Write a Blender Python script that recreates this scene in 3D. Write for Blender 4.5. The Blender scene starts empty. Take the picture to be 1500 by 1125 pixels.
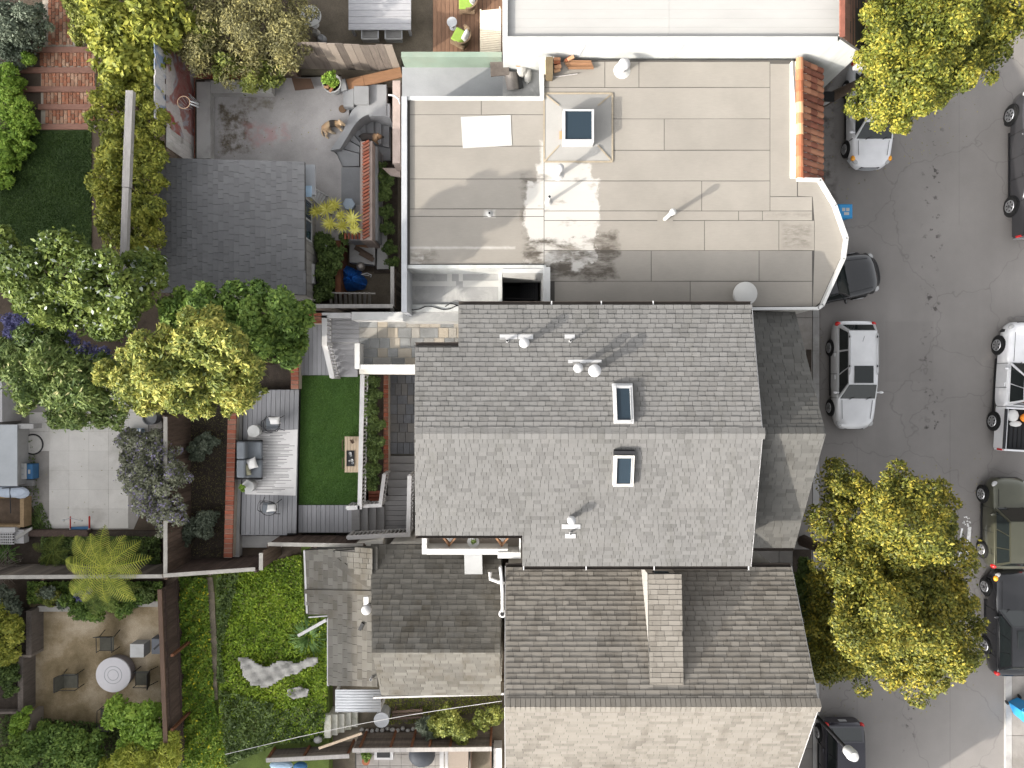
import bpy, math, random
import numpy as np
from mathutils import Vector, Matrix
R = math.radians; PI = math.pi
rnd = random.Random(11)
scene = bpy.context.scene
COL = scene.collection

# ------------------------------------------------------------------ camera, sky, sun, exposure
CAM_H = 30.0
cam = bpy.data.cameras.new('camera'); cam.lens = 24; cam.sensor_width = 36
cam.clip_start = 0.5; cam.clip_end = 500
camo = bpy.data.objects.new('camera', cam); COL.objects.link(camo)
camo.location = (0, 0, CAM_H); scene.camera = camo

SUN_EL = R(25)
SDIR = Vector((0.84 * math.cos(SUN_EL), 0.54 * math.cos(SUN_EL), -math.sin(SUN_EL)))
world = bpy.data.worlds.new('World'); scene.world = world; world.use_nodes = True
wn = world.node_tree.nodes; wl = world.node_tree.links
bg = wn['Background']
sky_tex = wn.new('ShaderNodeTexSky'); sky_tex.sky_type = 'NISHITA'; sky_tex.sun_disc = False
sky_tex.sun_elevation = SUN_EL; sky_tex.sun_rotation = math.atan2(-0.84, -0.54)
sky_tex.air_density = 1.0; sky_tex.dust_density = 6.0; sky_tex.ozone_density = 0.6
hs = wn.new('ShaderNodeHueSaturation'); hs.inputs['Saturation'].default_value = .12
wl.new(sky_tex.outputs[0], hs.inputs['Color']); wl.new(hs.outputs[0], bg.inputs[0]); bg.inputs[1].default_value = 0.15

sun = bpy.data.lights.new('sun', 'SUN'); sun.energy = 2.35; sun.angle = R(0.55); sun.color = (1.0, 0.925, 0.81)
suno = bpy.data.objects.new('sun', sun); COL.objects.link(suno); suno.location = (-30, -20, 30)
suno.rotation_euler = SDIR.to_track_quat('-Z', 'Y').to_euler()
scene.view_settings.view_transform = 'Standard'
scene.view_settings.look = 'None'
scene.view_settings.exposure = 1.5
scene.view_settings.gamma = 1.0
scene.view_settings.use_curve_mapping = False
scene.cycles.max_bounces = 14; scene.cycles.diffuse_bounces = 8

# ------------------------------------------------------------------ helpers
def P(px, py, z=0.0):
    k = (CAM_H - z) / 1000.0
    return Vector(((px - 750) * k, -(py - 562.5) * k, z))
def XY(px, py, z=0.0):
    p = P(px, py, z); return (p.x, p.y)
def onplane(px, py, zf):
    z = 3.0
    for _ in range(40):
        p = P(px, py, z); z = zf(p.x, p.y)
    return P(px, py, z)

ORG = {}
def worg(o): return ORG.get(o.name, Vector((0, 0, 0))) if o else Vector((0, 0, 0))

class MB:
    def __init__(s): s.v = []; s.f = []
    def add(s, vs, fs):
        n = len(s.v); s.v += [tuple(v) for v in vs]; s.f += [tuple(i + n for i in f) for f in fs]; return s
    def box(s, x0, x1, y0, y1, z0, z1):
        if x0 > x1: x0, x1 = x1, x0
        if y0 > y1: y0, y1 = y1, y0
        if z0 > z1: z0, z1 = z1, z0
        return s.add([(x0,y0,z0),(x1,y0,z0),(x1,y1,z0),(x0,y1,z0),(x0,y0,z1),(x1,y0,z1),(x1,y1,z1),(x0,y1,z1)],
                     [(3,2,1,0),(4,5,6,7),(0,1,5,4),(1,2,6,5),(2,3,7,6),(3,0,4,7)])
    def pbox(s, px0, px1, py0, py1, z0, z1):     # footprint measured at the top face
        a = P(px0, py0, z1); b = P(px1, py1, z1)
        return s.box(a.x, b.x, a.y, b.y, z0, z1)
    def prism(s, poly, z0, z1):
        a = sum(poly[i][0]*poly[(i+1)%len(poly)][1]-poly[(i+1)%len(poly)][0]*poly[i][1] for i in range(len(poly)))
        if a < 0: poly = poly[::-1]
        n = len(poly)
        return s.add([(p[0],p[1],z0) for p in poly]+[(p[0],p[1],z1) for p in poly],
              [tuple(range(n-1,-1,-1)), tuple(range(n,2*n))]+[(i,(i+1)%n,n+(i+1)%n,n+i) for i in range(n)])
    def slab(s, pts, t):                         # 3-D polygon with vertical thickness t downwards
        a = sum(pts[i][0]*pts[(i+1)%len(pts)][1]-pts[(i+1)%len(pts)][0]*pts[i][1] for i in range(len(pts)))
        if a < 0: pts = pts[::-1]
        n = len(pts)
        return s.add([(p[0],p[1],p[2]-t) for p in pts]+[tuple(p) for p in pts],
              [tuple(range(n-1,-1,-1)), tuple(range(n,2*n))]+[(i,(i+1)%n,n+(i+1)%n,n+i) for i in range(n)])
    def beam(s, p0, p1, w, h):
        p0 = Vector(p0); p1 = Vector(p1); d = (p1-p0).normalized()
        up = Vector((0,0,1)) if abs(d.z) < .95 else Vector((0,1,0))
        sd = d.cross(up).normalized(); up = sd.cross(d)
        vs = []
        for p in (p0, p1):
            for a, b in ((-1,-1),(1,-1),(1,1),(-1,1)): vs.append(p+sd*a*w/2+up*b*h/2)
        return s.add(vs, [(0,1,2,3),(7,6,5,4),(0,4,5,1),(1,5,6,2),(2,6,7,3),(3,7,4,0)])
    def tube(s, pts, r, n=8, closed=False):
        pts = [Vector(p) for p in pts]; m = len(pts)
        rs = r if isinstance(r, (list, tuple)) else [r]*m
        vs = []; fs = []; prev = None
        for i in range(m):
            if closed: d = pts[(i+1)%m]-pts[i-1]
            else: d = pts[min(i+1,m-1)]-pts[max(i-1,0)]
            d.normalize()
            if prev is None:
                a = Vector((0,0,1)) if abs(d.z) < .9 else Vector((1,0,0))
                u = d.cross(a).normalized()
            else:
                u = (prev - d*prev.dot(d)).normalized()
            prev = u; w = d.cross(u)
            for k in range(n):
                t = 2*PI*k/n; vs.append(pts[i]+(u*math.cos(t)+w*math.sin(t))*rs[i])
        for i in range(m if closed else m-1):
            j = (i+1) % m
            for k in range(n):
                fs.append((i*n+k, i*n+(k+1)%n, j*n+(k+1)%n, j*n+k))
        if not closed: fs += [tuple(range(n-1,-1,-1)), tuple(range((m-1)*n, m*n))]
        return s.add(vs, fs)
    def lathe(s, c, prof, n=18):
        vs = []; fs = []
        for r, z in prof:
            for k in range(n):
                t = 2*PI*k/n; vs.append((c[0]+r*math.cos(t), c[1]+r*math.sin(t), c[2]+z))
        m = len(prof)
        for i in range(m-1):
            for k in range(n): fs.append((i*n+k, i*n+(k+1)%n, (i+1)*n+(k+1)%n, (i+1)*n+k))
        fs += [tuple(range(n-1,-1,-1)), tuple(range((m-1)*n, m*n))]
        return s.add(vs, fs)
    def ell(s, c, rx, ry, rz, n=14, m=8):
        vs = []; fs = []
        for i in range(m+1):
            a = -PI/2+PI*i/m
            ca = max(math.cos(a), .01)
            for k in range(n):
                t = 2*PI*k/n; vs.append((c[0]+rx*ca*math.cos(t), c[1]+ry*ca*math.sin(t), c[2]+rz*math.sin(a)))
        for i in range(m):
            for k in range(n): fs.append((i*n+k, i*n+(k+1)%n, (i+1)*n+(k+1)%n, (i+1)*n+k))
        fs += [tuple(range(n-1,-1,-1)), tuple(range(m*n, (m+1)*n))]
        return s.add(vs, fs)
    def cushion(s, c, ax, ay, az, sx, sy, sz, n=8, pinch=.12, e=.35):
        ax = Vector(ax).normalized(); ay = Vector(ay).normalized(); az = Vector(az).normalized(); c = Vector(c)
        vs = []; fs = []
        for sg in (1, -1):
            for i in range(n+1):
                for j in range(n+1):
                    u = -1+2*i/n; v = -1+2*j/n
                    h = (max(0,1-u**4)*max(0,1-v**4))**e
                    pu = u*(1-pinch*(1-v*v)*abs(u)**3); pv = v*(1-pinch*(1-u*u)*abs(v)**3)
                    vs.append(c+ax*pu*sx/2+ay*pv*sy/2+az*sg*h*sz/2)
        N = (n+1)*(n+1)
        for sg in range(2):
            for i in range(n):
                for j in range(n):
                    a = sg*N+i*(n+1)+j; q = (a, a+n+1, a+n+2, a+1)
                    fs.append(q if sg == 0 else q[::-1])
        return s.add(vs, fs)

def link(o, parent=None):
    COL.objects.link(o)
    if parent: o.parent = parent
    return o
def tag(o, label=None, cat=None, group=None, kind=None):
    if label: o['label'] = label
    if cat: o['category'] = cat
    if group: o['group'] = group
    if kind: o['kind'] = kind
    return o
def thing(name, label, cat, loc=(0,0,0), group=None, rz=0):
    o = bpy.data.objects.new(name, None); o.empty_display_size = .2; COL.objects.link(o)
    o.location = loc; o.rotation_euler = (0,0,rz); ORG[o.name] = Vector(loc)
    return tag(o, label, cat, group)
def fin(me, mat, smooth):
    me.materials.append(mat); me.update()
    if smooth:
        me.polygons.foreach_set('use_smooth', [True]*len(me.polygons))
        if smooth is not True: me.set_sharp_from_angle(angle=R(smooth))
def build(mb, name, mat, parent=None, smooth=False, label=None, cat=None, group=None, kind=None, local=False, bevel=0):
    if parent is not None:
        off = Vector((0,0,0)) if local else worg(parent); loc = Vector((0,0,0))
    else:
        a = np.array(mb.v); off = Vector(((a[:,0].min()+a[:,0].max())/2, (a[:,1].min()+a[:,1].max())/2, a[:,2].min())); loc = off
    me = bpy.data.meshes.new(name)
    me.from_pydata([(v[0]-off[0], v[1]-off[1], v[2]-off[2]) for v in mb.v], [], mb.f)
    fin(me, mat, smooth)
    o = bpy.data.objects.new(name, me); link(o, parent); o.location = loc
    ORG[o.name] = worg(parent) if parent is not None else off
    if bevel:
        b = o.modifiers.new('bevel', 'BEVEL'); b.width = bevel; b.segments = 2; b.limit_method = 'ANGLE'
    return tag(o, label, cat, group, kind)

_UNIT = {}
def unit_mesh(shape, mat):
    k = (shape, mat.name)
    if k not in _UNIT:
        me = bpy.data.meshes.new(shape)
        if shape == 'wedge':
            vs = [(-.5,-.5,0),(.5,-.5,0),(.5,.5,0),(-.5,.5,0),(-.5,-.5,1),(.5,-.5,1),(.5,.5,.12),(-.5,.5,.12)]
        else:
            vs = [(-.5,-.5,-.5),(.5,-.5,-.5),(.5,.5,-.5),(-.5,.5,-.5),(-.5,-.5,.5),(.5,-.5,.5),(.5,.5,.5),(-.5,.5,.5)]
        me.from_pydata(vs, [], [(3,2,1,0),(4,5,6,7),(0,1,5,4),(1,2,6,5),(2,3,7,6),(3,0,4,7)])
        me.materials.append(mat); me.update(); _UNIT[k] = me
    return _UNIT[k]
def piece(name, mat, parent, c, ux, uy, uz, s, shape='box'):
    o = bpy.data.objects.new(name, unit_mesh(shape, mat)); COL.objects.link(o)
    if parent: o.parent = parent
    c = Vector(c)-worg(parent)
    m = Matrix.Identity(4)
    for i, (a, k) in enumerate(((ux, s[0]), (uy, s[1]), (uz, s[2]))):
        for j in range(3): m[j][i] = a[j]*k
    for j in range(3): m[j][3] = c[j]
    o.matrix_basis = m
    return o
EX, EY, EZ = Vector((1,0,0)), Vector((0,1,0)), Vector((0,0,1))
def bpiece(name, mat, parent, x0, x1, y0, y1, z0, z1, rz=0):
    c = ((x0+x1)/2, (y0+y1)/2, (z0+z1)/2)
    ux = Vector((math.cos(rz), math.sin(rz), 0)); uy = Vector((-math.sin(rz), math.cos(rz), 0))
    return piece(name, mat, parent, c, ux, uy, EZ, (abs(x1-x0), abs(y1-y0), abs(z1-z0)))

# ------------------------------------------------------------------ materials
def _mix(nt, fac, a, b, mode='MIX'):
    n = nt.nodes.new('ShaderNodeMix'); n.data_type = 'RGBA'; n.blend_type = mode; n.clamp_factor = True
    for sock, val in ((n.inputs[0], fac), (n.inputs[6], a), (n.inputs[7], b)):
        if hasattr(val, 'is_linked'): nt.links.new(val, sock)
        elif isinstance(val, (int, float)): sock.default_value = val
        else: sock.default_value = (*val, 1) if len(val) == 3 else val
    return n.outputs[2]
def _noise(nt, scale, detail=5, rough=.55, vec=None, dist=0):
    n = nt.nodes.new('ShaderNodeTexNoise'); n.inputs['Scale'].default_value = scale
    n.inputs['Detail'].default_value = detail; n.inputs['Roughness'].default_value = rough
    n.inputs['Distortion'].default_value = dist
    if vec is not None: nt.links.new(vec, n.inputs['Vector'])
    return n.outputs['Fac']
def _ramp(nt, fac, stops):
    n = nt.nodes.new('ShaderNodeValToRGB'); cr = n.color_ramp
    while len(cr.elements) < len(stops): cr.elements.new(.5)
    for e, (p, c) in zip(cr.elements, stops):
        e.position = p; e.color = (*c, 1) if not isinstance(c, (int, float)) else (c, c, c, 1)
    nt.links.new(fac, n.inputs[0]); return n.outputs[0]
def _math(nt, op, a, b=None, clamp=False):
    n = nt.nodes.new('ShaderNodeMath'); n.operation = op; n.use_clamp = clamp
    for i, v in enumerate((a, b)):
        if v is None: continue
        if hasattr(v, 'is_linked'): nt.links.new(v, n.inputs[i])
        else: n.inputs[i].default_value = v
    return n.outputs[0]
def new_mat(name):
    m = bpy.data.materials.new(name); m.use_nodes = True
    nt = m.node_tree; b = nt.nodes['Principled BSDF']
    return m, nt, b
def piece_random(nt):
    oi = nt.nodes.new('ShaderNodeObjectInfo'); ge = nt.nodes.new('ShaderNodeNewGeometry')
    return _math(nt, 'FRACT', _math(nt, 'ADD', oi.outputs['Random'], ge.outputs['Random Per Island'])), ge.outputs['Position']
def scl(c, k): return tuple(min(1, x*k) for x in c)
def stretch(nt, pos, s):
    n = nt.nodes.new('ShaderNodeVectorMath'); n.operation = 'MULTIPLY'; nt.links.new(pos, n.inputs[0]); n.inputs[1].default_value = s
    return n.outputs[0]
def M(name, col, rough=.85, var=.18, ns=1.5, fine=.15, fs=45, piece=0., bump=.0, bs=60, metal=0., spec=.3, stain=None, stain_amt=.5, stain_s=.6, streak=None, alt=None, strv=None, coat=0):
    m, nt, b = new_mat(name)
    pr, pos = piece_random(nt)
    vec = stretch(nt, pos, strv) if strv else pos
    n1 = _noise(nt, ns, 6, .6, vec)
    c = _ramp(nt, n1, [(.25, scl(col, 1-var)), (.75, scl(col, 1+var))])
    if stain:
        n2 = _noise(nt, stain_s, 7, .65, pos, .4)
        c = _mix(nt, _ramp(nt, n2, [(.5, 0.0), (.68, stain_amt)]), c, stain)
    if streak:
        n4 = _noise(nt, 1.0, 5, .65, stretch(nt, pos, streak[0]))
        c = _mix(nt, _ramp(nt, n4, [(.48, 0.0), (.66, streak[2])]), c, streak[1])
    if fine:
        n3 = _noise(nt, fs, 3, .7, vec)
        c = _mix(nt, 1.0, c, _ramp(nt, n3, [(.3, 1-fine), (.7, min(1, 1+fine))]), 'MULTIPLY')
    if piece:
        c = _mix(nt, 1.0, c, _ramp(nt, pr, [(0, 1-piece), (1, 1.0)]), 'MULTIPLY')
        if alt:
            pr2 = _math(nt, 'FRACT', _math(nt, 'MULTIPLY', pr, 7.31))
            c = _mix(nt, _ramp(nt, pr2, [(.35, 0.0), (1, .85)]), c, alt)
    nt.links.new(c, b.inputs['Base Color'])
    b.inputs['Roughness'].default_value = rough; b.inputs['Metallic'].default_value = metal
    b.inputs['Specular IOR Level'].default_value = spec
    if coat: b.inputs['Coat Weight'].default_value = coat; b.inputs['Coat Roughness'].default_value = .05
    if bump:
        bn = nt.nodes.new('ShaderNodeBump'); bn.inputs['Strength'].default_value = bump; bn.inputs['Distance'].default_value = .02
        nt.links.new(_noise(nt, bs, 4, .6, vec), bn.inputs['Height']); nt.links.new(bn.outputs[0], b.inputs['Normal'])
    return m
def leaf_mat(name, dark, mid, light, clump=1.2, trans=.25, flower=None, flower_amt=0., bias=0.0):
    m, nt, b = new_mat(name)
    pr, pos = piece_random(nt)
    n = _noise(nt, clump, 4, .6, pos)
    v = _math(nt, 'ADD', _math(nt, 'MULTIPLY', pr, .36), _math(nt, 'MULTIPLY', n, .80))
    c = _ramp(nt, v, [(.25-bias, dark), (.55-bias, mid), (.85-bias, light)])
    if flower:
        p2 = _math(nt, 'FRACT', _math(nt, 'MULTIPLY', pr, 13.7))
        n2 = _noise(nt, .9, 3, .5, pos)
        t = _math(nt, 'LESS_THAN', p2, _math(nt, 'MULTIPLY', _ramp(nt, n2, [(.4, .15), (.62, 1.0)]), flower_amt))
        c = _mix(nt, t, c, flower)
    nt.links.new(c, b.inputs['Base Color']); b.inputs['Roughness'].default_value = .6; b.inputs['Specular IOR Level'].default_value = .3
    tr = nt.nodes.new('ShaderNodeBsdfTranslucent'); nt.links.new(c, tr.inputs[0])
    mx = nt.nodes.new('ShaderNodeMixShader'); mx.inputs[0].default_value = trans
    nt.links.new(b.outputs[0], mx.inputs[1]); nt.links.new(tr.outputs[0], mx.inputs[2])
    nt.links.new(mx.outputs[0], nt.nodes['Material Output'].inputs[0])
    return m
def glass_mat(name, col=(.02,.03,.04), rough=.04, spec=.6):
    m, nt, b = new_mat(name); b.inputs['Base Color'].default_value = (*col, 1)
    b.inputs['Roughness'].default_value = rough; b.inputs['Specular IOR Level'].default_value = spec
    return m

mt = {}
mt['asphalt'] = None
mt['soil'] = M('soil', (.095,.072,.054), .95, .35, 1.2, .35, 30, bump=.6, bs=25)
mt['mulch'] = M('mulch', (.07,.055,.044), .95, .4, 3, .5, 35, bump=.8, bs=30)
mt['dirt'] = M('dirt', (.15,.125,.095), .95, .35, .9, .3, 25, bump=.5, bs=25, stain=(.085,.08,.055), stain_amt=.7)
mt['gravel'] = None
mt['concrete'] = M('concrete', (.40,.39,.38), .9, .15, .8, .15, 40, bump=.2, stain=(.20,.19,.18), stain_amt=.6)
mt['concrete_pave'] = M('concrete_pave', (.30,.28,.26), .9, .18, 1.2, .15, 40, piece=.2, bump=.2, stain=(.16,.14,.12), stain_amt=.5)
mt['court'] = None
mt['white'] = M('white_paint', (.47,.47,.465), .65, .07, 1.5, .05, 30, stain=(.34,.335,.31), stain_amt=.4, stain_s=1.6)
mt['white_rail'] = M('white_rail', (.45,.44,.44), .65, .1, 1.5, .06, 30, stain=(.32,.31,.29), stain_amt=.45, stain_s=2)
mt['white_metal'] = M('white_metal', (.43,.43,.435), .45, .06, 3, .03, 30, spec=.5)
mt['wall_white'] = M('wall_white', (.44,.45,.445), .8, .06, .7, .05, 25, stain=(.36,.36,.335), stain_amt=.45, stain_s=.7, streak=((2.5,2.5,.25), (.32,.32,.295), .5))
mt['stucco'] = M('stucco', (.55,.53,.49), .9, .08, .8, .08, 60, bump=.2)
mt['siding'] = M('siding', (.31,.295,.275), .8, .08, .8, .08, 40)
mt['black'] = M('black', (.015,.015,.016), .5, .1, 3, .05)
mt['dark_metal'] = M('dark_metal', (.03,.03,.033), .45, .15, 5, .1, metal=.4)
mt['gutter'] = M('gutter', (.045,.036,.03), .5, .2, 2, .1)
mt['brown_trim'] = M('brown_trim', (.10,.06,.04), .7, .2, 2, .1)
mt['deck'] = M('deck_board', (.27,.27,.285), .75, .08, 2, .08, 30, piece=.13, strv=(6,1,6))
mt['deckh'] = M('step_board', (.34,.335,.345), .75, .08, 2, .08, 30, piece=.10, strv=(1,6,6))
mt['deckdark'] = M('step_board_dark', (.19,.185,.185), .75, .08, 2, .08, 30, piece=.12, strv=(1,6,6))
mt['brick'] = M('brick', (.36,.115,.07), .9, .2, 4, .2, 40, piece=.35, bump=.3, alt=(.28,.14,.10))
mt['brick_path'] = M('brick_path', (.40,.17,.10), .9, .25, 4, .2, 40, piece=.4, bump=.3, alt=(.40,.27,.19))
mt['mortar'] = M('mortar', (.42,.37,.31), .95, .15, 4, .2)
mt['timber_red'] = M('timber_red', (.26,.14,.105), .9, .25, 3, .25, 30, strv=(1,6,6))
mt['fence'] = M('fence_board', (.17,.12,.092), .9, .3, 2.5, .25, 40, piece=.45, strv=(5,5,.8), bump=.3)
mt['fence_grey'] = M('fence_grey', (.18,.15,.13), .9, .3, 2.5, .25, 40, piece=.45, strv=(5,5,.8), bump=.3, alt=(.26,.22,.185))
mt['fence_dark'] = M('fence_dark', (.115,.08,.066), .9, .3, 2.5, .25, 40, piece=.4, strv=(5,5,.8), bump=.3)
mt['fence_cap'] = M('fence_cap', (.36,.34,.31), .85, .2, 3, .2, 30)
mt['fence_red'] = M('fence_red', (.20,.085,.045), .9, .25, 3, .2, 30, piece=.3)
mt['weathered'] = M('weathered', (.36,.34,.325), .9, .2, 1.5, .25, 20, strv=(8,.8,8), bump=.4)
mt['teak'] = M('teak', (.30,.16,.085), .7, .2, 3, .2, 30, piece=.3, strv=(1,8,8))
mt['deck_teak'] = M('deck_teak', (.22,.125,.08), .75, .2, 3, .2, 30, piece=.3, strv=(8,1,8))
mt['oak'] = M('oak', (.46,.36,.26), .7, .15, 3, .15, 30, piece=.15, strv=(8,1,8))
mt['grey_wood'] = M('grey_wood', (.36,.36,.38), .8, .15, 3, .15, 30, piece=.18, strv=(1,8,8))
mt['glass'] = glass_mat('glass', (.03,.05,.07), .05, .7)
mt['glass_sky'] = glass_mat('glass_sky', (.018,.03,.042), .06, .45)
mt['glass_car'] = glass_mat('glass_car', (.012,.016,.016), .03, .7)
mt['rubber'] = M('rubber', (.018,.018,.018), .85, .2, 5, .1)
mt['alloy'] = M('alloy', (.45,.45,.46), .35, .05, 5, 0, metal=.7, spec=.6)
mt['terracotta'] = M('terracotta', (.42,.15,.075), .85, .2, 4, .2, 40, piece=.3, alt=(.58,.38,.22))
mt['terracotta_red'] = M('terracotta_red', (.25,.095,.065), .85, .2, 4, .2, 40, piece=.35, alt=(.40,.20,.12))
mt['slate'] = M('slate', (.29,.295,.295), .75, .25, 2.5, .2, 30, piece=.35, bump=.25, alt=(.35,.30,.235))
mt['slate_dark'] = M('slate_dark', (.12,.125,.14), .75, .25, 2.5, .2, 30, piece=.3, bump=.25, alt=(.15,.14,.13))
mt['rug'] = M('rug', (.62,.605,.60), .95, .06, 3, .1, 60)
mt['cushion_grey'] = M('cushion_grey', (.17,.185,.205), .95, .1, 5, .12, 80)
mt['cushion_white'] = M('cushion_white', (.62,.61,.60), .95, .05, 8, .05, 80)
mt['cushion_green'] = M('cushion_green', (.22,.33,.06), .95, .08, 5, .1, 80)
mt['cushion_olive'] = M('cushion_olive', (.25,.24,.17), .95, .1, 5, .1, 80)
mt['wicker'] = M('wicker', (.20,.14,.09), .85, .3, 25, .3, 90)
mt['blue_tarp'] = M('blue_tarp', (.012,.11,.42), .4, .25, 4, .1, 30, spec=.5)
mt['blue_bin'] = M('blue_bin', (.02,.25,.55), .45, .1, 3, .05, spec=.5)
mt['blue_paint'] = M('blue_paint', (.05,.15,.30), .5, .1, 3, .05)
mt['pale_blue'] = M('pale_blue', (.38,.52,.66), .6, .1, 3, .05)
mt['grey_tarp'] = M('grey_tarp', (.33,.32,.30), .8, .25, 3, .2, 20)
mt['plastic_grey'] = M('plastic_grey', (.35,.36,.38), .55, .1, 3, .05)
mt['plaster_pink'] = M('plaster_pink', (.36,.29,.26), .9, .2, 2, .2)
mt['mint'] = M('mint', (.21,.27,.22), .8, .15, 1, .1, stain=(.25,.25,.2), stain_amt=.4)
mt['orange'] = M('orange', (.85,.28,.03), .4, .05, 3, 0, spec=.5)
mt['red_lamp'] = M('red_lamp', (.55,.02,.02), .25, .05, 3, 0, spec=.6)
mt['amber_lamp'] = M('amber_lamp', (.85,.35,.02), .25, .05, 3, 0, spec=.6)
mt['clear_lamp'] = M('clear_lamp', (.38,.38,.38), .2, .05, 3, 0, spec=.7)
mt['bark'] = M('bark', (.11,.08,.06), .95, .3, 6, .3, 30, bump=.6)
mt['bark_pale'] = M('bark_pale', (.32,.28,.24), .95, .3, 6, .3, 30)
mt['red_paint'] = M('red_paint', (.45,.04,.03), .5, .1, 3, .05)

# ------------------------------------------------------------------ shingled roofs
def shingle_field(poly, u, v, expo, w, t, seed, wj=.15, offs='half'):
    """courses of shingles on a plane: list of (centre, u, v, n, size)"""
    r = random.Random(seed); u = Vector(u).normalized(); v = Vector(v).normalized(); n = u.cross(v).normalized()
    if n.z < 0: n = -n
    O = Vector(poly[0]); uv = [((Vector(p)-O).dot(u), (Vector(p)-O).dot(v)) for p in poly]
    v0 = min(q[1] for q in uv); v1 = max(q[1] for q in uv); out = []
    k = 0; vv = v0
    while vv < v1-.02:
        vm = min(vv+expo*.5, v1-.01); xs = []
        for i in range(len(uv)):
            a, b = uv[i], uv[(i+1)%len(uv)]
            if (a[1] <= vm) != (b[1] <= vm): xs.append(a[0]+(b[0]-a[0])*(vm-a[1])/(b[1]-a[1]))
        xs.sort()
        for a, b in zip(xs[::2], xs[1::2]):
            x = a - (w*.5*(k % 2) if offs == 'half' else r.random()*w)
            while x < b:
                ww = w*(1+r.uniform(-wj, wj)); x0 = max(x, a); x1 = min(x+ww, b)
                if x1-x0 > .04:
                    e = min(expo*1.25, v1-vv)
                    c = O+u*((x0+x1)/2)+v*(vv+e/2)
                    out.append((c, u, v, n, (x1-x0-.012, e, t*r.uniform(.75, 1.25))))
                x += ww
        vv += expo; k += 1
    return out
def lay_shingles(items, parent, mat, limit=300, name='shingle'):
    items = sorted(items, key=lambda q: -q[0].z)
    for c, u, v, n, s in items[:limit]: piece(name, mat, parent, c, u, v, n, s, 'wedge')
    mb = MB()
    for c, u, v, n, s in items[limit:]:
        a = u*s[0]/2; b = v*s[1]/2; h = n*s[2]; h2 = n*s[2]*.12
        mb.add([c-a-b, c+a-b, c+a+b, c-a+b, c-a-b+h, c+a-b+h, c+a+b+h2, c-a+b+h2],
               [(3,2,1,0),(4,5,6,7),(0,1,5,4),(1,2,6,5),(2,3,7,6),(3,0,4,7)])
    if mb.v: build(mb, name+'_field', mat, parent, kind='stuff')

# ------------------------------------------------------------------ foliage
def np_quads(name, V, mat, parent=None, off=None):
    n = len(V)//4; me = bpy.data.meshes.new(name)
    if off is not None: V = V-np.array(off)
    me.vertices.add(4*n); me.vertices.foreach_set('co', V.astype(np.float32).ravel())
    me.loops.add(4*n); me.loops.foreach_set('vertex_index', np.arange(4*n, dtype=np.int32))
    me.polygons.add(n); me.polygons.foreach_set('loop_start', np.arange(0, 4*n, 4, dtype=np.int32))
    me.update(calc_edges=True); me.materials.append(mat)
    o = bpy.data.objects.new(name, me); link(o, parent)
    return o
def _unit(a): return a/np.maximum(np.linalg.norm(a, axis=1, keepdims=True), 1e-6)
def leaf_quads(pos, nrm, size, rng, aspect=.5):
    n = len(pos); t = _unit(np.cross(nrm, rng.normal(size=(n,3)))); b = np.cross(nrm, t)
    s = size*(.65+.7*rng.random((n,1)))
    V = np.empty((n,4,3)); V[:,0] = pos-t*s*.5; V[:,1] = pos+b*s*aspect*.5; V[:,2] = pos+t*s*.5; V[:,3] = pos-b*s*aspect*.5
    return V.reshape(-1,3)
def crown_points(lobes, n, seed, sub=9, rs=.36, inner=.2, low=-.3):
    rng = np.random.default_rng(seed); L = np.array(lobes, float)
    cs = []; rr = []; dd = []
    for l in L:
        mr = (l[3]*l[4]*l[5])**(1/3)
        for _ in range(sub):
            d = rng.normal(size=3); d /= np.linalg.norm(d)
            if d[2] < low: d[2] = -d[2]*.6
            cs.append(l[:3]+d*l[3:6]*(.62+.32*rng.random())); rr.append(mr*rs*(.6+.8*rng.random())); dd.append(d)
    cs = np.array(cs); rr = np.array(rr); dd = np.array(dd)
    w = rr**2; idx = rng.choice(len(cs), int(n*(1-inner)), p=w/w.sum())
    d = _unit(rng.normal(size=(len(idx),3))+.7*dd[idx]+np.array([0,0,.35]))
    rad = .5+.5*np.sqrt(rng.random((len(idx),1))); rad = np.where(rng.random(rad.shape) < .09, rad*(1+.42*rng.random(rad.shape)), rad)
    pos = cs[idx]+d*rr[idx][:,None]*rad
    wl_ = (L[:,3]*L[:,4]*L[:,5])**(2/3); il = rng.choice(len(L), n-len(idx), p=wl_/wl_.sum())
    di = _unit(rng.normal(size=(len(il),3)))
    pi = L[il,:3]+di*L[il,3:6]*(.35+.5*rng.random((len(il),1)))
    pos = np.vstack([pos, pi]); d = np.vstack([d, di])
    nrm = _unit(d*.7+np.array([0,0,.6])+.75*rng.normal(size=d.shape))
    return pos, nrm, rng
def px_lobes(ls):
    """(px, py, z, r_px[, flatten]) -> world ellipsoids"""
    out = []
    for l in ls:
        p = P(l[0], l[1], l[2]); r = l[3]*(CAM_H-l[2])/1000; f = l[4] if len(l) > 4 else .8
        out.append((p.x, p.y, p.z, r, r, r*f))
    return out
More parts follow.
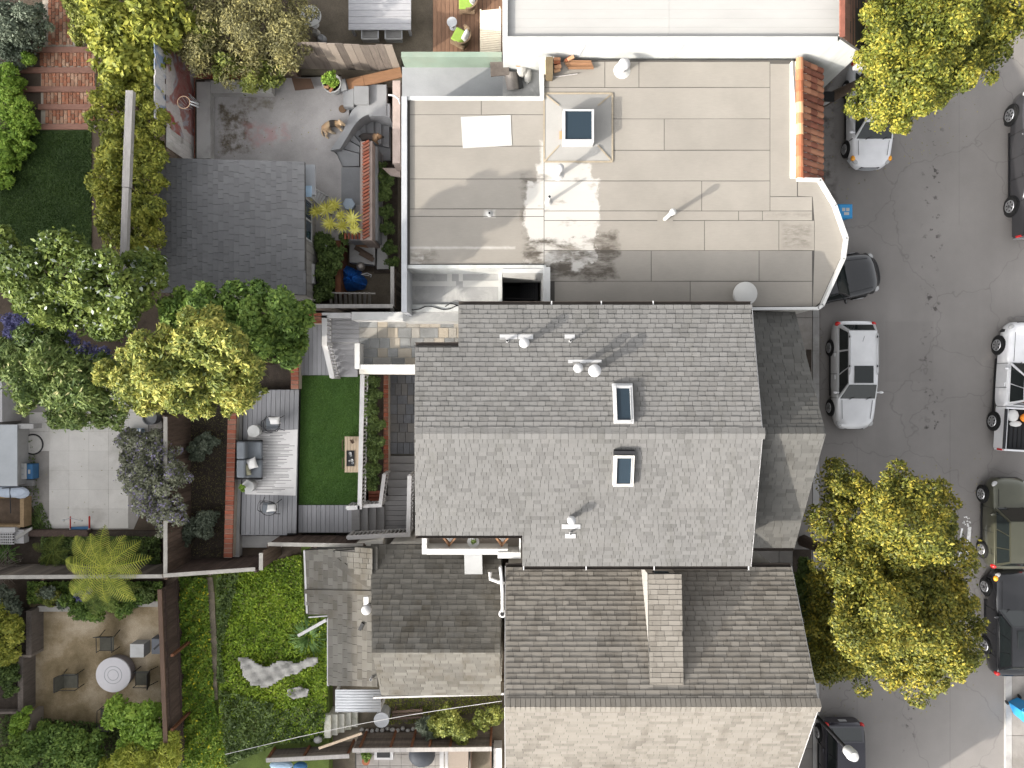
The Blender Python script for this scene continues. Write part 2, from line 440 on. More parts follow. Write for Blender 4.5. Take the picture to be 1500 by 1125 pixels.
def plant(name, label, cat, base, lobes, n, size, lmat, seed, group=None, aspect=.5, sub=11, rs=.44, inner=.28, trunk=.12, bark=None, low=-.3, limbs=True, crown='crown', stem='trunk', clipz=None):
    root = thing(name, label, cat, base, group)
    pos, nrm, rng = crown_points(lobes, n, seed, sub, rs, inner, low)
    if clipz is not None:
        k = pos[:,2] > clipz; pos = pos[k]; nrm = nrm[k]
    np_quads(crown, leaf_quads(pos, nrm, size, rng, aspect), lmat, root, base)
    if trunk:
        mb = MB(); b = Vector(base); r = random.Random(seed)
        top = Vector(np.average(np.array(lobes)[:,:3], axis=0)); fork = b.lerp(top, .45); fork.z = b.z+(top.z-b.z)*.5
        mb.tube([b-Vector((0,0,.05)), b.lerp(fork,.5)+Vector((r.uniform(-.08,.08), r.uniform(-.08,.08), 0)), fork], [trunk*1.2, trunk, trunk*.85], 8)
        if limbs:
            for l in lobes:
                e = Vector(l[:3]); m = fork.lerp(e, .5)+Vector((r.uniform(-.2,.2), r.uniform(-.2,.2), -.1))
                mb.tube([fork, m, e], [trunk*.7, trunk*.45, trunk*.15], 6)
        build(mb, stem, bark or mt['bark'], root, smooth=True)
    return root
# ------------------------------------------------------------------ setting materials
YZ = 1.2; SZ = -1.0; S = 31/30
def boxmask(nt, pos, px0, px1, py0, py1, z, amp=.5, soft=.12, ns=2.2):
    a = P(px0, py0, z); b = P(px1, py1, z)
    sp = nt.nodes.new('ShaderNodeSeparateXYZ'); nt.links.new(pos, sp.inputs[0])
    dx = _math(nt, 'SUBTRACT', abs(b.x-a.x)/2, _math(nt, 'ABSOLUTE', _math(nt, 'SUBTRACT', sp.outputs[0], (a.x+b.x)/2)))
    dy = _math(nt, 'SUBTRACT', abs(b.y-a.y)/2, _math(nt, 'ABSOLUTE', _math(nt, 'SUBTRACT', sp.outputs[1], (a.y+b.y)/2)))
    m = _math(nt, 'MINIMUM', dx, dy)
    m = _math(nt, 'ADD', m, _math(nt, 'MULTIPLY', _math(nt, 'SUBTRACT', _noise(nt, ns, 6, .65, pos), .5), amp))
    return _math(nt, 'MULTIPLY', m, 1/soft, clamp=True)

def asphalt():
    m, nt, b = new_mat('asphalt'); pos = nt.nodes.new('ShaderNodeNewGeometry').outputs['Position']
    c = _ramp(nt, _noise(nt, .35, 6, .6, pos), [(.3, (.212,.198,.188)), (.7, (.262,.246,.234))])
    c = _mix(nt, 1, c, _ramp(nt, _noise(nt, 55, 3, .8, pos), [(.3, .72), (.7, 1.0)]), 'MULTIPLY')
    tyre = stretch(nt, pos, (1.1, .05, 1))
    c = _mix(nt, _ramp(nt, _noise(nt, .9, 3, .5, tyre), [(.5, 0.0), (.7, .22)]), c, (.15,.14,.135))
    # drips of oil down the middle of the lane
    oil = boxmask(nt, pos, 1345, 1385, -60, 640, -1, 1.6, .5, .9)
    sp = _ramp(nt, _noise(nt, 3.2, 4, .55, pos), [(.60, 0.0), (.68, .8)])
    c = _mix(nt, _math(nt, 'MULTIPLY', oil, sp), c, (.035,.03,.03))
    oil2 = boxmask(nt, pos, 1320, 1345, 1030, 1110, -1, 1.0, .4, .9)
    c = _mix(nt, _math(nt, 'MULTIPLY', oil2, sp), c, (.04,.035,.034))
    gut = boxmask(nt, pos, 1150, 1228, -200, 420, -1, .5, .4, 1.5)
    c = _mix(nt, _math(nt, 'MULTIPLY', gut, _ramp(nt, _noise(nt, 2.2, 5, .6, pos), [(.45, 0.0), (.62, .75)])), c, (.045,.035,.03))
    gut2 = boxmask(nt, pos, 1195, 1203, 440, 1200, -1, .25, .2, 2)
    c = _mix(nt, _math(nt, 'MULTIPLY', gut2, .7), c, (.045,.03,.024))
    for q in ((1404.4, 1405.6, -80, 330), (1391, 1392.4, 600, 1250), (1255, 1256.2, 640, 1250)):
        c = _mix(nt, _math(nt, 'MULTIPLY', boxmask(nt, pos, *q, SZ, .02, .02, 1), .4), c, (.09,.082,.078))
    pt_ = boxmask(nt, pos, 1296, 1368, 470, 560, SZ, .05, .05, 2)
    c = _mix(nt, _math(nt, 'MULTIPLY', pt_, .16), c, (.13,.12,.115))
    v = nt.nodes.new('ShaderNodeTexVoronoi'); v.feature = 'DISTANCE_TO_EDGE'; v.inputs['Scale'].default_value = .22
    wob = nt.nodes.new('ShaderNodeVectorMath'); wob.operation = 'ADD'; nt.links.new(pos, wob.inputs[0])
    nn = nt.nodes.new('ShaderNodeTexNoise'); nn.inputs['Scale'].default_value = 1.2; nt.links.new(pos, nn.inputs['Vector'])
    nt.links.new(nn.outputs['Color'], wob.inputs[1]); nt.links.new(wob.outputs[0], v.inputs['Vector'])
    c = _mix(nt, _ramp(nt, v.outputs['Distance'], [(0, .5), (.006, 0.0)]), c, (.11,.10,.097))
    nt.links.new(c, b.inputs['Base Color']); b.inputs['Roughness'].default_value = .88; b.inputs['Specular IOR Level'].default_value = .25
    bn = nt.nodes.new('ShaderNodeBump'); bn.inputs['Strength'].default_value = .35; bn.inputs['Distance'].default_value = .01
    nt.links.new(_noise(nt, 70, 3, .7, pos), bn.inputs['Height']); nt.links.new(bn.outputs[0], b.inputs['Normal'])
    return m
mt['asphalt'] = asphalt()

def membrane(name, base, z):
    m, nt, b = new_mat(name); pr, pos = piece_random(nt)
    c = _ramp(nt, _noise(nt, .45, 6, .6, pos), [(.3, scl(base, .88)), (.7, scl(base, 1.06))])
    c = _mix(nt, 1, c, _ramp(nt, pr, [(0, .92), (1, 1.0)]), 'MULTIPLY')
    c = _mix(nt, 1, c, _ramp(nt, _noise(nt, 9, 5, .7, stretch(nt, pos, (.4, 2.5, 1))), [(.3, .93), (.7, 1.0)]), 'MULTIPLY')
    c = _mix(nt, 1, c, _ramp(nt, _noise(nt, 90, 2, .7, pos), [(.3, .9), (.7, 1.0)]), 'MULTIPLY')
    # dark water stains round the coating
    for q, amt in (((765, 910, 335, 412), .95), ((762, 800, 250, 390), .8), ((790, 850, 318, 362), .8), ((596, 640, 365, 390), .6), ((1117, 1192, 308, 322), .45), ((1142, 1193, 324, 367), .45)):
        s = boxmask(nt, pos, *q, z, 1.1 if amt > .5 else .1, .25, 1.6)
        s = _math(nt, 'MULTIPLY', s, _ramp(nt, _noise(nt, 2.4 if amt > .5 else 7, 6, .65, stretch(nt, pos, (.5, 1.6, 1))), [(.38, 0.0), (.6, amt)]))
        c = _mix(nt, s, c, (.07,.06,.05))
    for q, a_ in (((770, 876, 262, 352), .9), ((782, 868, 238, 285), .8), ((790, 846, 205, 262), .5), ((768, 880, 340, 386), 1.9), ((708, 727, 306, 320), .2), ((598, 756, 360, 366), .12), ((626, 632, 362, 386), .1), ((600, 622, 366, 388), .5), ((835, 856, 345, 400), .5)):
        w = boxmask(nt, pos, *q, z, a_, .1, 3.0 if a_ < .3 else 1.1)
        w = _math(nt, 'MULTIPLY', w, _ramp(nt, _noise(nt, 1.3, 6, .6, stretch(nt, pos, (.7, 1.5, 1))), [(.33, .25), (.44, .95)] if q[3] < 380 else [(.45, 0.0), (.58, .9)]))
        c = _mix(nt, w, c, (.41,.395,.37))
    nt.links.new(c, b.inputs['Base Color']); b.inputs['Roughness'].default_value = .85; b.inputs['Specular IOR Level'].default_value = .2
    return m
mt['membrane'] = membrane('membrane', (.272,.252,.224), 5.2)
mt['membrane_white'] = M('membrane_white', (.335,.33,.32), .85, .06, .6, .06, 40, strv=(1,3,1))
mt['membrane_low'] = M('membrane_low', (.29,.29,.287), .85, .12, .8, .1, 40, stain=(.44,.435,.42), stain_amt=.9, stain_s=.9)
mt['coating_white'] = M('coating_white', (.43,.425,.41), .8, .06, 1.5, .06, 40)
mt['tar'] = M('tar', (.07,.065,.06), .9, .2, 3, .1)

mt['sh_main'] = M('shingle_main', (.172,.168,.163), .92, .14, .5, .22, 60, piece=.24, alt=(.15,.147,.143), stain=(.20,.19,.178), stain_amt=.35, stain_s=.35, streak=((2.2,.25,1), (.125,.122,.11), .4))
mt['sh_shed'] = M('shingle_shed', (.165,.165,.17), .92, .16, .6, .2, 60, piece=.2, alt=(.135,.135,.14), stain=(.11,.11,.112), stain_amt=.35)
mt['sh_se'] = M('shingle_southeast', (.215,.197,.172), .92, .14, .5, .2, 60, piece=.22, alt=(.20,.184,.162), stain=(.13,.112,.095), stain_amt=.45, stain_s=.4, streak=((1.8,.22,1), (.12,.105,.085), .5))
mt['sh_sw'] = M('shingle_southwest', (.125,.118,.105), .92, .2, .5, .22, 60, piece=.2, alt=(.135,.128,.115), stain=(.085,.07,.05), stain_amt=.6, stain_s=.4, streak=((1.5,.3,1), (.07,.058,.04), .6))
mt['sh_wing'] = M('shingle_front', (.115,.112,.105), .92, .14, .5, .2, 60, piece=.32, alt=(.10,.098,.092), streak=((2,.3,1), (.10,.095,.085), .5))
mt['sh_brown'] = M('shingle_brown', (.24,.135,.105), .92, .15, .8, .2, 60, piece=.2)
mt['roof_under'] = M('roof_underlay', (.06,.057,.053), .95, .1, 2, .1)

def court_mat():
    m, nt, b = new_mat('court_concrete'); pos = nt.nodes.new('ShaderNodeNewGeometry').outputs['Position']
    c = _ramp(nt, _noise(nt, .7, 7, .65, pos), [(.3, (.28,.268,.262)), (.7, (.42,.40,.395))])
    c = _mix(nt, 1, c, _ramp(nt, _noise(nt, 35, 4, .7, pos), [(.3, .8), (.7, 1.0)]), 'MULTIPLY')
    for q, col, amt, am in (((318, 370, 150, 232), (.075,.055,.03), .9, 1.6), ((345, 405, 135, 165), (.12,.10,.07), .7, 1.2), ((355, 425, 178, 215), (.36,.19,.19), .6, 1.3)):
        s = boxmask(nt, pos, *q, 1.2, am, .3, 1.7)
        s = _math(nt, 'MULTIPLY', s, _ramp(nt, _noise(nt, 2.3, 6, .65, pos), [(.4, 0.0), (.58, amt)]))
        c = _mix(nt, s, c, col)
    nt.links.new(c, b.inputs['Base Color']); b.inputs['Roughness'].default_value = .9
    return m
mt['court'] = court_mat()
def gravel_mat():
    m, nt, b = new_mat('gravel'); pos = nt.nodes.new('ShaderNodeNewGeometry').outputs['Position']
    c = _ramp(nt, _noise(nt, .55, 5, .6, pos), [(.35, (.17,.125,.06)), (.50, (.32,.245,.145)), (.66, (.56,.46,.33))])
    c = _mix(nt, 1, c, _ramp(nt, _noise(nt, 28, 5, .75, pos), [(.3, .6), (.7, 1.0)]), 'MULTIPLY')
    nt.links.new(c, b.inputs['Base Color']); b.inputs['Roughness'].default_value = .95
    bn = nt.nodes.new('ShaderNodeBump'); bn.inputs['Strength'].default_value = .6; bn.inputs['Distance'].default_value = .03
    nt.links.new(_noise(nt, 30, 4, .7, pos), bn.inputs['Height']); nt.links.new(bn.outputs[0], b.inputs['Normal'])
    return m
mt['gravel'] = gravel_mat(); mt['path_dirt'] = M('path_dirt', (.30,.25,.19), .95, .3, 2.5, .3, 25, bump=.5)
mt['turf_base'] = M('turf_base', (.045,.095,.02), .95, .25, 1.0, .3, 60)
mt['lawn_dark'] = M('lawn_dark', (.035,.062,.018), .95, .3, .8, .35, 40)
mt['weed_base'] = M('weed_base', (.10,.14,.03), .95, .4, 1.2, .4, 25)
mt['slab_grey'] = M('slab_grey', (.60,.575,.54), .9, .12, .9, .14, 40, piece=.08, stain=(.38,.355,.32), stain_amt=.6)

# ------------------------------------------------------------------ ground, street, pavements
def structure(name, mb, mat, **k): return build(mb, name, mat, kind='structure', **k)
structure('ground', MB().box(-150, 150, -150, 150, -2.0, SZ-.03), mt['soil'])
structure('road', MB().box(13.46*S, 23.2*S, -70, 70, -1.3, SZ), mt['asphalt'])
# near pavement: flags and kerb stones are pieces of it
lp = structure('pavement', MB().box(9.6, 13.40*S, -70, 70, -1.3, SZ+.085), mt['tar'])
for i in range(-12, 11):
    y = i*1.5
    for x0, x1 in ((10.2, 11.68), (11.70, 13.14)):
        bpiece('paving_slab', mt['concrete_pave'], lp, x0*S, x1*S, y+.01, y+1.49, SZ+.03, SZ+.12)
    bpiece('kerb_stone', mt['concrete'], lp, 13.17*S, 13.45*S, y+.006, y+1.494, SZ-.05, SZ+.125)
a = P(1181, 512, SZ+.12); b_ = P(1196, 545, SZ+.12)
structure('tree_pit', MB().box(a.x, 13.1*S, b_.y, a.y, SZ, SZ+.135), mt['mulch'])
a = P(1168, 805, SZ+.12)
structure('kerbside_soil', MB().box(12.3*S, 13.1*S, a.y-2.6, a.y, SZ, SZ+.135), mt['mulch'])
rp = structure('far_pavement', MB().box(21.85*S, 40, -70, -12.9, -1.3, SZ+.085).box(23.25*S, 40, -12.9, 70, -1.3, SZ+.085), mt['tar'])
for i in range(0, 10):
    y = -14.4-i*1.5
    bpiece('kerb_stone', mt['concrete'], rp, 21.62*S, 21.88*S, y+.006, y+1.494, SZ-.05, SZ+.125)
    for x0, x1 in ((21.9, 23.4), (23.42, 24.9)): bpiece('paving_slab', mt['concrete_pave'], rp, x0*S, x1*S, y+.01, y+1.49, SZ+.03, SZ+.12)

# back gardens: raised ground
def pxpoly(pts, z): return [XY(x, y, z) for x, y in pts]
structure('lower_ground', MB().box(-60, 9.5, -60, 60, -1.2, -.03), mt['soil'])
structure('garden_terrace', MB()
    .prism(pxpoly([(-900,-700),(441,-700),(441,458),(441,1700),(-900,1700)], YZ), -.5, YZ), mt['soil'])
structure('lawn_terrace', MB().prism(pxpoly([(441.2,459),(530,459),(530,776),(441.2,776)], YZ), -.5, YZ-.004), mt['soil'])
structure('upper_yard', MB().prism(pxpoly([(441.2,-700),(735,-700),(735,84),(588,84),(588,128),(500,128),(500,110),(441.2,110)], YZ), -.5, YZ-.004), mt['dirt'])
structure('weedy_yard', MB().prism(pxpoly([(441.2,790),(482,790),(482,1700),(441.2,1700)], YZ), -.5, YZ-.004), mt['weed_base'])
structure('side_yard', MB().prism(pxpoly([(482.2,1000),(741,1000),(741,1700),(482.2,1700)], .6), -.5, .6), mt['dirt'])

# court of painted concrete with its stair well
structure('court_floor', MB().prism(pxpoly([(300,118),(500,112),(512,146),(511,176),(503,192),(495,205),(486,220),(493,226),(502,245),(543,245),(543,352),(452,352),(446,345),(446,440),(300,440)], YZ), .2, YZ+.008), mt['court'])
lw = thing('low_wall', 'low grey concrete wall wrapping the corner of the concrete court', 'wall', P(305,170,YZ))
build(MB().pbox(288, 308, 120, 232, YZ, YZ+.42), 'west_run', mt['concrete'], lw)
build(MB().pbox(308.4, 398, 118, 136, YZ, YZ+.42), 'north_run', mt['concrete'], lw)
eb = structure('brick_edging', MB().pbox(276, 286, 112, 232, YZ, YZ+.05).pbox(286.3, 402, 106, 116, YZ, YZ+.05), mt['mortar'])
for i in range(18): 
    a = P(276.5, 113+i*6.6, YZ+.08); c = P(285.5, 113+i*6.6+6, YZ+.08); bpiece('brick', mt['brick'], eb, a.x, c.x, a.y, c.y, YZ+.02, YZ+.08)
for i in range(17):
    a = P(287+i*6.8, 106.5, YZ+.08); c = P(287+i*6.8+6.2, 115.5, YZ+.08); bpiece('brick', mt['brick'], eb, a.x, c.x, a.y, c.y, YZ+.02, YZ+.08)

# brick garden path with red timber risers (top left)
bp = structure('brick_path', MB().prism(pxpoly([(62,0),(104,0),(112,70),(140,72),(140,190),(60,190),(60,80),(66,70)], YZ+.01), YZ-.1, YZ+.01), mt['mortar'])
def brick_patch(par, x0, x1, y0, y1, z, bw, bh, mat, seed, clip=None):
    r = random.Random(seed); x = x0; k = 0
    while x < x1-2:
        y = y0-(bh*.5 if k % 2 else 0)
        while y < y1-1:
            a0, b0 = max(y, y0), min(y+bh, y1)
            if b0-a0 > 2.5 and (clip is None or clip(x, a0)):
                a = P(x+.5, a0+.5, z); c = P(min(x+bw, x1)-.5, b0-.5, z)
                bpiece('brick', mat, par, a.x, c.x, a.y, c.y, z-.05, z+r.uniform(-.004, .008))
            y += bh
        x += bw; k += 1
brick_patch(bp, 70, 106, -6, 66, YZ+.04, 5.4, 9.5, mt['brick_path'], 1, lambda x, y: x < 76+ (y+6)*.42+18 )
for i, (y0, y1, x0) in enumerate(((77, 98, 58), (107, 127, 60), (135, 153, 63), (161, 182, 66))):
    brick_patch(bp, x0, 139, y0, y1, YZ+.045, 5.4, 9.8, mt['brick_path'], 2+i)
for x0, x1, y in ((48, 140, 72), (22, 140, 102), (25, 140, 130), (55, 140, 156), (60, 133, 185)):
    t = P(x0, y-4, YZ+.12); c = P(x1, y+4, YZ+.12)
    bpiece('riser_timber', mt['timber_red'], bp, t.x, c.x, t.y, c.y, YZ-.05, YZ+.1)

# concrete slab patio at the left edge
sp = structure('slab_patio', MB().prism(pxpoly([(-20,560),(215,560),(238,620),(238,680),(196,775),(70,776),(20,700),(-20,690)], YZ), YZ-.1, YZ+.015), mt['concrete_pave'])
for i in range(6):
    for j in range(6):
        x0 = 43+i*29; y0 = 604+j*28.3
        if x0+29 > 205 and y0 > 715: continue
        if x0 < 50 and (y0 > 660 or y0 < 620): continue
        a = P(x0+.07, y0+.07, YZ+.03); c = P(x0+28.93, y0+28.23, YZ+.03)
        bpiece('patio_slab', mt['slab_grey'], sp, a.x, c.x, a.y, c.y, YZ-.02, YZ+.03+rnd.uniform(-.002, .002))
for j, (x0, x1, y0, y1) in enumerate(((72,186,575,603.5),(43,71.6,604,632),(188,217,576,603.5))):
    a = P(x0, y0, YZ+.03); c = P(x1, y1, YZ+.03); bpiece('patio_slab', mt['slab_grey'], sp, a.x, c.x, a.y, c.y, YZ-.02, YZ+.03)
structure('gravel_court', MB().prism(pxpoly([(44,880),(242,880),(250,1062),(40,1062)], YZ), YZ-.1, YZ+.02), mt['gravel'])
structure('mulch_bed', MB().prism(pxpoly([(280,588),(334,588),(334,822),(262,822)], YZ), YZ-.1, YZ+.03).prism(pxpoly([(378,505),(428,505),(428,572),(378,572)], YZ), YZ-.1, YZ+.03), mt['mulch'])
structure('lawn_base', MB().prism(pxpoly([(0,192),(134,190),(134,362),(0,372)], YZ), YZ-.1, YZ+.02), mt['lawn_dark'])
structure('turf', MB().prism(pxpoly([(437,550),(528,550),(528,741),(437,741)], YZ+.15), YZ-.1, YZ+.15), mt['turf_base'])
structure('weed_ground', MB().prism(pxpoly([(262,838),(441,838),(441,1125),(262,1125)], YZ), YZ-.1, YZ+.015), mt['weed_base'])
structure('dirt_yard', MB().prism(pxpoly([(455,0),(634,0),(634,84),(455,84)], YZ), YZ-.1, YZ+.012), mt['dirt'])
structure('garden_path', MB().prism(pxpoly([(301,846),(311,846),(314,870),(315,900),(318,940),(317,985),(319,1024),(314,1026),(311,990),(308,940),(306,900),(303,870)], YZ+.05), YZ-.1, YZ+.05), mt['path_dirt'])
structure('low_passage', MB().prism(pxpoly([(486,398),(582,398),(582,445),(486,445)], .02), -1.2, .02).prism(pxpoly([(552,150),(586,150),(586,398),(552,398)], .02), -1.2, .016), mt['dirt'])
structure('planting_strip', MB().prism(pxpoly([(552,230),(582,230),(582,400),(548,400)], .1), -.1, .1), mt['mulch'])

# ------------------------------------------------------------------ main house
def ypl(px, z): return P(px, 0, z).x
H = thing('shingled_house', 'grey shingled gable house in the centre with two skylights and white vent pipes', 'house', (2.3, -1.8, 0))
YR = P(0, 635, 8.0).y
zmain = lambda x, y: 8.0-.235*abs(y-YR)
def mp(px, py): return onplane(px, py, zmain)
XR = 8.07
polyN = [mp(607,635), mp(608,507), mp(671.5,507), mp(671.5,447), None, None]
yN = polyN[3].y; polyN[4] = Vector((XR, yN, zmain(0, yN))); polyN[5] = Vector((XR, YR, 8.0)); polyN[0] = Vector((polyN[0].x, YR, 8.0))
yS = mp(900, 829).y
polyS = [Vector((polyN[0].x, YR, 8.0)), mp(608,783), mp(765,783), Vector((mp(765,829).x, yS, zmain(0, yS))), Vector((XR, yS, zmain(0, yS))), Vector((XR, YR, 8.0))]
wallpoly = [(polyN[1].x+.12, polyN[1].y-.15), (polyN[2].x+.1, polyN[2].y-.15), (polyN[3].x+.1, yN-.3), (XR-.15, yN-.3), (XR-.15, yS+.35), (polyS[3].x+.1, yS+.35), (polyS[2].x+.1, polyS[2].y+.3), (polyS[1].x+.12, polyS[1].y+.3)]
build(MB().prism(wallpoly, -1.2, 6.85), 'wall', mt['siding'], H)
build(MB().add([(XR-.16, yN-.3, 6.85), (XR-.16, yS+.35, 6.85), (XR-.16, YR, 7.85), (XR-.4, yN-.3, 6.85), (XR-.4, yS+.35, 6.85), (XR-.4, YR, 7.85)], [(0,1,2),(3,5,4),(0,2,5,3),(1,4,5,2)]), 'gable', mt['siding'], H)
rf = build(MB().slab(polyN, .16).slab(polyS, .16), 'roof', mt['roof_under'], H)
vN = Vector((0, -1, .235)).normalized(); vS = Vector((0, 1, .235)).normalized()
lift = Vector((0, 0, .004))
itN = shingle_field([p+lift for p in polyN], EX, vN, .166, .285, .034, 3, .12)
itS = shingle_field([p+lift for p in polyS], EX, vS, .14, .225, .016, 4, .4, 'rand')
lay_shingles(itN+itS, rf, mt['sh_main'], 300)
x = polyN[0].x+.02
while x < XR-.1:
    for s in (1, -1):
        n = Vector((0, .235*s, 1)).normalized(); vv = Vector((0, -s, .235)).normalized()
        piece('ridge_cap', mt['sh_main'], rf, Vector((x+.12, YR+s*.085, 8.03-.02)), EX, vv, n, (.225, .2, .016))
    x += .235
# fascia, rake trim, gutters
for yy in (yN, yS): build(MB().beam((XR+.012, yy, zmain(0,yy)-.10), (XR+.012, YR, 7.90), .02, .2), 'rake_trim', mt['white_rail'], rf)
def gutter(par, x0, x1, y, z, side, joints=()):
    w = .12
    g = build(MB().box(x0, x1, y, y+side*w, z-.12, z-.10).box(x0, x1, y+side*(w-.012), y+side*w, z-.12, z-.02).box(x0, x1, y, y+side*.012, z-.12, z-.03), 'gutter', mt['gutter'], par)
    for j in joints: bpiece('gutter_bracket', mt['white_metal'], g, j-.02, j+.02, y, y+side*(w+.015), z-.03, z-.012)
    return g
zN = zmain(0, yN); zS = zmain(0, yS)
gutter(H, polyN[3].x, XR, yN+.012, zN, 1, [P(q, 445, 7).x for q in (808, 881, 957)])
gutter(H, polyN[1].x, polyN[2].x, polyN[1].y+.012, polyN[1].z, 1)
gutter(H, polyS[3].x, XR, yS-.012, zS, -1, [P(q, 828, 7).x for q in (767, 859, 959, 1098)])
gutter(H, polyS[1].x, polyS[2].x, polyS[1].y-.012, polyS[1].z, -1)
# lower front roof towards the street
YW = P(0, 635, 7.45).y; zw = lambda x, y: 7.45-.574*abs(y-YW)
XW = 10.37
ywN = onplane(1165, 457, zw).y; ywS = onplane(1165, 802, zw).y
fN = [Vector((7.95, YW, 7.45)), Vector((7.95, ywN, zw(0,ywN))), Vector((XW, ywN, zw(0,ywN))), Vector((XW, YW, 7.45))]
fS = [Vector((7.95, YW, 7.45)), Vector((7.95, ywS, zw(0,ywS))), Vector((XW, ywS, zw(0,ywS))), Vector((XW, YW, 7.45))]
build(MB().prism([(7.94, ywN-.3), (XW-.25, ywN-.3), (XW-.25, ywS+.3), (7.94, ywS+.3)], -1.2, 5.0), 'front_wall', mt['siding'], H)
build(MB().add([(XW-.26, ywN-.3, 5.0), (XW-.26, ywS+.3, 5.0), (XW-.26, YW, 7.25), (8, ywN-.3, 5.0), (8, ywS+.3, 5.0), (8, YW, 7.25)], [(0,1,2),(3,5,4),(0,2,5,3),(1,4,5,2)]), 'front_gable', mt['siding'], H)
rw = build(MB().slab(fN, .14).slab(fS, .14), 'front_roof', mt['roof_under'], H)
it = shingle_field([p+lift for p in fN], EX, Vector((0,-1,.574)), .17, .33, .024, 5, .3, 'rand')+shingle_field([p+lift for p in fS], EX, Vector((0,1,.574)), .17, .33, .018, 6, .3, 'rand')
lay_shingles(it, rw, mt['sh_wing'], 300)
for s in (1, -1):
    n = Vector((0, .574*s, 1)).normalized(); vv = Vector((0, -s, .574)).normalized()
    for i in range(10): piece('ridge_cap', mt['sh_wing'], rw, Vector((8.08+i*.235, YW+s*.1, 7.45-.02)), EX, vv, n, (.225, .23, .016))
gutter(H, 7.95, XW, ywS-.012, zw(0,ywS), -1)
# skylights
def skylight(px0, px1, py0, py1, frame_mat, lbl, hood):
    c = mp((px0+px1)/2, (py0+py1)/2); s = 1 if c.y > YR else -1
    n = Vector((0, .235*s, 1)).normalized(); v = Vector((0, -s, .235)).normalized()
    w = (px1-px0)*.0224; h = (py1-py0)*.0224/.97
    sk = build(MB(), 'skylight', frame_mat, H) if False else None
    mb = MB()
    def ob(cu, cv, su, sv, z0, z1):
        vs = []
        for zz in (z0, z1):
            for a, b in ((-1,-1),(1,-1),(1,1),(-1,1)): vs.append(c+EX*(cu+a*su/2)+v*(cv+b*sv/2)+n*zz)
        mb.add(vs, [(3,2,1,0),(4,5,6,7),(0,1,5,4),(1,2,6,5),(2,3,7,6),(3,0,4,7)])
    f = .085
    ob(-w/2+f/2, 0, f, h, 0, .2); ob(w/2-f/2, 0, f, h, 0, .2); ob(0, -h/2+f/2, w-2*f, f, 0, .19); ob(0, h/2-f/2, w-2*f, f, 0, .21)
    sk = build(mb, 'skylight', frame_mat, H, label=lbl)
    mb = MB(); ob(0, 0, w-2*f, h-2*f, .10, .165); build(mb, 'pane', mt['glass_sky'], sk)
    mb = MB(); ob(-w/2+f, 0, .012, h-2*f, .16, .225); ob(w/2-f, 0, .012, h-2*f, .16, .225); build(mb, 'glazing_bead', mt['white_metal'], sk)
    if hood:
        mb = MB(); ob(0, h/2+.05, w+.02, .18, 0, .17); build(mb, 'hood', mt['dark_metal'], sk)
    else:
        mb = MB(); ob(0, -h/2-.04, w+.03, .09, 0, .12); build(mb, 'sill', mt['white_metal'], sk)
skylight(898, 926, 567, 620, mt['white_metal'], 'white framed skylight on the north slope', False)
skylight(898, 927, 664, 710, mt['stucco'], 'tan framed skylight with a dark hood', True)
def vent(px, py, r, hh, cap, plate=None, plz=mp, par=None, dark=False):
    """a white pipe; px,py is where its head shows"""
    par = par or H
    b = plz(px, py); k = (CAM_H-(b.z+hh))/(CAM_H-b.z)
    b = Vector((b.x*k, b.y*k, plz(px, py).z)); 
    if par is H: b.z = zmain(b.x, b.y)
    mb = MB().lathe((b.x, b.y, b.z-.05), [(r, 0), (r, hh+.05)], 14)
    v = build(mb, 'vent_pipe', mt['white_metal'], par, smooth=40)
    if cap: build(MB().lathe((b.x, b.y, b.z+hh-.06), [(r*1.5, 0), (r*1.75, .05), (r*1.7, .14), (r*1.1, .20), (.01, .22)], 16), 'cap', mt['white_metal'], v, smooth=40)
    else: build(MB().lathe((b.x, b.y, b.z+hh), [(r*.8, 0), (r*.8, .004)], 12), 'opening', mt['black'], v)
    if plate:
        q = [plz(plate[0], plate[1]), plz(plate[2], plate[1]), plz(plate[2], plate[3]), plz(plate[0], plate[3])]
        build(MB().slab([p+Vector((0,0,.04)) for p in q], .03), 'flashing', mt['white_metal'], v)
vent(743, 499, .05, .30, False, (732, 490, 758, 497)); vent(768, 502, .10, .45, True, (759, 490, 781, 497))
vent(836, 499, .045, .3, False, (827, 490, 842, 496)); 
vent(847, 539, .09, .58, True, (832, 527, 858, 532)); vent(871, 543, .12, .58, True, (858, 527, 881, 531))
vent(837, 762, .085, .42, True, (823, 768, 850, 774)); vent(836, 782, .04, .25, False, (828, 782, 843, 788))

# balcony under the south eave
bz = 4.2
fp = pxpoly([(618,776),(763,776),(763,817),(744,817),(744,812),(621,812)], bz)
build(MB().prism(fp, bz-.25, bz), 'balcony_floor', M('balcony_floor', (.24,.215,.19), .8, .1, 2, .1), H)
bw = [P(621,789,5.1), P(621,809,5.1), P(743,803.5,5.1)]
build(MB().pbox(618, 625, 780, 812, bz-.3, 5.05), 'balcony_wall', mt['white'], H)
build(MB().pbox(625.2, 744, 804, 812.5, bz-.3, 5.05), 'balcony_wall', mt['white'], H)
build(MB().pbox(729, 763, 809, 818, bz-.3, 5.09), 'balcony_wall', mt['white'], H)
build(MB().pbox(760.5, 763, 782, 808.7, bz-.3, 5.0), 'balcony_wall', mt['white'], H)

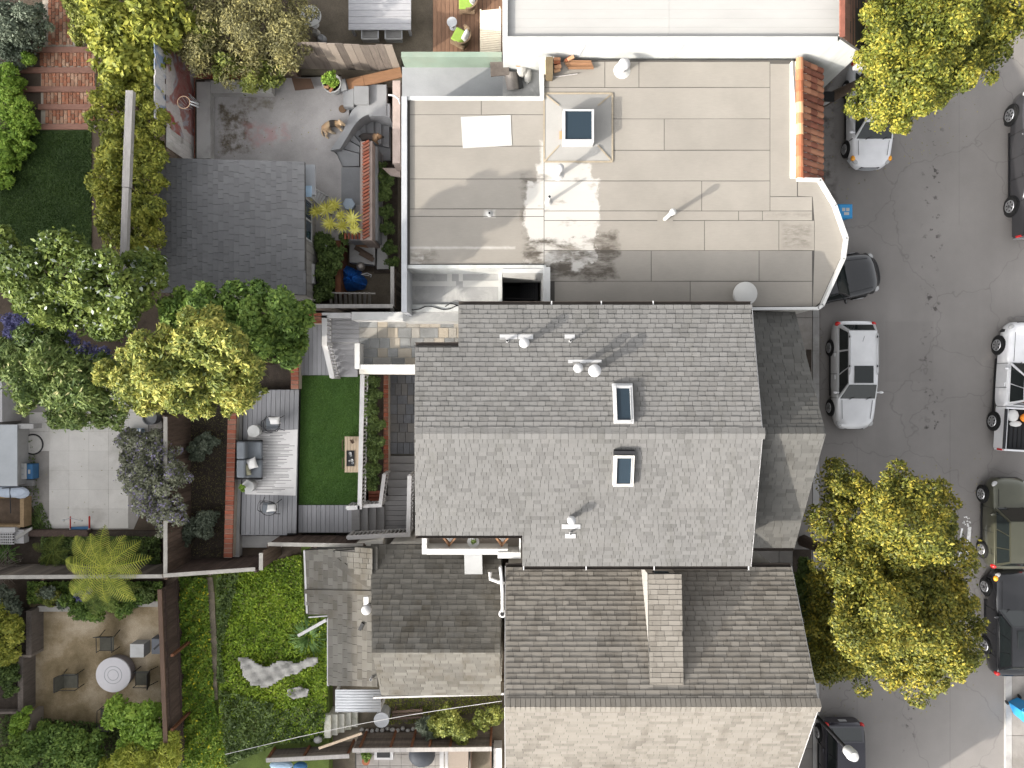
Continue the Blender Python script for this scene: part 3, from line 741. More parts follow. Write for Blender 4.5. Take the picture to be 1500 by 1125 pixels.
# raised stone terrace on the north west corner
tz = 2.6
build(MB().prism(pxpoly([(526,462),(690,462),(690,548),(526,548)], tz), -1.2, tz-.012), 'terrace', mt['stucco'], H)
cells = []; r = random.Random(5); y = 468
rows = [(468, 480), (480, 495), (495, 510), (510, 524), (524, 536)]
for k, (y0, y1) in enumerate(rows):
    x = 526
    while x < 670:
        w = r.choice((12, 15, 15, 20, 27)); x1 = min(x+w, 672)
        a = P(x+.4, y0+.4, tz+.02); c = P(x1-.4, y1-.4, tz+.02)
        bpiece('slate_tile', mt['slate'], H, a.x, c.x, a.y, c.y, tz-.01, tz+.02+r.uniform(-.003, .003)); x = x1
build(MB().pbox(515, 672, 457, 468.5, tz-.2, 3.55), 'parapet', mt['white'], H)
build(MB().pbox(526, 609, 534, 540.5, tz-.3, 3.3), 'parapet', mt['white'], H)
build(MB().pbox(519.5, 526.8, 503, 540.2, tz-.3, 3.32), 'parapet', mt['white'], H)
build(MB().pbox(524, 610, 543.5, 547, 2.35, 2.55), 'terrace_gutter', mt['gutter'], H)

# ------------------------------------------------------------------ garden deck, steps, railings
dk = thing('garden_deck', 'low grey board deck with the sofa and striped rug on it', 'deck', P(395, 680, YZ))
def boards(par, name, mat, px0, px1, py0, py1, z, step, axis='v', th=.03, jit=0):
    n = max(1, round(((px1-px0) if axis == 'v' else (py1-py0))/step)); s = ((px1-px0) if axis == 'v' else (py1-py0))/n
    for i in range(n):
        if axis == 'v': a = P(px0+i*s+.22, py0, z); c = P(px0+(i+1)*s-.22, py1, z)
        else: a = P(px0, py0+i*s+.22, z); c = P(px1, py0+(i+1)*s-.22, z)
        bpiece(name, mat, par, a.x, c.x, a.y, c.y, z-th, z+rnd.uniform(-.002, .002))
DZ = YZ+.45
build(MB().prism(pxpoly([(356,571),(438,571),(434,783),(352,783)], DZ-.04), YZ-.05, DZ-.035), 'deck_frame', mt['black'], dk)
for i in range(12):
    a0 = 357+i*6.75; t = i*6.75
    x0 = a0; x1 = a0+6.75
    pa = [P(x0+.25, 571, DZ), P(x1-.25, 571, DZ), P(x1-4.25, 784 if i < 10 else 781, DZ), P(x0-3.75, 784 if i < 10 else 781, DZ)]
    build(MB().slab([Vector((p.x, p.y, DZ)) for p in pa], .03), 'deck_board', mt['deck'], dk)
d2 = thing('lower_deck', 'grey boarded landing at the foot of the turf beside the deck', 'deck', P(475, 762, YZ))
boards(d2, 'deck_board', mt['deck'], 437, 516, 740, 780, YZ+.22, 6.8)
build(MB().pbox(436, 516, 740, 781, YZ-.05, YZ+.18), 'deck_frame', mt['black'], d2)
d3 = thing('side_deck', 'grey boarded walk beside the terrace steps above the turf', 'deck', P(455, 515, YZ))
build(MB().pbox(439, 490, 476, 549, YZ-.05, YZ+.2), 'deck_frame', mt['black'], d3)
boards(d3, 'deck_board', mt['deck'], 439, 490, 475, 549.5, YZ+.24, 6.6)
st = thing('terrace_steps', 'pale grey board steps climbing from the turf to the stone terrace', 'steps', P(505, 520, YZ))
boards(st, 'landing_board', mt['deckh'], 477, 526, 463, 502, tz-.005, 6.5, 'h')
build(MB().pbox(479, 526, 464, 502, YZ-.1, tz-.045), 'landing_frame', mt['stucco'], st)
ys = [502, 511, 520, 530, 541, 552]
for i in range(5):
    z = tz-.24*(i+1); xl = 478+i*2.8
    a = P(xl, ys[i], z); c = P(525-i*.3, ys[i+1], z)
    bpiece('tread', mt['deckh'], st, a.x, c.x, a.y, c.y, z-.04, z)
    build(MB().box(a.x+.02, c.x-.02, a.y, c.y+.02, YZ-.1, z-.045), 'riser', mt['white_rail'], st)
def railing(name, label, tops, zb, mat, w=.16, step=.16, group=None, flat=.07):
    """tops: list of world points of the top rail; zb: base height at each"""
    t = thing(name, label, 'railing', (tops[0].x, tops[0].y, zb[0]), group)
    for i in range(len(tops)-1):
        a, b = tops[i], tops[i+1]; d = (b-a); L = d.length; k = d.normalized()
        ext = k*(w/2 if i < len(tops)-2 else 0)
        build(MB().beam(a, b+ext, w, flat), 'top_rail', mat, t)
        n = max(2, int(L/step))
        for j in range(1, n):
            q = a.lerp(b, j/n); z0 = zb[i]+(zb[i+1]-zb[i])*j/n
            bpiece('baluster', mat, t, q.x-.022, q.x+.022, q.y-.022, q.y+.022, z0, q.z-.03)
        za, zc = zb[i], zb[i+1]
        build(MB().beam(Vector((a.x, a.y, za+.1)), Vector((b.x, b.y, zc+.1)), .05, .06), 'bottom_rail', mat, t)
    for q, z in zip(tops, zb): bpiece('newel_post', mat, t, q.x-.05, q.x+.05, q.y-.05, q.y+.05, z-.1, q.z-.02)
    return t
RG = None
railing('railing', 'white stair railing bending round the terrace steps', [P(514,462,3.5), P(475.5,462,3.5), P(475.5,503,3.5), P(487,553,2.45)], [2.5, 2.5, 2.5, 1.3], mt['white_rail'], .2)
railing('railing', 'long white railing along the right edge of the turf', [P(531,549,2.45), P(527,743,2.45), P(508,744,2.45)], [1.35, 1.35, 1.35], mt['white_rail'], .17)
railing('railing', 'short white railing between planting bed and lower steps', [P(532,741,1.9), P(557,740,1.9), P(563,695,1.6)], [.9, .9, .6], mt['white_rail'], .15)
railing('railing', 'white railing along the fence side of the lower landing', [P(600,697,1.9), P(598,783,2.0), P(509,787.5,2.5)], [.75, .75, 1.4], mt['white_rail'], .17)
# lower walk and steps
WZ = .25
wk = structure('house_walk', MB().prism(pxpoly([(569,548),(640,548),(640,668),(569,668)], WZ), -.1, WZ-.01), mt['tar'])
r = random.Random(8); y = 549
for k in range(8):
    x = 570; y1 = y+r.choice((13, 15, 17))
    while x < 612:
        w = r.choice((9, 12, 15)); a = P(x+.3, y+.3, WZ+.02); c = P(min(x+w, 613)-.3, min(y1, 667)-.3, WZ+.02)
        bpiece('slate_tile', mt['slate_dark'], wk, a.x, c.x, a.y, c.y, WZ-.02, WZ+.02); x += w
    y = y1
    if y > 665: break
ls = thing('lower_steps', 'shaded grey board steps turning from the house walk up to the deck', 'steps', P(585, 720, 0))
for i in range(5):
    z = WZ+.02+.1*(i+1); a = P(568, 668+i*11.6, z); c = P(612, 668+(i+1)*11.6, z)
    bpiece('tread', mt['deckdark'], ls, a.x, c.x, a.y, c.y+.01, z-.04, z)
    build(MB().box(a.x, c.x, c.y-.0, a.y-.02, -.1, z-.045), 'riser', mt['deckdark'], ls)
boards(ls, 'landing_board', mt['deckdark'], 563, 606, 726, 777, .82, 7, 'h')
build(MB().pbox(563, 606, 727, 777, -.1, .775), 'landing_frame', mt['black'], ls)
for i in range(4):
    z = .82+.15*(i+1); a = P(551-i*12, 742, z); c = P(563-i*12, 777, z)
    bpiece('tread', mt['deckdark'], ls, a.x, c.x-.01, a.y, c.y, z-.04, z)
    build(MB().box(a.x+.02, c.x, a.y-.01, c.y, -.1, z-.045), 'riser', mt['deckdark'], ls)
pb = structure('planting_bed', MB().prism(pxpoly([(533,549),(561,549),(561,722),(533,722)], .7), -.1, .7), mt['mulch'])
be = structure('bed_edging', MB().prism(pxpoly([(561.3,549),(569,549),(569,700),(561.3,700)], .7), -.1, .66), mt['mortar'])
for i in range(22):
    a = P(561.8, 550+i*6.8, .74); c = P(568.4, 556+i*6.8, .74); bpiece('brick', mt['brick'], be, a.x, c.x, a.y, c.y, .6, .74)
for i in range(3):
    a = P(540, 719+i*5.2, .74); c = P(557, 723.4+i*5.2, .74); bpiece('brick', mt['brick'], be, a.x, c.x, a.y, c.y, .55, .74)
# brick wall behind the deck
def brick_run(root, x0, x1, y0, y1, z0, z1, n, dx=0):
    build(MB().slab([P(x0+.4, y0, z1-.03), P(x1-.4, y0, z1-.03), P(x1-.4+dx, y1, z1-.03), P(x0+.4+dx, y1, z1-.03)], z1-z0), 'wall_core', mt['mortar'], root)
    h = (y1-y0)/n
    for i in range(n):
        t = i/n*dx; a = P(x0+t, y0+i*h+.5, z1); c = P(x1+t, y0+(i+1)*h-.5, z1)
        bpiece('brick', mt['brick'], root, a.x, c.x, a.y, c.y, z1-.09, z1+rnd.uniform(-.006, .006))
bwl = thing('brick_wall', 'low red brick wall between the mulch bed and the grey deck', 'wall', P(340, 700, YZ))
brick_run(bwl, 334.5, 346.5, 580, 817, YZ-.1, 2.0, 34, -7)
bwl2 = thing('brick_wall', 'short red brick wall beside the side deck under the trees', 'wall', P(431, 540, YZ))
brick_run(bwl2, 426, 437, 506, 570, YZ-.1, 1.9, 10)
brick_run(bwl2, 452, 471, 458, 474, YZ-.1, 1.9, 3)
structure('concrete_strip', MB().slab([P(347.5,578,1.55), P(357,578,1.55), P(350,816,1.55), P(341,816,1.55)], .6).pbox(350, 412, 785, 802, YZ-.1, YZ+.1), mt['concrete'])

# ------------------------------------------------------------------ neighbour to the south east
SH = thing('brown_shingled_house', 'brown shingled house with a shed dormer and a pale sunlit south slope', 'house', (5, -10.6, 0))
YS_ = P(0, 1034, 7.5).y; sl = .56; zse = lambda x, y: 7.5-sl*abs(y-YS_)
yE = onplane(900, 831, zse).y; yE2 = 2*YS_-yE
X0, X1 = -.23, 10.12
se_n = [Vector((X0,YS_,7.5)), Vector((X0,yE,zse(0,yE))), Vector((X1,yE,zse(0,yE))), Vector((X1,YS_,7.5))]
se_s = [Vector((X0,YS_,7.5)), Vector((X0,yE2,zse(0,yE2))), Vector((X1,yE2,zse(0,yE2))), Vector((X1,YS_,7.5))]
build(MB().prism([(X0+.1,yE-.2),(X1-.2,yE-.2),(X1-.2,yE2+.2),(X0+.1,yE2+.2)], -1.2, zse(0,yE)-.1), 'wall', mt['stucco'], SH)
build(MB().add([(xx, yy, zz) for xx in (X0+.11, X1-.21) for yy, zz in ((yE-.2, zse(0,yE)-.1), (yE2+.2, zse(0,yE)-.1), (YS_, 7.3))], [(0,2,1),(3,4,5),(0,3,5,2),(1,2,5,4)]), 'gable', mt['stucco'], SH)
rS = build(MB().slab(se_n, .16).slab(se_s, .16), 'roof', mt['roof_under'], SH)
it = shingle_field([p+lift for p in se_n], EX, Vector((0,-1,sl)), .17, .36, .040, 15, .45, 'rand')
it2 = shingle_field([p+lift for p in se_s], EX, Vector((0,1,sl)), .15, .36, .010, 16, .45, 'rand')
lay_shingles(it+it2, rS, mt['sh_se'], 300)
xx = X0+.02
while xx < X1-.1:
    for s in (1, -1):
        n = Vector((0, sl*s, 1)).normalized(); vv = Vector((0, -s, sl)).normalized()
        piece('ridge_cap', mt['sh_se'], rS, Vector((xx+.08, YS_+s*.11, 7.5-.025+.02)), EX, vv, n, (.15, .25, .022))
    xx += .165
for xx in (X1+.012, X0-.012):
    for yy in (yE, yE2): build(MB().beam((xx, yy, zse(0,yE)-.1), (xx, YS_, 7.4), .02, .2), 'rake_trim', mt['white_rail'], SH)
# dormer
zt = zse(0, P(0, 1003, 7.1).y); A = onplane(951, 1000, zse); B = onplane(1001, 1003, zse)
zd = 6.95; a0 = P(944, 841, zd); b0 = P(996, 841, zd)
dx0, dx1 = A.x, B.x
dn = [Vector((dx0, a0.y, zd)), Vector((dx1, a0.y, zd)), Vector((dx1, B.y, B.z+.03)), Vector((dx0, B.y, B.z+.03))]
dm = build(MB().slab(dn, .12), 'dormer_roof', mt['roof_under'], SH)
sd = (dn[3]-dn[0]).normalized()
lay_shingles(shingle_field([p+lift for p in dn], EX, sd, .17, .34, .02, 17, .3, 'rand'), dm, mt['sh_se'], 300)
g = a0.y-.12
build(MB().add([(dx0+.08, g, zse(0,g)-.1), (dx0+.08, B.y, B.z-.1), (dx0+.08, g, zd-.1), (dx1-.08, g, zse(0,g)-.1), (dx1-.08, B.y, B.z-.1), (dx1-.08, g, zd-.1)], [(0,1,2),(3,5,4),(0,2,5,3)]), 'dormer_wall', mt['siding'], SH)
build(MB().box(dx0+.3, dx1-.3, g, g+.02, zd-.75, zd-.2), 'dormer_window', mt['glass'], SH)
vz = lambda x, y: zse(x, y)
gutter(SH, X0, X1, yE+.012, zse(0,yE), 1)
# downpipe at its west edge
wp = build(MB().tube([P(733,830,5.9), P(735,850,5.6), P(736,872,5.5), P(736,896,5.5)], .06, 8), 'drain_pipe', mt['white_metal'], SH, smooth=50)
build(MB().lathe(P(736, 899, 5.5), [(.13, -.1), (.14, .02), (.09, .04), (.07, .0)], 16), 'pipe_mouth', mt['white_metal'], wp, smooth=50)
build(MB().lathe(P(736, 899, 5.52), [(.065, 0), (.065, .012)], 12), 'opening', mt['black'], wp)

# ------------------------------------------------------------------ neighbour to the south west
W = thing('old_cottage', 'low cottage with dark mossy shingles and a lean-to roof behind the weedy yard', 'house', (-3, -9.3, 0))
YC = P(0, 956, 5.5).y; zc = lambda x, y: 5.5-.75*abs(y-YC)
cN = onplane(640, 798, zc); cS = onplane(640, 1018, zc)
XA, XB = P(545, 0, 5.5).x, -.42
qn = onplane(543, 798, zc)
c_n = [Vector((XA,YC,5.5)), Vector((qn.x,cN.y,cN.z)), Vector((XB,cN.y,cN.z)), Vector((XB,YC,5.5))]
c_s = [Vector((XA,YC,5.5)), Vector((XA,cS.y,cS.z)), Vector((XB,cS.y,cS.z)), Vector((XB,YC,5.5))]
build(MB().prism([(XA+.1,cN.y-.1),(XB,cN.y-.1),(XB,cS.y+.15),(XA+.1,cS.y+.15)], -1.2, 2.9), 'wall', mt['stucco'], W)
build(MB().add([(xx, yy, zz) for xx in (XA+.12, XB-.1) for yy, zz in ((cN.y-.1, 2.9), (cS.y+.15, 2.9), (cS.y+.15, cS.z-.12), (YC, 5.3))], [(0,3,2,1),(4,5,6,7),(0,4,7,3),(2,3,7,6),(1,2,6,5)]), 'gable', mt['siding'], W)
rC = build(MB().slab(c_n, .15).slab(c_s, .15), 'roof', mt['roof_under'], W)
it = shingle_field([p+lift for p in c_n], EX, Vector((0,-1,.75)), .20, .36, .022, 25, .3, 'rand')+shingle_field([p+lift for p in c_s], EX, Vector((0,1,.75)), .20, .40, .014, 26, .4, 'rand')
lay_shingles(it, rC, mt['sh_sw'], 300)
# lean-to facing the yard
zl = lambda x, y: 2.75+.30*(x-P(446,0,2.75).x)
lp_ = [(446,806),(553,800),(553,1006),(481,1004),(481,900),(450,900)]
lt = [onplane(px, py, zl) for px, py in lp_]
build(MB().slab([Vector((p.x, p.y, p.z)) for p in lt], .14), 'lean_to_roof', mt['roof_under'], W)
rl = [o for o in W.children if o.name.startswith('lean_to')][0]
lay_shingles(shingle_field([p+lift for p in lt], EY, Vector((1,0,.30)), .215, .34, .018, 27, .3, 'rand'), rl, mt['sh_sw'], 300)
build(MB().prism([(p.x+.12*(1 if i in (0,3,4,5) else 0), p.y) for i, p in enumerate(lt)], -1.2, 2.6), 'lean_to_wall', mt['stucco'], W)
up = Vector((0,0,.05))
build(MB().beam(onplane(492,822,zl)+up, onplane(545,858,zl)+up, .3, .03), 'hip_cap', mt['sh_sw'], W)
build(MB().beam(onplane(447,866,zl)+up, onplane(545,868,zl)+up, .16, .03), 'hip_cap', mt['sh_sw'], W)
hf = [onplane(489,806,zl)+up*3, onplane(547,802,zl)+up*3, onplane(547,858,zl)+up*3]
hfo = build(MB().slab(hf, .1), 'hip_face', mt['roof_under'], W)
lay_shingles(shingle_field([p+lift for p in hf], Vector((1,0,.30)), Vector((0,-1,0)), .2, .36, .018, 28, .3, 'rand'), hfo, mt['sh_sw'], 300)
build(MB().beam(P(481,905,2.75), P(481,1004,2.75), .09, .09).beam(P(446,806,2.75), P(450,898,2.75), .07, .09), 'lean_to_gutter', mt['white_rail'], W)
def cv(px, py): return onplane(px, py, zl)
vent(537, 893, .11, .45, True, (533, 874, 540, 886), cv, W)
vent(543, 996, .05, .3, False, None, cv, W)
build(MB().beam(cv(527,922)+up, cv(532,912)+up, .12, .08), 'roof_vent', mt['black'], W)
build(MB().beam(P(547,1021.5,3.55), P(738,1016,3.55), .07, .10), 'south_gutter', mt['white_rail'], W)
# white duct and debris in the valley
build(MB().slab([P(680,813,4.3), P(706,813,4.3), P(707,853,3.55), P(681,853,3.55)], .25), 'white_duct', M('duct_grey', (.29,.295,.30), .6, .06, 1, .05), W)
build(MB().tube([P(718,838,4.2), P(718,848,4.2), P(738,855,4.4)], .07, 8), 'valley_pipe', mt['white_metal'], W, smooth=50)
# back stoop: corrugated awning and steps
aw = thing('corrugated_awning', 'pale corrugated plastic awning over the cottage back stoop', 'awning', P(524, 1026, .6))
vs = []; n = 64
for i in range(n+1):
    y = 1010+i*(33/n); h = .011*math.cos(i*PI/4)
    vs += [P(491, y, 2.35+h), P(558, y, 2.35+h)]
ob_ = build(MB().add(vs, [(2*i, 2*i+1, 2*i+3, 2*i+2) for i in range(n)]), 'awning_sheet', mt['pale_awning'] if 'pale_awning' in mt else M('pale_awning', (.40,.41,.43), .7, .12, 2, .08), aw, smooth=True)
so = ob_.modifiers.new('thickness', 'SOLIDIFY'); so.thickness = .012
for px, py in ((493,1012),(556,1012),(493,1041),(556,1041)):
    q = P(px, py, 2.35); build(MB().box(q.x-.04, q.x+.04, q.y-.04, q.y+.04, .5, 2.33), 'awning_post', mt['white_rail'], aw)
ss = thing('stoop_steps', 'mossy white concrete steps below the corrugated awning', 'steps', P(500, 1060, .6))
for i in range(5):
    z = .75+.17*(4-i); x0 = 475+i*9.8
    a = P(x0, 1048-i*1.2, z); c = P(x0+9.4, 1081-i*4, z)
    build(MB().box(a.x, c.x, a.y, c.y, .5, z), 'tread', M('stoop_white', (.55,.54,.48), .9, .25, 2, .2, stain=(.2,.2,.1), stain_amt=.7, stain_s=2) if i == 0 else bpy.data.materials['stoop_white'], ss)

# ------------------------------------------------------------------ flat roofed neighbour to the north
F = thing('flat_roofed_house', 'flat roofed house with tan roofing sheets, a curved front bay and clay tile edging', 'house', (3, 8, 0))
FZ = 5.2
main_out = [(597,145),(797,145),(797,88),(1168,88),(1168,262),(1200,263),(1222,301),(1239,349),(1235,379),(1204,447),(1198,452),(797,452),(797,390),(597,390)]
build(MB().prism(pxpoly(main_out, FZ), -1.2, FZ-.02), 'wall', mt['stucco'], F)
rb = build(MB().prism([(x*1.0, y) for x, y in pxpoly(main_out, FZ)], FZ-.019, FZ), 'roof', mt['tar'], F)
panels = []
def prow(y0, y1, xs):
    for a, b in zip(xs[:-1], xs[1:]): panels.append((a, b, y0, y1))
prow(90, 128, (797, 886, 936, 1128)); prow(128, 174, (797, 1128)); prow(174, 220, (797, 973, 1128)); prow(220, 265, (797, 1128))
prow(265, 309, (797, 1028, 1128)); prow(309, 323, (797, 1082, 1117, 1190)); prow(323, 367, (797, 1032, 1141, 1193)); prow(367, 412, (797, 954, 1112, 1190)); prow(412, 449, (812, 1011, 1190))
prow(146, 168, (600, 705, 797)); prow(168, 214, (600, 797)); prow(214, 262, (600, 797)); prow(262, 306, (600, 797)); prow(306, 317, (600, 797)); prow(317, 387, (600, 797))
panels += [(1128, 1168, 93, 288), (1128, 1190, 288, 309)]
for x0, x1, y0, y1 in panels:
    q = .45; pts = [P(x0+q, y0+q, FZ+.012), P((x0+x1)/2, y0+q+rnd.uniform(-.3, .3), FZ+.012), P(x1-q, y0+q, FZ+.012), P(x1-q, y1-q, FZ+.012), P((x0+x1)/2, y1-q+rnd.uniform(-.3, .3), FZ+.012), P(x0+q, y1-q, FZ+.012)]
    build(MB().slab(pts, .012), 'roofing_sheet', mt['membrane'], rb)
build(MB().slab([P(x, y, FZ+.011) for x, y in ((1190.6,288),(1169,287),(1169,265),(1198,266),(1219,303),(1235,349),(1231,378),(1201,443),(1194,449),(1190.6,449),(1193.4,367),(1193.4,324))], .01), 'roofing_sheet', mt['membrane'], rb)
build(MB().slab([P(x, y, FZ+.03) for x, y in ((675,171),(748,168.5),(750,213),(678,217))], .014), 'white_sheet', mt['coating_white'], rb)
# bay edge, parapets
edge = [P(x, y, FZ+.1) for x, y in ((1168,263),(1200,264),(1222,301),(1239,349),(1235,379),(1204,447),(1198,452),(1098,452.5))]
mb = MB()
for a, b in zip(edge[:-1], edge[1:]): mb.beam(a, b+(b-a).normalized()*.03, .10, .22)
build(mb, 'bay_edge', mt['white'], F)
for i, (px, py) in enumerate(((1198,310),(1216,345),(1215,375),(1208,415))):
    pass
build(MB().pbox(588, 596, 141, 457, 2.0, FZ+.16), 'parapet', mt['plastic_grey'], F)
build(MB().pbox(596.4, 797, 141, 146, 2.7, FZ+.10), 'parapet', mt['wall_white'], F)
build(MB().pbox(596.4, 800, 388, 393, 3.0, FZ+.08), 'parapet', mt['wall_white'], F)
build(MB().pbox(791.5, 797, 88, 140.6, 3.0, FZ+.12), 'parapet', mt['wall_white'], F)
# low roofs
build(MB().prism(pxpoly([(589,98),(737,98),(737,146),(589,146)], 3.3), -1.2, 3.3), 'low_roof', M('low_roof_grey', (.27,.275,.285), .85, .12, 1, .1), F)
build(MB().prism(pxpoly([(736.5,86),(797,86),(797,146),(736.5,146)], 4.1), -1.2, 4.1), 'low_roof', mt['membrane_low'], F)
LZ = 4.0
build(MB().prism(pxpoly([(590,391),(733,391),(733,470),(590,470)], LZ), -1.2, LZ), 'low_roof', mt['membrane_low'], F)
build(MB().pbox(589, 596, 393, 458, LZ-.3, LZ+.3), 'kerb', mt['wall_white'], F)
build(MB().pbox(596.4, 733, 446, 456, LZ-.1, LZ+.1), 'kerb', mt['wall_white'], F)
for q in ((598, 668, 412, 419), (655, 662, 396, 412), (672, 678, 396, 412), (678, 732, 411, 420)):
    build(MB().pbox(*q, LZ-.05, LZ+.012), 'sealant_strip', mt['coating_white'], F)
build(MB().pbox(730, 735.5, 394, 446, LZ-1, LZ+.35), 'well_wall', mt['wall_white'], F)
build(MB().pbox(796, 806, 391, 446, LZ-1, FZ+.25), 'well_wall', mt['white'], F)
build(MB().pbox(735.8, 796, 393.5, 400, LZ-1, FZ+.1), 'well_wall', mt['white'], F)
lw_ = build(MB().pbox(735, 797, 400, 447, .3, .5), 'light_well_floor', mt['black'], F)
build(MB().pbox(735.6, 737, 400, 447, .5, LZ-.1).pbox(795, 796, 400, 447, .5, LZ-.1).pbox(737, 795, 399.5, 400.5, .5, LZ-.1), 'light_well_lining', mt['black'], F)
for i in range(8):
    z = 1.2+.2*i; a = P(762+i*3.2, 414, z); c = P(765.5+i*3.2, 440, z); bpiece('well_step', mt['dark_metal'], F, a.x, c.x, a.y, c.y, z-.03, z)
build(MB().tube([P(740,405,2.6), P(788,403,2.6)], .04, 6).tube([P(740,437,2.4), P(786,439,2.4)], .03, 6), 'well_pipe', mt['dark_metal'], F)
# skylight on its cricket
ck = [P(797,137,FZ+.03), P(897,137,FZ+.03), P(897,237,FZ+.03), P(797,237,FZ+.03)]
ci = [P(823,158,FZ+.14), P(872,158,FZ+.14), P(872,209,FZ+.14), P(823,209,FZ+.14)]
mtc = M('cricket_grey', (.265,.258,.245), .85, .08, 1, .08); mts = M('mastic_tan', (.30,.255,.19), .85, .2, 4, .1)
cr = build(MB().add(ck+ci, [(0,1,5,4),(1,2,6,5),(2,3,7,6),(3,0,4,7),(4,5,6,7)]), 'skylight_cricket', mtc, F)
mb = MB()
for i in range(4):
    mb.beam(ck[i]+up*.3, ck[(i+1)%4]+up*.3, .06, .012); mb.beam(ck[i]+up*.35, ci[i].lerp(ck[i], .15)+up*.3, .05, .012)
build(mb, 'mastic_line', mts, cr)
sk = build(MB().pbox(825, 828, 160, 208, FZ, FZ+.62).pbox(867, 870, 160, 208, FZ, FZ+.62).pbox(828.2, 866.8, 160, 162, FZ, FZ+.62).pbox(828.2, 866.8, 204, 208, FZ, FZ+.62), 'skylight', mt['white_metal'], F)
build(MB().pbox(827.5, 867.5, 161.5, 204.5, FZ, FZ+.57), 'pane', mt['glass_sky'], sk)
fl = lambda x, y: FZ+.012
def fvent(px, py, r, h, cap, mat='white_metal', name='vent_pipe'):
    b = P(px, py, FZ+h); v = build(MB().lathe((b.x, b.y, FZ), [(r, 0), (r, h)], 14), name, mt[mat], F, smooth=40)
    if cap: build(MB().lathe((b.x, b.y, FZ+h-.02), [(r*1.3, 0), (r*1.7, .06), (r*1.6, .14), (r*.9, .22), (.01, .24)], 16), 'cap', mt[mat], v, smooth=60)
    else: build(MB().lathe((b.x, b.y, FZ+h), [(r*.75, 0), (r*.75, .005)], 12), 'opening', mt['black'], v)
    build(MB().lathe((b.x, b.y, FZ+.013), [(r*2.4, 0), (r*1.2, .07)], 14), 'flashing', mt['coating_white'], v)
fvent(914, 95, .13, .45, True); fvent(820, 247, .09, .75, True); fvent(805, 288, .06, .75, False); fvent(717, 312, .05, .12, False, 'coating_white')
fb = P(974, 321, FZ); ft = P(977, 316, FZ+.85)
ftop = Vector((fb.x+.06, fb.y+.02, FZ+.9)); fv = build(MB().tube([fb, ftop], .075, 12), 'flue_pipe', mt['coating_white'], F, smooth=40)
build(MB().lathe(ftop, [(.11, -.05), (.12, .1), (.05, .16)], 14), 'cap', mt['coating_white'], fv, smooth=50)
for q in ((963,986,310,335),(993,1004,288,298)): 
    build(MB().pbox(*q, FZ+.012, FZ+.02), 'roof_patch', mt['membrane'], F)
b = P(1092, 430, FZ+.5)
vd = build(MB().lathe((b.x, b.y, FZ), [(.30, 0), (.30, .4), (.42, .42), (.42, .52), (.25, .6), (.01, .62)], 22), 'chimney_cap', mt['coating_white'], F, smooth=35)
# clay tiles along the front
ux_ = P(1173, 0, 5.55).x; x2 = P(1203, 0, 4.9).x
def barrel_mesh():
    vs = []; n = 6
    for y in (-.5, .5):
        for k in range(n+1): t = PI*k/n; rr = .5 if y < 0 else .42; vs.append((rr*math.cos(t), y, rr*math.sin(t)))
    for y in (-.5, .5):
        for k in range(n+1): t = PI*k/n; rr = .40 if y < 0 else .33; vs.append((rr*math.cos(t), y, rr*math.sin(t)))
    m_ = n+1; f = [(k, k+1, m_+k+1, m_+k) for k in range(n)]+[(2*m_+k, 3*m_+k, 3*m_+k+1, 2*m_+k+1) for k in range(n)]+[(k, 2*m_+k, 2*m_+k+1, k+1) for k in range(n)]
    return vs, f
for key in ('terracotta', 'terracotta_red'):
    me = bpy.data.meshes.new('barrel'); me.from_pydata(*[barrel_mesh()[0], [], barrel_mesh()[1]]); me.materials.append(mt[key]); me.update(); _UNIT[('barrel', mt[key].name)] = me
te = build(MB().slab([Vector((ux_-.25, P(0,87,5.5).y, 5.41)), Vector((ux_, P(0,87,5.5).y, 5.5)), Vector((x2-.05, P(0,87,5.5).y, 4.85)), Vector((x2-.05, P(0,258,5.5).y, 4.85)), Vector((ux_, P(0,258,5.5).y, 5.5)), Vector((ux_-.25, P(0,258,5.5).y, 5.41))], .1).box(ux_-.25, ux_+.3, P(0,258,5.5).y, P(0,87,5.5).y, FZ, 5.35), 'tile_coping', mt['stucco'], F)
r = random.Random(3); y_top = P(0, 86, 5.5).y; y_bot = P(0, 260, 5.5).y; n = 11; dy = (y_top-y_bot)/n
for i in range(n):
    piece('ridge_tile', mt['terracotta'], te, (ux_-.02, y_top-dy*(i+.5), 5.49), EX, EY, EZ, (.30, dy*1.12, .30*(.9+.02*(i%2))), 'barrel')
dslope = Vector((x2-ux_, 0, 4.9-5.55)); Ls = dslope.length; ud = dslope.normalized(); nd = Vector((-ud.z, 0, ud.x))
rows_ = 18; dyr = (y_top-y_bot)/rows_
for i in range(rows_):
    for j in range(3):
        c = Vector((ux_+.06, y_top-dyr*(i+.5), 5.45))+ud*(Ls*(j+.5)/3)+nd*(.012*(2-j))
        piece('roof_tile', mt['terracotta_red'], te, c, EY, -ud, nd, (dyr*.98, Ls/3*1.15, .16+.004*(j%2)), 'barrel')

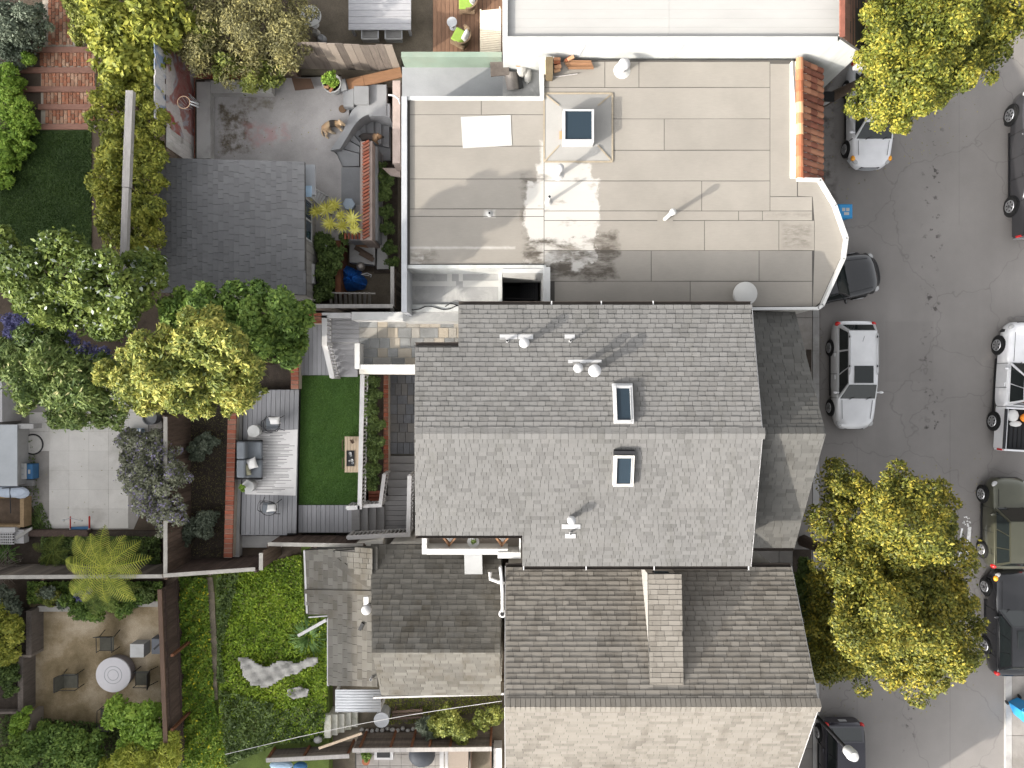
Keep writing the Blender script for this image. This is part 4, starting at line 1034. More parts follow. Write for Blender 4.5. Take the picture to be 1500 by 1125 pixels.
# ------------------------------------------------------------------ white building at the top
B = thing('white_building', 'white stucco building with a pale membrane roof and a brown shingled mansard', 'building', (6, 20, 0))
BX0, BY = P(736, 0, 6.3).x, 11.88; BX1 = 12.5
build(MB().prism([(BX0,BY),(BX1-1.2,BY),(BX1-1.2,34),(BX0,34)], -1.2, 6.12), 'wall', mt['wall_white'], B)
build(MB().box(BX0, BX1-1.2, BY-.004, BY+.18, 6.121, 6.32).box(BX0, BX0+.18, BY+.19, 34, 6.121, 6.30), 'parapet', mt['wall_white'], B)
ys = [54, 40, 27, 14, 0, -20, -60]
for a, b in zip(ys[:-1], ys[1:]):
    for x0, x1 in ((742, 980), (980, 1236)):
        p = P(x0, a, 6.15); q = P(x1, b, 6.15)
        bpiece('roofing_sheet', mt['membrane_white'], B, p.x+.003, q.x-.003, p.y+.002, q.y-.002, 6.10, 6.15)
e0 = BX1-1.2
build(MB().add([(e0, BY+o, z) if k == 0 else (BX1, BY+o, z) for o in (0, .2) for k, z in ((0, -.2), (1, -.2), (1, 5.5), (0, 6.65))],
      [(0,1,2,3),(7,6,5,4),(1,5,6,2),(2,6,7,3),(0,4,5,1)]), 'gable_wall', mt['wall_white'], B)
build(MB().box(e0, BX1, BY+.21, 34, -1.2, 5.4), 'front_wall', mt['wall_white'], B)
q1 = [P(1237,-60,6.15), P(1237,47,6.15), P(1272,79,5.15), P(1272,-60,5.15)]
yt = BY-.05
q1 = [Vector((e0-.05, 34, 6.7)), Vector((e0-.05, yt, 6.7)), Vector((BX1+.15, yt, 5.55)), Vector((BX1+.15, 34, 5.55))]
q2 = [Vector((BX1+.15, 34, 5.55)), Vector((BX1+.15, yt-.02, 5.55)), Vector((BX1+.85, yt-.02, 5.15)), Vector((BX1+.85, 34, 5.15))]
mr = build(MB().slab(q1, .12).slab(q2, .12), 'mansard_roof', mt['roof_under'], B)
lay_shingles(shingle_field([p+lift for p in [Vector((v.x, min(v.y, 18), v.z)) for v in q1]], EY, Vector((-1,0,1.15/1.35)), .2, .4, .02, 31, .3, 'rand')
             +shingle_field([p+lift for p in [Vector((v.x, min(v.y, 18), v.z)) for v in q2]], EY, Vector((-1,0,.4/.7)), .2, .4, .02, 32, .3, 'rand'), mr, mt['sh_brown'], 300)
build(MB().box(BX1+.2, BX1+.92, yt-.14, yt-.02, 4.55, 5.15), 'eave_gutter', mt['white_rail'], B)
build(MB().beam((e0-.06, yt, 6.76), (e0-.06, 18, 6.76), .16, .08), 'mansard_cap', mt['terracotta_red'], B)
for px, py0, py1 in ((853, 63, 82), (998, 63, 82)):
    a = P(px, py0, 6.2); a.y = BY-.006; build(MB().beam(Vector((a.x+.12, BY-.006, 6.1)), Vector((a.x-.05, BY-.006, 5.2)), .06, .012), 'wall_crack', mt['plastic_grey'], B)

# garden wall in mint green by the low roof
mw = thing('green_wall', 'mint green rendered wall between the low roof and the wooden deck', 'wall', P(660, 92, 0))
build(MB().box(P(588,0,4.1).x, P(735,0,4.1).x, P(0,98,3.35).y, P(0,98,3.35).y+.2, -1.2, 4.15), 'wall_face', mt['mint'], mw)

# ------------------------------------------------------------------ shed
D = thing('garden_shed', 'shed with a blue grey shingle roof beside the concrete court', 'shed', P(345, 330, YZ))
zs_ = lambda x, y: 3.45+.09*(x-P(446,0,3.45).x)
sp_ = [onplane(229,231,zs_), onplane(446,237,zs_), onplane(448,432,zs_), onplane(240,429,zs_)]
shr = build(MB().slab(sp_, .12), 'roof', mt['roof_under'], D)
lay_shingles(shingle_field([p+lift for p in sp_], EY, Vector((1,0,.09)), .215, .34, .032, 41, .35, 'rand'), shr, mt['sh_shed'], 300)
sx1 = P(462,0,YZ).x; 
build(MB().prism([(sp_[0].x+.25, sp_[0].y-.15), (sx1, sp_[1].y-.15), (sx1, sp_[2].y+.1), (sp_[3].x+.25, sp_[3].y+.1)], .2, 2.6), 'wall', mt['siding'], D)
y0, y1 = P(0, 428, 2.0).y, P(0, 290, 2.0).y
nb = 12
for i in range(nb):
    a = y0+(y1-y0)*i/nb; bpiece('wall_board', mt['siding'], D, sx1+.001, sx1+.02, a+.008, a+(y1-y0)/nb-.008, YZ, 2.9)
w0, w1 = P(0, 352, 2.4).y, P(0, 292, 2.4).y
wf = build(MB().box(sx1+.02, sx1+.06, w0, w1, 1.85, 1.92).box(sx1+.02, sx1+.06, w0, w1, 2.83, 2.9).box(sx1+.02, sx1+.06, w0, w0+.06, 1.92, 2.83).box(sx1+.02, sx1+.06, w1-.06, w1, 1.92, 2.83).box(sx1+.02, sx1+.06, (w0+w1)/2-.03, (w0+w1)/2+.03, 1.92, 2.83), 'window', mt['white'], D)
build(MB().box(sx1+.02, sx1+.035, w0+.06, w1-.06, 1.92, 2.83), 'pane', mt['glass'], wf)
build(MB().box(sx1+.02, sx1+.12, P(0,414,2).y, P(0,385,2).y, 1.6, 1.8), 'wall_shelf', mt['white_rail'], D)
build(MB().pbox(446.5, 461, 241, 285, 2.7, 2.86), 'porch_roof', mt['plastic_grey'], D)
# unseen houses added off frame to throw shade on the back gardens
def shade_house(x0, x1, y0, y1, h, lbl, n):
    t = thing('unseen_shade_house', lbl, 'house', ((x0+x1)/2, (y0+y1)/2, 0))
    build(MB().box(x0, x1, y0, y1, -1.2, h), 'wall', mt['stucco'], t)
    build(MB().box(x0-.2, x1+.2, y0-.2, y1+.2, h, h+.25), 'roof', mt['plastic_grey'], t)
    for k in range(int(h/3)):
        for j in range(int((y1-y0)/2.6)):
            y = y0+1.0+j*2.6
            w = bpiece('window', mt['glass'], t, x1-.02, x1+.03, y, y+1.3, 1.3+k*3, 2.8+k*3)

def unseen_row_house():  # unseen house added past the bottom edge so the lower road is shaded
    t = thing('unseen_row_house', 'unseen shingled house added beyond the bottom edge to shade the road', 'house', (5, -19, 0)); yt_, yb_ = -15.3, -23.5; ym = (yt_+yb_)/2
    build(MB().box(-.1, 10, yb_, yt_, -1.2, 5.6), 'wall', mt['stucco'], t)
    build(MB().slab([Vector((-.3,ym,8.2)), Vector((-.3,yt_+.1,5.6)), Vector((10.2,yt_+.1,5.6)), Vector((10.2,ym,8.2))], .15).slab([Vector((-.3,ym,8.2)), Vector((-.3,yb_-.1,5.6)), Vector((10.2,yb_-.1,5.6)), Vector((10.2,ym,8.2))], .15), 'roof', mt['sh_se'], t)
    build(MB().box(0, 9.9, ym-3.9, ym+3.9, 5.6, 5.9), 'attic_floor', mt['stucco'], t)
unseen_row_house()
# ------------------------------------------------------------------ fences
def fence(label, a, b, z0, h, bw, mat, post=None, cap=None, seed=0, th=.03, post_every=2.3, posts=True, h2=None, rails=True, side=1, var=.03):
    """board fence from a to b (world xy); boards, posts, rails and cap are parts"""
    r = random.Random(seed); a = Vector((a[0], a[1], 0)); b = Vector((b[0], b[1], 0)); d = b-a; L = d.length; u = d.normalized(); nrm = Vector((-u.y, u.x, 0))
    t = thing('wooden_fence', label, 'fence', ((a.x+b.x)/2, (a.y+b.y)/2, z0)); h2 = h2 or h
    n = max(1, round(L/bw)); w = L/n
    for i in range(n):
        hh = h+(h2-h)*(i+.5)/n-r.uniform(0, var); c = a+u*(w*(i+.5)); c.z = z0+hh/2
        piece('board', mat, t, c, u, nrm, EZ, (w-.012, th*r.uniform(.8, 1.2), hh))
    if rails:
        for k in (.25, .8):
            build(MB().beam(a+nrm*side*(th/2+.025)+EZ*(z0+h*k), b+nrm*side*(th/2+.025)+EZ*(z0+h2*k), .045, .09), 'rail', post or mat, t)
    if posts:
        m = max(1, round(L/post_every))
        for i in range(m+1):
            c = a+u*(L*i/m)+nrm*side*(th/2+.07); hp = h+(h2-h)*i/m
            piece('post', post or mat, t, (c.x, c.y, z0+hp/2), u, nrm, EZ, (.1, .1, hp+.02))
    if cap: build(MB().beam(a+EZ*(z0+h+.02), b+EZ*(z0+h2+.02), .15, .04), 'cap_rail', cap, t)
    return t
fx = -13.54
fence('brown board fence with a pale cap between the slab patio and the mulch bed', (fx, P(0,607,YZ).y), (fx, P(0,822,YZ).y), YZ, 2.1, .2, mt['fence'], mt['fence'], mt['fence_cap'], 1, side=-1)
fy = P(0, 820, YZ).y
fence('dark board fence with a pale cap at the bottom of the mulch bed', (fx+.05, fy), (P(400,0,YZ+.4).x, fy+.25), YZ, 2.35, .22, mt['fence_dark'], mt['fence_dark'], mt['fence_cap'], 2, side=-1)
p0 = P(412, 790, YZ); p1 = P(409, 812, YZ)
fence('short return of brown fence between the two dark cap fences', (p0.x, p0.y), (p0.x, fy+.2), YZ, 2.3, .22, mt['fence'], mt['fence'], mt['fence_cap'], 3, posts=False, side=-1)
fence('dark board fence south of the lower deck with a grey cap', (p0.x+.05, P(0,783,YZ).y), (P(545,0,YZ).x, P(0,785,YZ).y), YZ, 1.7, .2, mt['fence_dark'], mt['fence_dark'], mt['fence_cap'], 4, side=-1)
g0 = P(264, 846, YZ); g1 = P(274, 1085, YZ)
tf = fence('dark brown fence with rusty posts between the gravel garden and the weeds', (g0.x, g0.y), (g1.x, g1.y-.6), YZ, 1.62, .17, mt['fence_dark'], mt['fence_dark'], None, 5, side=1, posts=False)
build(MB().beam((g0.x, g0.y, YZ+1.67), (g1.x, g1.y-.6, YZ+1.67), .17, .06), 'cap_rail', mt['brown_trim'], tf)
for py in (942, 1046): 
    q = P(272, py, YZ+.3); build(MB().box(q.x+.02, q.x+.13, q.y-.05, q.y+.05, YZ, YZ+1.6), 'post', mt['fence_red'], tf)
q = P(0, 827, YZ).y
fence('weathered fence with slanting board shadows below the slab patio', (P(-60,0,YZ).x, q), (fx-.1, q+.05), YZ, 1.9, .24, mt['fence_grey'], mt['fence'], mt['fence_cap'], 6, side=-1)
n0, n1 = P(432, 112, YZ), P(588, 104, YZ)
fence('grey weathered fence of wide boards behind the white flower pot', (n0.x, n0.y+.35), (n1.x, n1.y), YZ, 2.25, .33, mt['fence_grey'], mt['fence'], None, 7, side=1, posts=False, var=.12)
lb = thing('plank_ledge', 'brown plank ledge at the foot of the grey board fence', 'ledge', P(545,112,YZ))
a0, b0 = P(509,124,YZ+.35), P(588,106,YZ+.35); build(MB().beam(a0, a0.lerp(b0,.3), .42, .08), 'plank', mt['teak'], lb); build(MB().beam(a0.lerp(b0,.305), b0, .42, .08), 'plank', mt['teak'], lb)
fence('brown board fence half buried under the olive scrub', (P(288,0,YZ).x, P(0,103,YZ).y), (P(438,0,YZ).x, P(0,112,YZ).y), YZ, 2.0, .26, mt['fence'], mt['fence'], None, 8, side=1, posts=False, var=.1)
# painted fence on the west side of the court
mf = thing('painted_fence', 'tall court fence covered in red blue and white spray paint', 'fence', P(285, 160, YZ))
mx = P(285, 0, YZ).x
cols = [(.32,.10,.09), (.40,.33,.30), (.22,.28,.42), (.36,.12,.10), (.45,.42,.40), (.30,.14,.11), (.38,.30,.24), (.25,.36,.48), (.40,.36,.32)]
def spray(name, c1, c2, c3):
    m, nt, b = new_mat(name); pr, pos = piece_random(nt)
    c = _ramp(nt, _noise(nt, 1.3, 5, .6, pos, 1.2), [(.35, c1), (.47, c2), (.53, c2), (.62, c3)])
    w = nt.nodes.new('ShaderNodeTexWave'); w.inputs['Scale'].default_value = .55; w.inputs['Distortion'].default_value = 6; w.inputs['Detail'].default_value = 3; nt.links.new(pos, w.inputs['Vector'])
    c = _mix(nt, _ramp(nt, w.outputs['Fac'], [(.86, 0.0), (.93, .85)]), c, (.60,.57,.55))
    c = _mix(nt, 1, c, _ramp(nt, _noise(nt, 14, 4, .7, pos), [(.3, .75), (.7, 1.0)]), 'MULTIPLY')
    nt.links.new(c, b.inputs['Base Color']); b.inputs['Roughness'].default_value = .8; return m
mt['spray'] = spray('spray_paint', (.34,.065,.055), (.36,.17,.15), (.40,.37,.39))
mt['spray_blue'] = spray('spray_paint_blue', (.42,.41,.42), (.22,.29,.42), (.36,.35,.36))
mt['spray_pale'] = spray('spray_paint_pale', (.52,.50,.47), (.46,.44,.41), (.36,.33,.31))
yA, yB = P(0, 72, YZ+1).y, P(0, 232, YZ+1).y; n = 22
for i in range(n):
    y = yA+(yB-yA)*(i+.5)/n; w = abs(yB-yA)/n; pale = i > 17
    zt1 = YZ+2.35
    piece('board', mt['spray_pale'] if pale else mt['spray'], mf, (mx, y, YZ+(zt1-YZ)/2), EY, EX, EZ, (w-.008, .03, zt1-YZ))
    if not pale and 3 <= i: piece('upper_board', mt['spray_blue'], mf, (mx-.035, y, zt1+.42), EY, EX, EZ, (w-.008, .03, .82-.12*(i%3 == 0)))
build(MB().beam((mx-.09, yA, YZ+2.2), (mx-.09, yB, YZ+2.2), .06, .1).beam((mx-.09, yA, YZ+.8), (mx-.09, yB, YZ+.8), .06, .1), 'rail', mt['fence'], mf)
# hoop in front of it
hp = thing('basketball_hoop', 'bare basketball ring on a white arm at the painted court fence', 'hoop', P(300, 160, YZ))
hc = P(269, 150, 3.6)
build(MB().tube([hc+Vector((.24*math.cos(t), .24*math.sin(t), 0)) for t in [2*PI*k/22 for k in range(22)]], .018, 6, True), 'ring', M('ring_paint', (.62,.42,.28), .5), hp, smooth=True)
net = MB()
for k in range(10):
    t = 2*PI*k/10; net.tube([hc+Vector((.24*math.cos(t), .24*math.sin(t), 0)), hc+Vector((.14*math.cos(t+.3), .14*math.sin(t+.3), -.4))], .009, 4)
build(net, 'net', mt['white_rail'], hp)
foot = P(303, 160, YZ)
build(MB().tube([hc+Vector((.24,-.05,0)), hc+Vector((.5,-.12,-.15)), Vector((foot.x-.1, foot.y+.06, 2.6)), Vector((foot.x-.12, foot.y+.06, YZ))], .03, 6)
     .tube([hc+Vector((.24,.05,0)), hc+Vector((.5,.0,-.15)), Vector((foot.x-.1, foot.y-.06, 2.6)), Vector((foot.x-.12, foot.y-.06, YZ))], .03, 6), 'arm', mt['white_metal'], hp, smooth=True)
build(MB().tube([P(302,155,YZ+.1), P(311,157,YZ+.1), P(313,161,YZ+.1), P(311,164,YZ+.1), P(302,164,YZ+.1)], .03, 6), 'base', mt['white_metal'], hp, smooth=True)
# pinkish wall by the stair well
pw = thing('stair_wall', 'low pinkish plaster wall along the flat roofed house beside the curved steps', 'wall', P(578, 180, 0))
build(MB().pbox(575, 586, 118, 239, -.1, 2.3), 'wall_face', mt['plaster_pink'], pw)
build(MB().tube([P(586,152,3.2), P(584,145,3.25), P(578,140,3.25), P(569,139,3.2)], .035, 8), 'pipe', mt['white_metal'], pw, smooth=True)
build(MB().slab([P(560,246,1.3), P(586,246,1.3), P(586,259,1.3), P(572,257,1.3)], .1), 'corner_slab', mt['plaster_pink'], pw)
# curved concrete steps
cs = thing('curved_steps', 'grey concrete winder steps curling down from the court', 'steps', P(530, 205, 0))
mt['step_conc'] = M('step_concrete', (.27,.275,.285), .9, .15, 1, .12, 40, piece=.18)
treads = [[(492,222),(498.5,218),(526,225),(526,243),(501,244)], [(499,217),(507.5,204),(526.5,215),(526.5,224)], [(508,203),(514.5,193),(527.5,209),(527,214)], [(515,192),(523.5,180),(530,205),(528,208)],
          [(524,179),(534.5,171),(536.5,206),(530,205)], [(535,171),(547.5,168),(547.5,208),(537,206)], [(548,169),(558.5,172),(558.5,212),(548,210)], [(559,172),(570,173),(570,216),(559,213)]]
for i, tp in enumerate(treads): z = 1.12-.11*i; build(MB().prism(pxpoly(tp, z), -.1, z), 'tread', mt['step_conc'], cs)
c_out = [(484,220),(495,203),(503,190),(509,176),(517,160),(530,151),(546,148),(571,152)]; c_in = [(498,218),(506,205),(513,193),(521,181),(532,171),(545,166.5),(558,170),(571,172)]
mb = MB()
def smooth_line(pts, m=5):
    o = []
    for i in range(len(pts)-1):
        p0, p1, p2, p3 = pts[max(i-1,0)], pts[i], pts[i+1], pts[min(i+2,len(pts)-1)]
        for j in range(m):
            t = j/m; o.append(tuple(.5*(2*p1[k]+(p2[k]-p0[k])*t+(2*p0[k]-5*p1[k]+4*p2[k]-p3[k])*t*t+(3*p1[k]-p0[k]-3*p2[k]+p3[k])*t**3) for k in (0, 1)))
    return o+[pts[-1]]
c_out, c_in = smooth_line(c_out), smooth_line(c_in)
mb.prism(pxpoly(c_out+c_in[::-1], YZ+.22), -.1, YZ+.22)
build(mb, 'curb_wall', mt['step_conc'], cs)
build(MB().prism(pxpoly([(500,160),(572,160),(572,235),(527,235),(500,225)], .2), -.1, .2), 'well_floor', mt['step_conc'], cs)
build(MB().pbox(503, 518, 121, 156, YZ-.1, YZ+.35).pbox(518.5, 540, 126, 152, YZ-.1, YZ+.42).pbox(541, 566, 124, 170, YZ-.1, YZ+.25), 'landing_block', mt['step_conc'], cs)
build(MB().prism([XY(x,y,YZ+.02) for x,y in ((500,245),(527,245),(527,300),(500,300))], .2, YZ+.012), 'bottom_landing', mt['step_conc'], cs)
# brick topped wall down the middle of the well
bw3 = thing('brick_topped_wall', 'narrow wall capped with angled red bricks beside the lower passage', 'wall', P(536, 275, 0))
build(MB().pbox(528, 545, 207, 352, -.1, YZ+.75), 'wall_core', mt['plaster_pink'], bw3)
build(MB().pbox(546, 553, 215, 352, -.1, YZ+.1).pbox(512, 545, 346, 352, -.1, YZ+.3), 'side_face', mt['step_conc'], bw3)
for i in range(28):
    c = P(536, 209+i*5.1, YZ+.8); t = .5
    piece('brick', mt['brick'], bw3, c, Vector((math.cos(t), math.sin(t), 0)), Vector((-math.sin(t), math.cos(t), 0)), EZ, (.30, .085, .1))
for i in range(7):
    c = P(506+i*5.2, 346, YZ+.4); piece('brick', mt['brick'], bw3, c, EY, EX, EZ, (.24, .085, .09))
lwk = structure('lower_walk', MB().prism(pxpoly([(553,225),(560,225),(560,330),(566,345),(568,385),(574,387),(574,394),(552,394),(553,330)], .3), -.1, .3).prism(pxpoly([(512,354),(549,354),(549,388),(512,384)], .45), -.1, .45), mt['concrete'])
# retaining kerbs in the little yard
tk = structure('yard_kerb', MB().pbox(491, 499, 350, 430, -.1, YZ), mt['fence_red'])
# fence south of the little yard
fence('weathered timber fence between the little yard and the stone terrace', (P(447,0,2).x, P(0,461,YZ).y+.12), (P(584,0,2).x, P(0,461,YZ).y+.12), 0, 3.3, .2, mt['fence_grey'], mt['fence'], mt['weathered'], 9, side=1, posts=False)
q = P(584, 0, 1.2).x
fence('short timber fence along the low white roof beside the little yard', (q, P(0,458,2).y), (q, P(0,395,2).y), 0, 2.7, .2, mt['fence_grey'], mt['fence'], mt['weathered'], 10, side=-1, posts=False)
# white slat bench / rack in the yard
rk = thing('slatted_rack', 'row of pale upright slats leaning beside the blue tarp', 'rack', P(515, 440, 0))
for i in range(9):
    a = P(484+i*7.2, 429, 1.5); build(MB().beam(a, P(485.5+i*7.0, 447, .7), .11, .05), 'slat', mt['weathered'] if i % 2 else mt['fence_cap'], rk)
build(MB().beam(P(481,429,1.46), P(550,430,1.46), .06, .06), 'top_rail', mt['fence_cap'], rk)
build(MB().beam(P(484,447,.66), P(550,447,.66), .06, .06), 'bottom_rail', mt['fence_cap'], rk)
# bottom fences
def low_fence(lbl, pts, zb, h, seed, posts):
    t = thing('wooden_fence', lbl, 'fence', P(pts[0][0], pts[0][1], zb))
    for i in range(len(pts)-1):
        a = P(*pts[i], zb); b = P(*pts[i+1], zb); d = b-a; u = d.normalized(); nrm = Vector((-u.y, u.x, 0)); r = random.Random(seed)
        n = 7; hb = h/n
        for k in range(n):
            c = a.lerp(b, .5)+EZ*(hb*(k+.5)); piece('board', mt['fence_grey'], t, c, u, nrm, EZ, (d.length, .03, hb-.012))
        for f in posts:
            c = a.lerp(b, f)+EZ*(h/2)+nrm*.055; piece('post', mt['fence_red'], t, c, u, nrm, EZ, (.09, .09, h))
        build(MB().beam(a+EZ*(h+.04), b+EZ*(h+.04), .17, .05), 'cap_rail', mt['weathered'], t)
    return t
mt['weathered'].name
low_fence('horizontal board fence with rusty posts above the bottom patio', [(529,1070),(722,1068)], .6, 1.55, 3, (.05,.27,.42,.55,.70,.99))
low_fence('horizontal board fence with rusty posts at the corner of the weeds', [(404,1092),(521,1086)], YZ-.3, 1.1, 4, (.02, .45, .98))
pk = thing('loose_plank', 'pale plank leaning across the bottom fence corner', 'plank', P(500, 1085, YZ))
build(MB().beam(P(467,1096,2.3), P(530,1074,2.4), .1, .05), 'plank_board', mt['oak'], pk)
# timber beam on the hedge
bm = thing('timber_beam', 'long weathered timber beam lying along the top of the yellow green hedge', 'beam', P(186, 270, YZ))
build(MB().beam(P(191.5,134,4.7), P(186,275,4.7), .27, .2), 'beam_length', mt['weathered'], bm); build(MB().beam(P(186,276,4.7), P(181.5,404,4.7), .24, .2), 'beam_length', mt['weathered'], bm)
for py in (150, 270, 390):
    q = P(187, py, 4.6); build(MB().box(q.x-.06, q.x+.06, q.y-.06, q.y+.06, YZ, 4.6), 'prop_post', mt['fence'], bm)
# bottom-left raised beds of timber
for i, (x0, x1, y0, y1, lbl) in enumerate(((36, 45, 895, 960, 'grey timber edging post wall by the upper left of the gravel'), (26, 35, 962, 1042, 'grey timber edging wall by the lower left of the gravel'))):
    pass
rbed = thing('raised_bed', 'grey timber raised bed on the left edge of the gravel garden', 'planter', P(20, 960, YZ))
for x0, x1, y0, y1 in ((38, 46, 895, 959), (26, 46, 959.5, 963), (26, 34, 963.5, 1042), (-30, 34, 1042.5, 1046), (39, 46, 1046.5, 1104)):
    build(MB().pbox(x0, x1, y0, y1, YZ-.05, YZ+.75), 'timber_side', mt['weathered'] if False else mt['fence_grey'], rbed)
build(MB().pbox(-60, 37.5, 895, 1042, YZ-.05, YZ+.5), 'bed_soil', mt['mulch'], rbed)
nb_ = thing('north_bed_edging', 'pale timber edging of the flower bed above the gravel garden', 'planter', P(140, 890, YZ))
build(MB().pbox(55, 110, 888, 896, YZ-.05, YZ+.3), 'timber_side', mt['fence_cap'], nb_)
build(MB().pbox(180, 238, 881, 889, YZ-.05, YZ+.3), 'timber_side', mt['fence_cap'], nb_)
build(MB().pbox(40, 240, 852, 880, YZ-.05, YZ+.12), 'bed_soil', mt['mulch'], nb_)
build(MB().pbox(10, 70, 776, 824, YZ-.05, YZ+.1).pbox(70, 235, 778, 824, YZ-.05, YZ+.1), 'fern_bed', mt['mulch'], kind='structure')
structure('bed_kerb', MB().pbox(38, 128, 777, 786, YZ-.05, YZ+.35), mt['fence_dark'])
# ------------------------------------------------------------------ vehicles (local: +y forward, x right)
def paint(name, col, metal=.0, rough=.3):
    m, nt, b = new_mat(name); pos = nt.nodes.new('ShaderNodeNewGeometry').outputs['Position']
    c = _ramp(nt, _noise(nt, 1.5, 5, .6, pos), [(.35, scl(col, .93)), (.7, scl(col, 1.05))])
    nt.links.new(c, b.inputs['Base Color']); b.inputs['Metallic'].default_value = metal; b.inputs['Roughness'].default_value = rough
    b.inputs['Coat Weight'].default_value = .8; b.inputs['Coat Roughness'].default_value = .06; return m
def loft(keys, n=34):
    ys = np.array([k[0] for k in keys]); t = np.linspace(0, 1, n); y = ys[0]+(ys[-1]-ys[0])*(.5-.5*np.cos(PI*t))*.55+(ys[-1]-ys[0])*t*.45
    cols = [np.interp(y, ys, [k[i] for k in keys]) for i in range(1, 5)]
    for c in cols:
        c[1:-1] = (c[:-2]+2*c[1:-1]+c[2:])/4
    mb = MB(); ring = []
    for j in range(n):
        hw, zb, zs, zt = (c[j] for c in cols)
        half = [(hw*.86, zb), (hw*.97, zb+.10), (hw*1.0, zb+(zs-zb)*.5), (hw*.985, zs-.06), (hw*.93, zs), (hw*.80, zt-.02), (hw*.45, zt+.012), (0, zt+.02)]
        ring.append([(x, y[j], z) for x, z in half]+[(-x, y[j], z) for x, z in half[-2::-1]])
    m = len(ring[0])
    for r_ in ring: mb.v += r_
    for j in range(n-1):
        for k in range(m-1): mb.f.append((j*m+k, j*m+k+1, (j+1)*m+k+1, (j+1)*m+k))
        mb.f.append((j*m+m-1, j*m, (j+1)*m, (j+1)*m+m-1))
    mb.f += [tuple(range(m-1,-1,-1)), tuple(range((n-1)*m, n*m))]
    return mb
def quad_inset(c, i0, i1, j0, j1, out):
    """c: 4 corners bl, br, tr, tl -> inset pane pushed out along the normal, with thickness"""
    bl, br, tr, tl = (Vector(q) for q in c)
    f = lambda u, v: bl*(1-u)*(1-v)+br*u*(1-v)+tr*u*v+tl*(1-u)*v
    n = (br-bl).cross(tl-bl).normalized()
    q = [f(i0, j0), f(i1, j0), f(i1, j1), f(i0, j1)]
    return [p+n*out for p in q], [p-n*.02 for p in q]
def pane(mb, c, i0, i1, j0, j1, out=.01):
    a, b = quad_inset(c, i0, i1, j0, j1, out); mb.add(b+a, [(3,2,1,0),(4,5,6,7),(0,1,5,4),(1,2,6,5),(2,3,7,6),(3,0,4,7)])
def car(label, cat, x, y, heading, L, Wd, Hh, body, name='parked_car', hood=.92, belt=.98, wind=(.95,.25), rear=(-2.0,-2.25), wb=2.65, wr=.32, group=None, z=0,
        sunroof=None, rails=False, trunk=None, lamps='front', grille=True, plate=False, fo=.9, roofmat=None, dark_bumper=False, orange=False, wheelmat='alloy', bedlen=0, roof_w=.70):
    t = thing(name, label, cat, (x*S, y*S, SZ), group, heading); t.scale = (S, S, S)
    h = L/2; W2 = Wd/2; zb = .24
    tk = trunk if trunk is not None else belt-.04
    yb = -h+bedlen
    keys = [(-h if not bedlen else yb+.02, W2*.80 if not bedlen else W2*.96, .36, tk-.16, tk-.10), (-h+.10 if not bedlen else yb+.1, W2*.93 if not bedlen else W2*.97, .27, tk-.06, tk-.01), (-h+.45 if not bedlen else yb+.3, W2*.985, zb, belt-.03, tk+.01),
            (-.3*h if not bedlen else -.1, W2, zb, belt, belt+.0), (wind[0]-.25, W2, zb, belt-.01, belt+.0), (wind[0], W2*.995, zb, hood-.02, hood+.04), (h-.95, W2*.975, zb, hood-.05, hood), (h-.42, W2*.93, zb+.02, hood-.12, hood-.05), (h-.16, W2*.83, .28, hood-.2, hood-.13), (h, W2*.60, .34, hood-.34, hood-.28)]
    build(loft(keys), 'body', body, t, smooth=38, local=True)
    if dark_bumper:
        mb = MB()
        for k in range(12):
            a = -1+2*k/12; b = -1+2*(k+1)/12
            f = lambda q: (q*W2*.9, h-.02-.42*abs(q)**3.0, .5)
            mb.beam(f(a), f(b), .14, .26)
        build(mb, 'bumper', mt['plastic_grey'] if dark_bumper is True else dark_bumper, t, local=True)
    # cabin
    hb, hr = W2*.91, W2*roof_w; z0 = belt-.02; zr = Hh
    yw0, yw1 = wind; yr1, yr0 = rear[0], rear[1]
    B = {'fl': (-hb, yw0, z0), 'fr': (hb, yw0, z0), 'rl': (-hb*.97, yr0, z0), 'rr': (hb*.97, yr0, z0)}
    T = {'fl': (-hr*.95, yw1, zr-.02), 'fr': (hr*.95, yw1, zr-.02), 'rl': (-hr*.93, yr1, zr-.03), 'rr': (hr*.93, yr1, zr-.03)}
    mb = MB(); nn = 8; vs = []
    for i in range(nn+1):
        for j in range(nn+1):
            u, v = i/nn, j/nn
            fl, fr, rl, rr = (Vector(T[k]) for k in ('fl','fr','rl','rr'))
            p = (rl*(1-u)+rr*u)*(1-v)+(fl*(1-u)+fr*u)*v
            e4 = 1-(2*v-1)**4; p.x *= 1+.018*e4; p.z += e4*(.04*(1-(2*u-1)**2)+.015)
            vs.append(p)
    idx = lambda i, j: i*(nn+1)+j
    mb.add(vs, [(idx(i,j), idx(i+1,j), idx(i+1,j+1), idx(i,j+1)) for i in range(nn) for j in range(nn)])
    base = len(mb.v)
    mb.v += [B['rl'], B['rr'], B['fr'], B['fl']]
    L_ = [idx(0,j) for j in range(nn+1)]; R_ = [idx(nn,j) for j in range(nn+1)]; Fr = [idx(i,nn) for i in range(nn+1)]; Re = [idx(i,0) for i in range(nn+1)]
    mb.f += [tuple([base]+[base+3]+L_[::-1]), tuple([base+1]+R_+[base+2]), tuple([base+3, base+2]+Fr[::-1]), tuple([base+1, base]+Re)]
    cab = build(mb, 'cabin', roofmat or body, t, smooth=32, local=True)
    g = mt['glass_car']
    mbw = MB(); pane(mbw, (B['fl'][:2]+(z0,), B['fr'], T['fr'], T['fl']), .035, .965, .05, .95); build(mbw, 'windshield', g, t, local=True)
    mbr = MB(); pane(mbr, (B['rr'], B['rl'], T['rl'], T['rr']), .08, .92, .12, .9); build(mbr, 'rear_window', g, t, local=True)
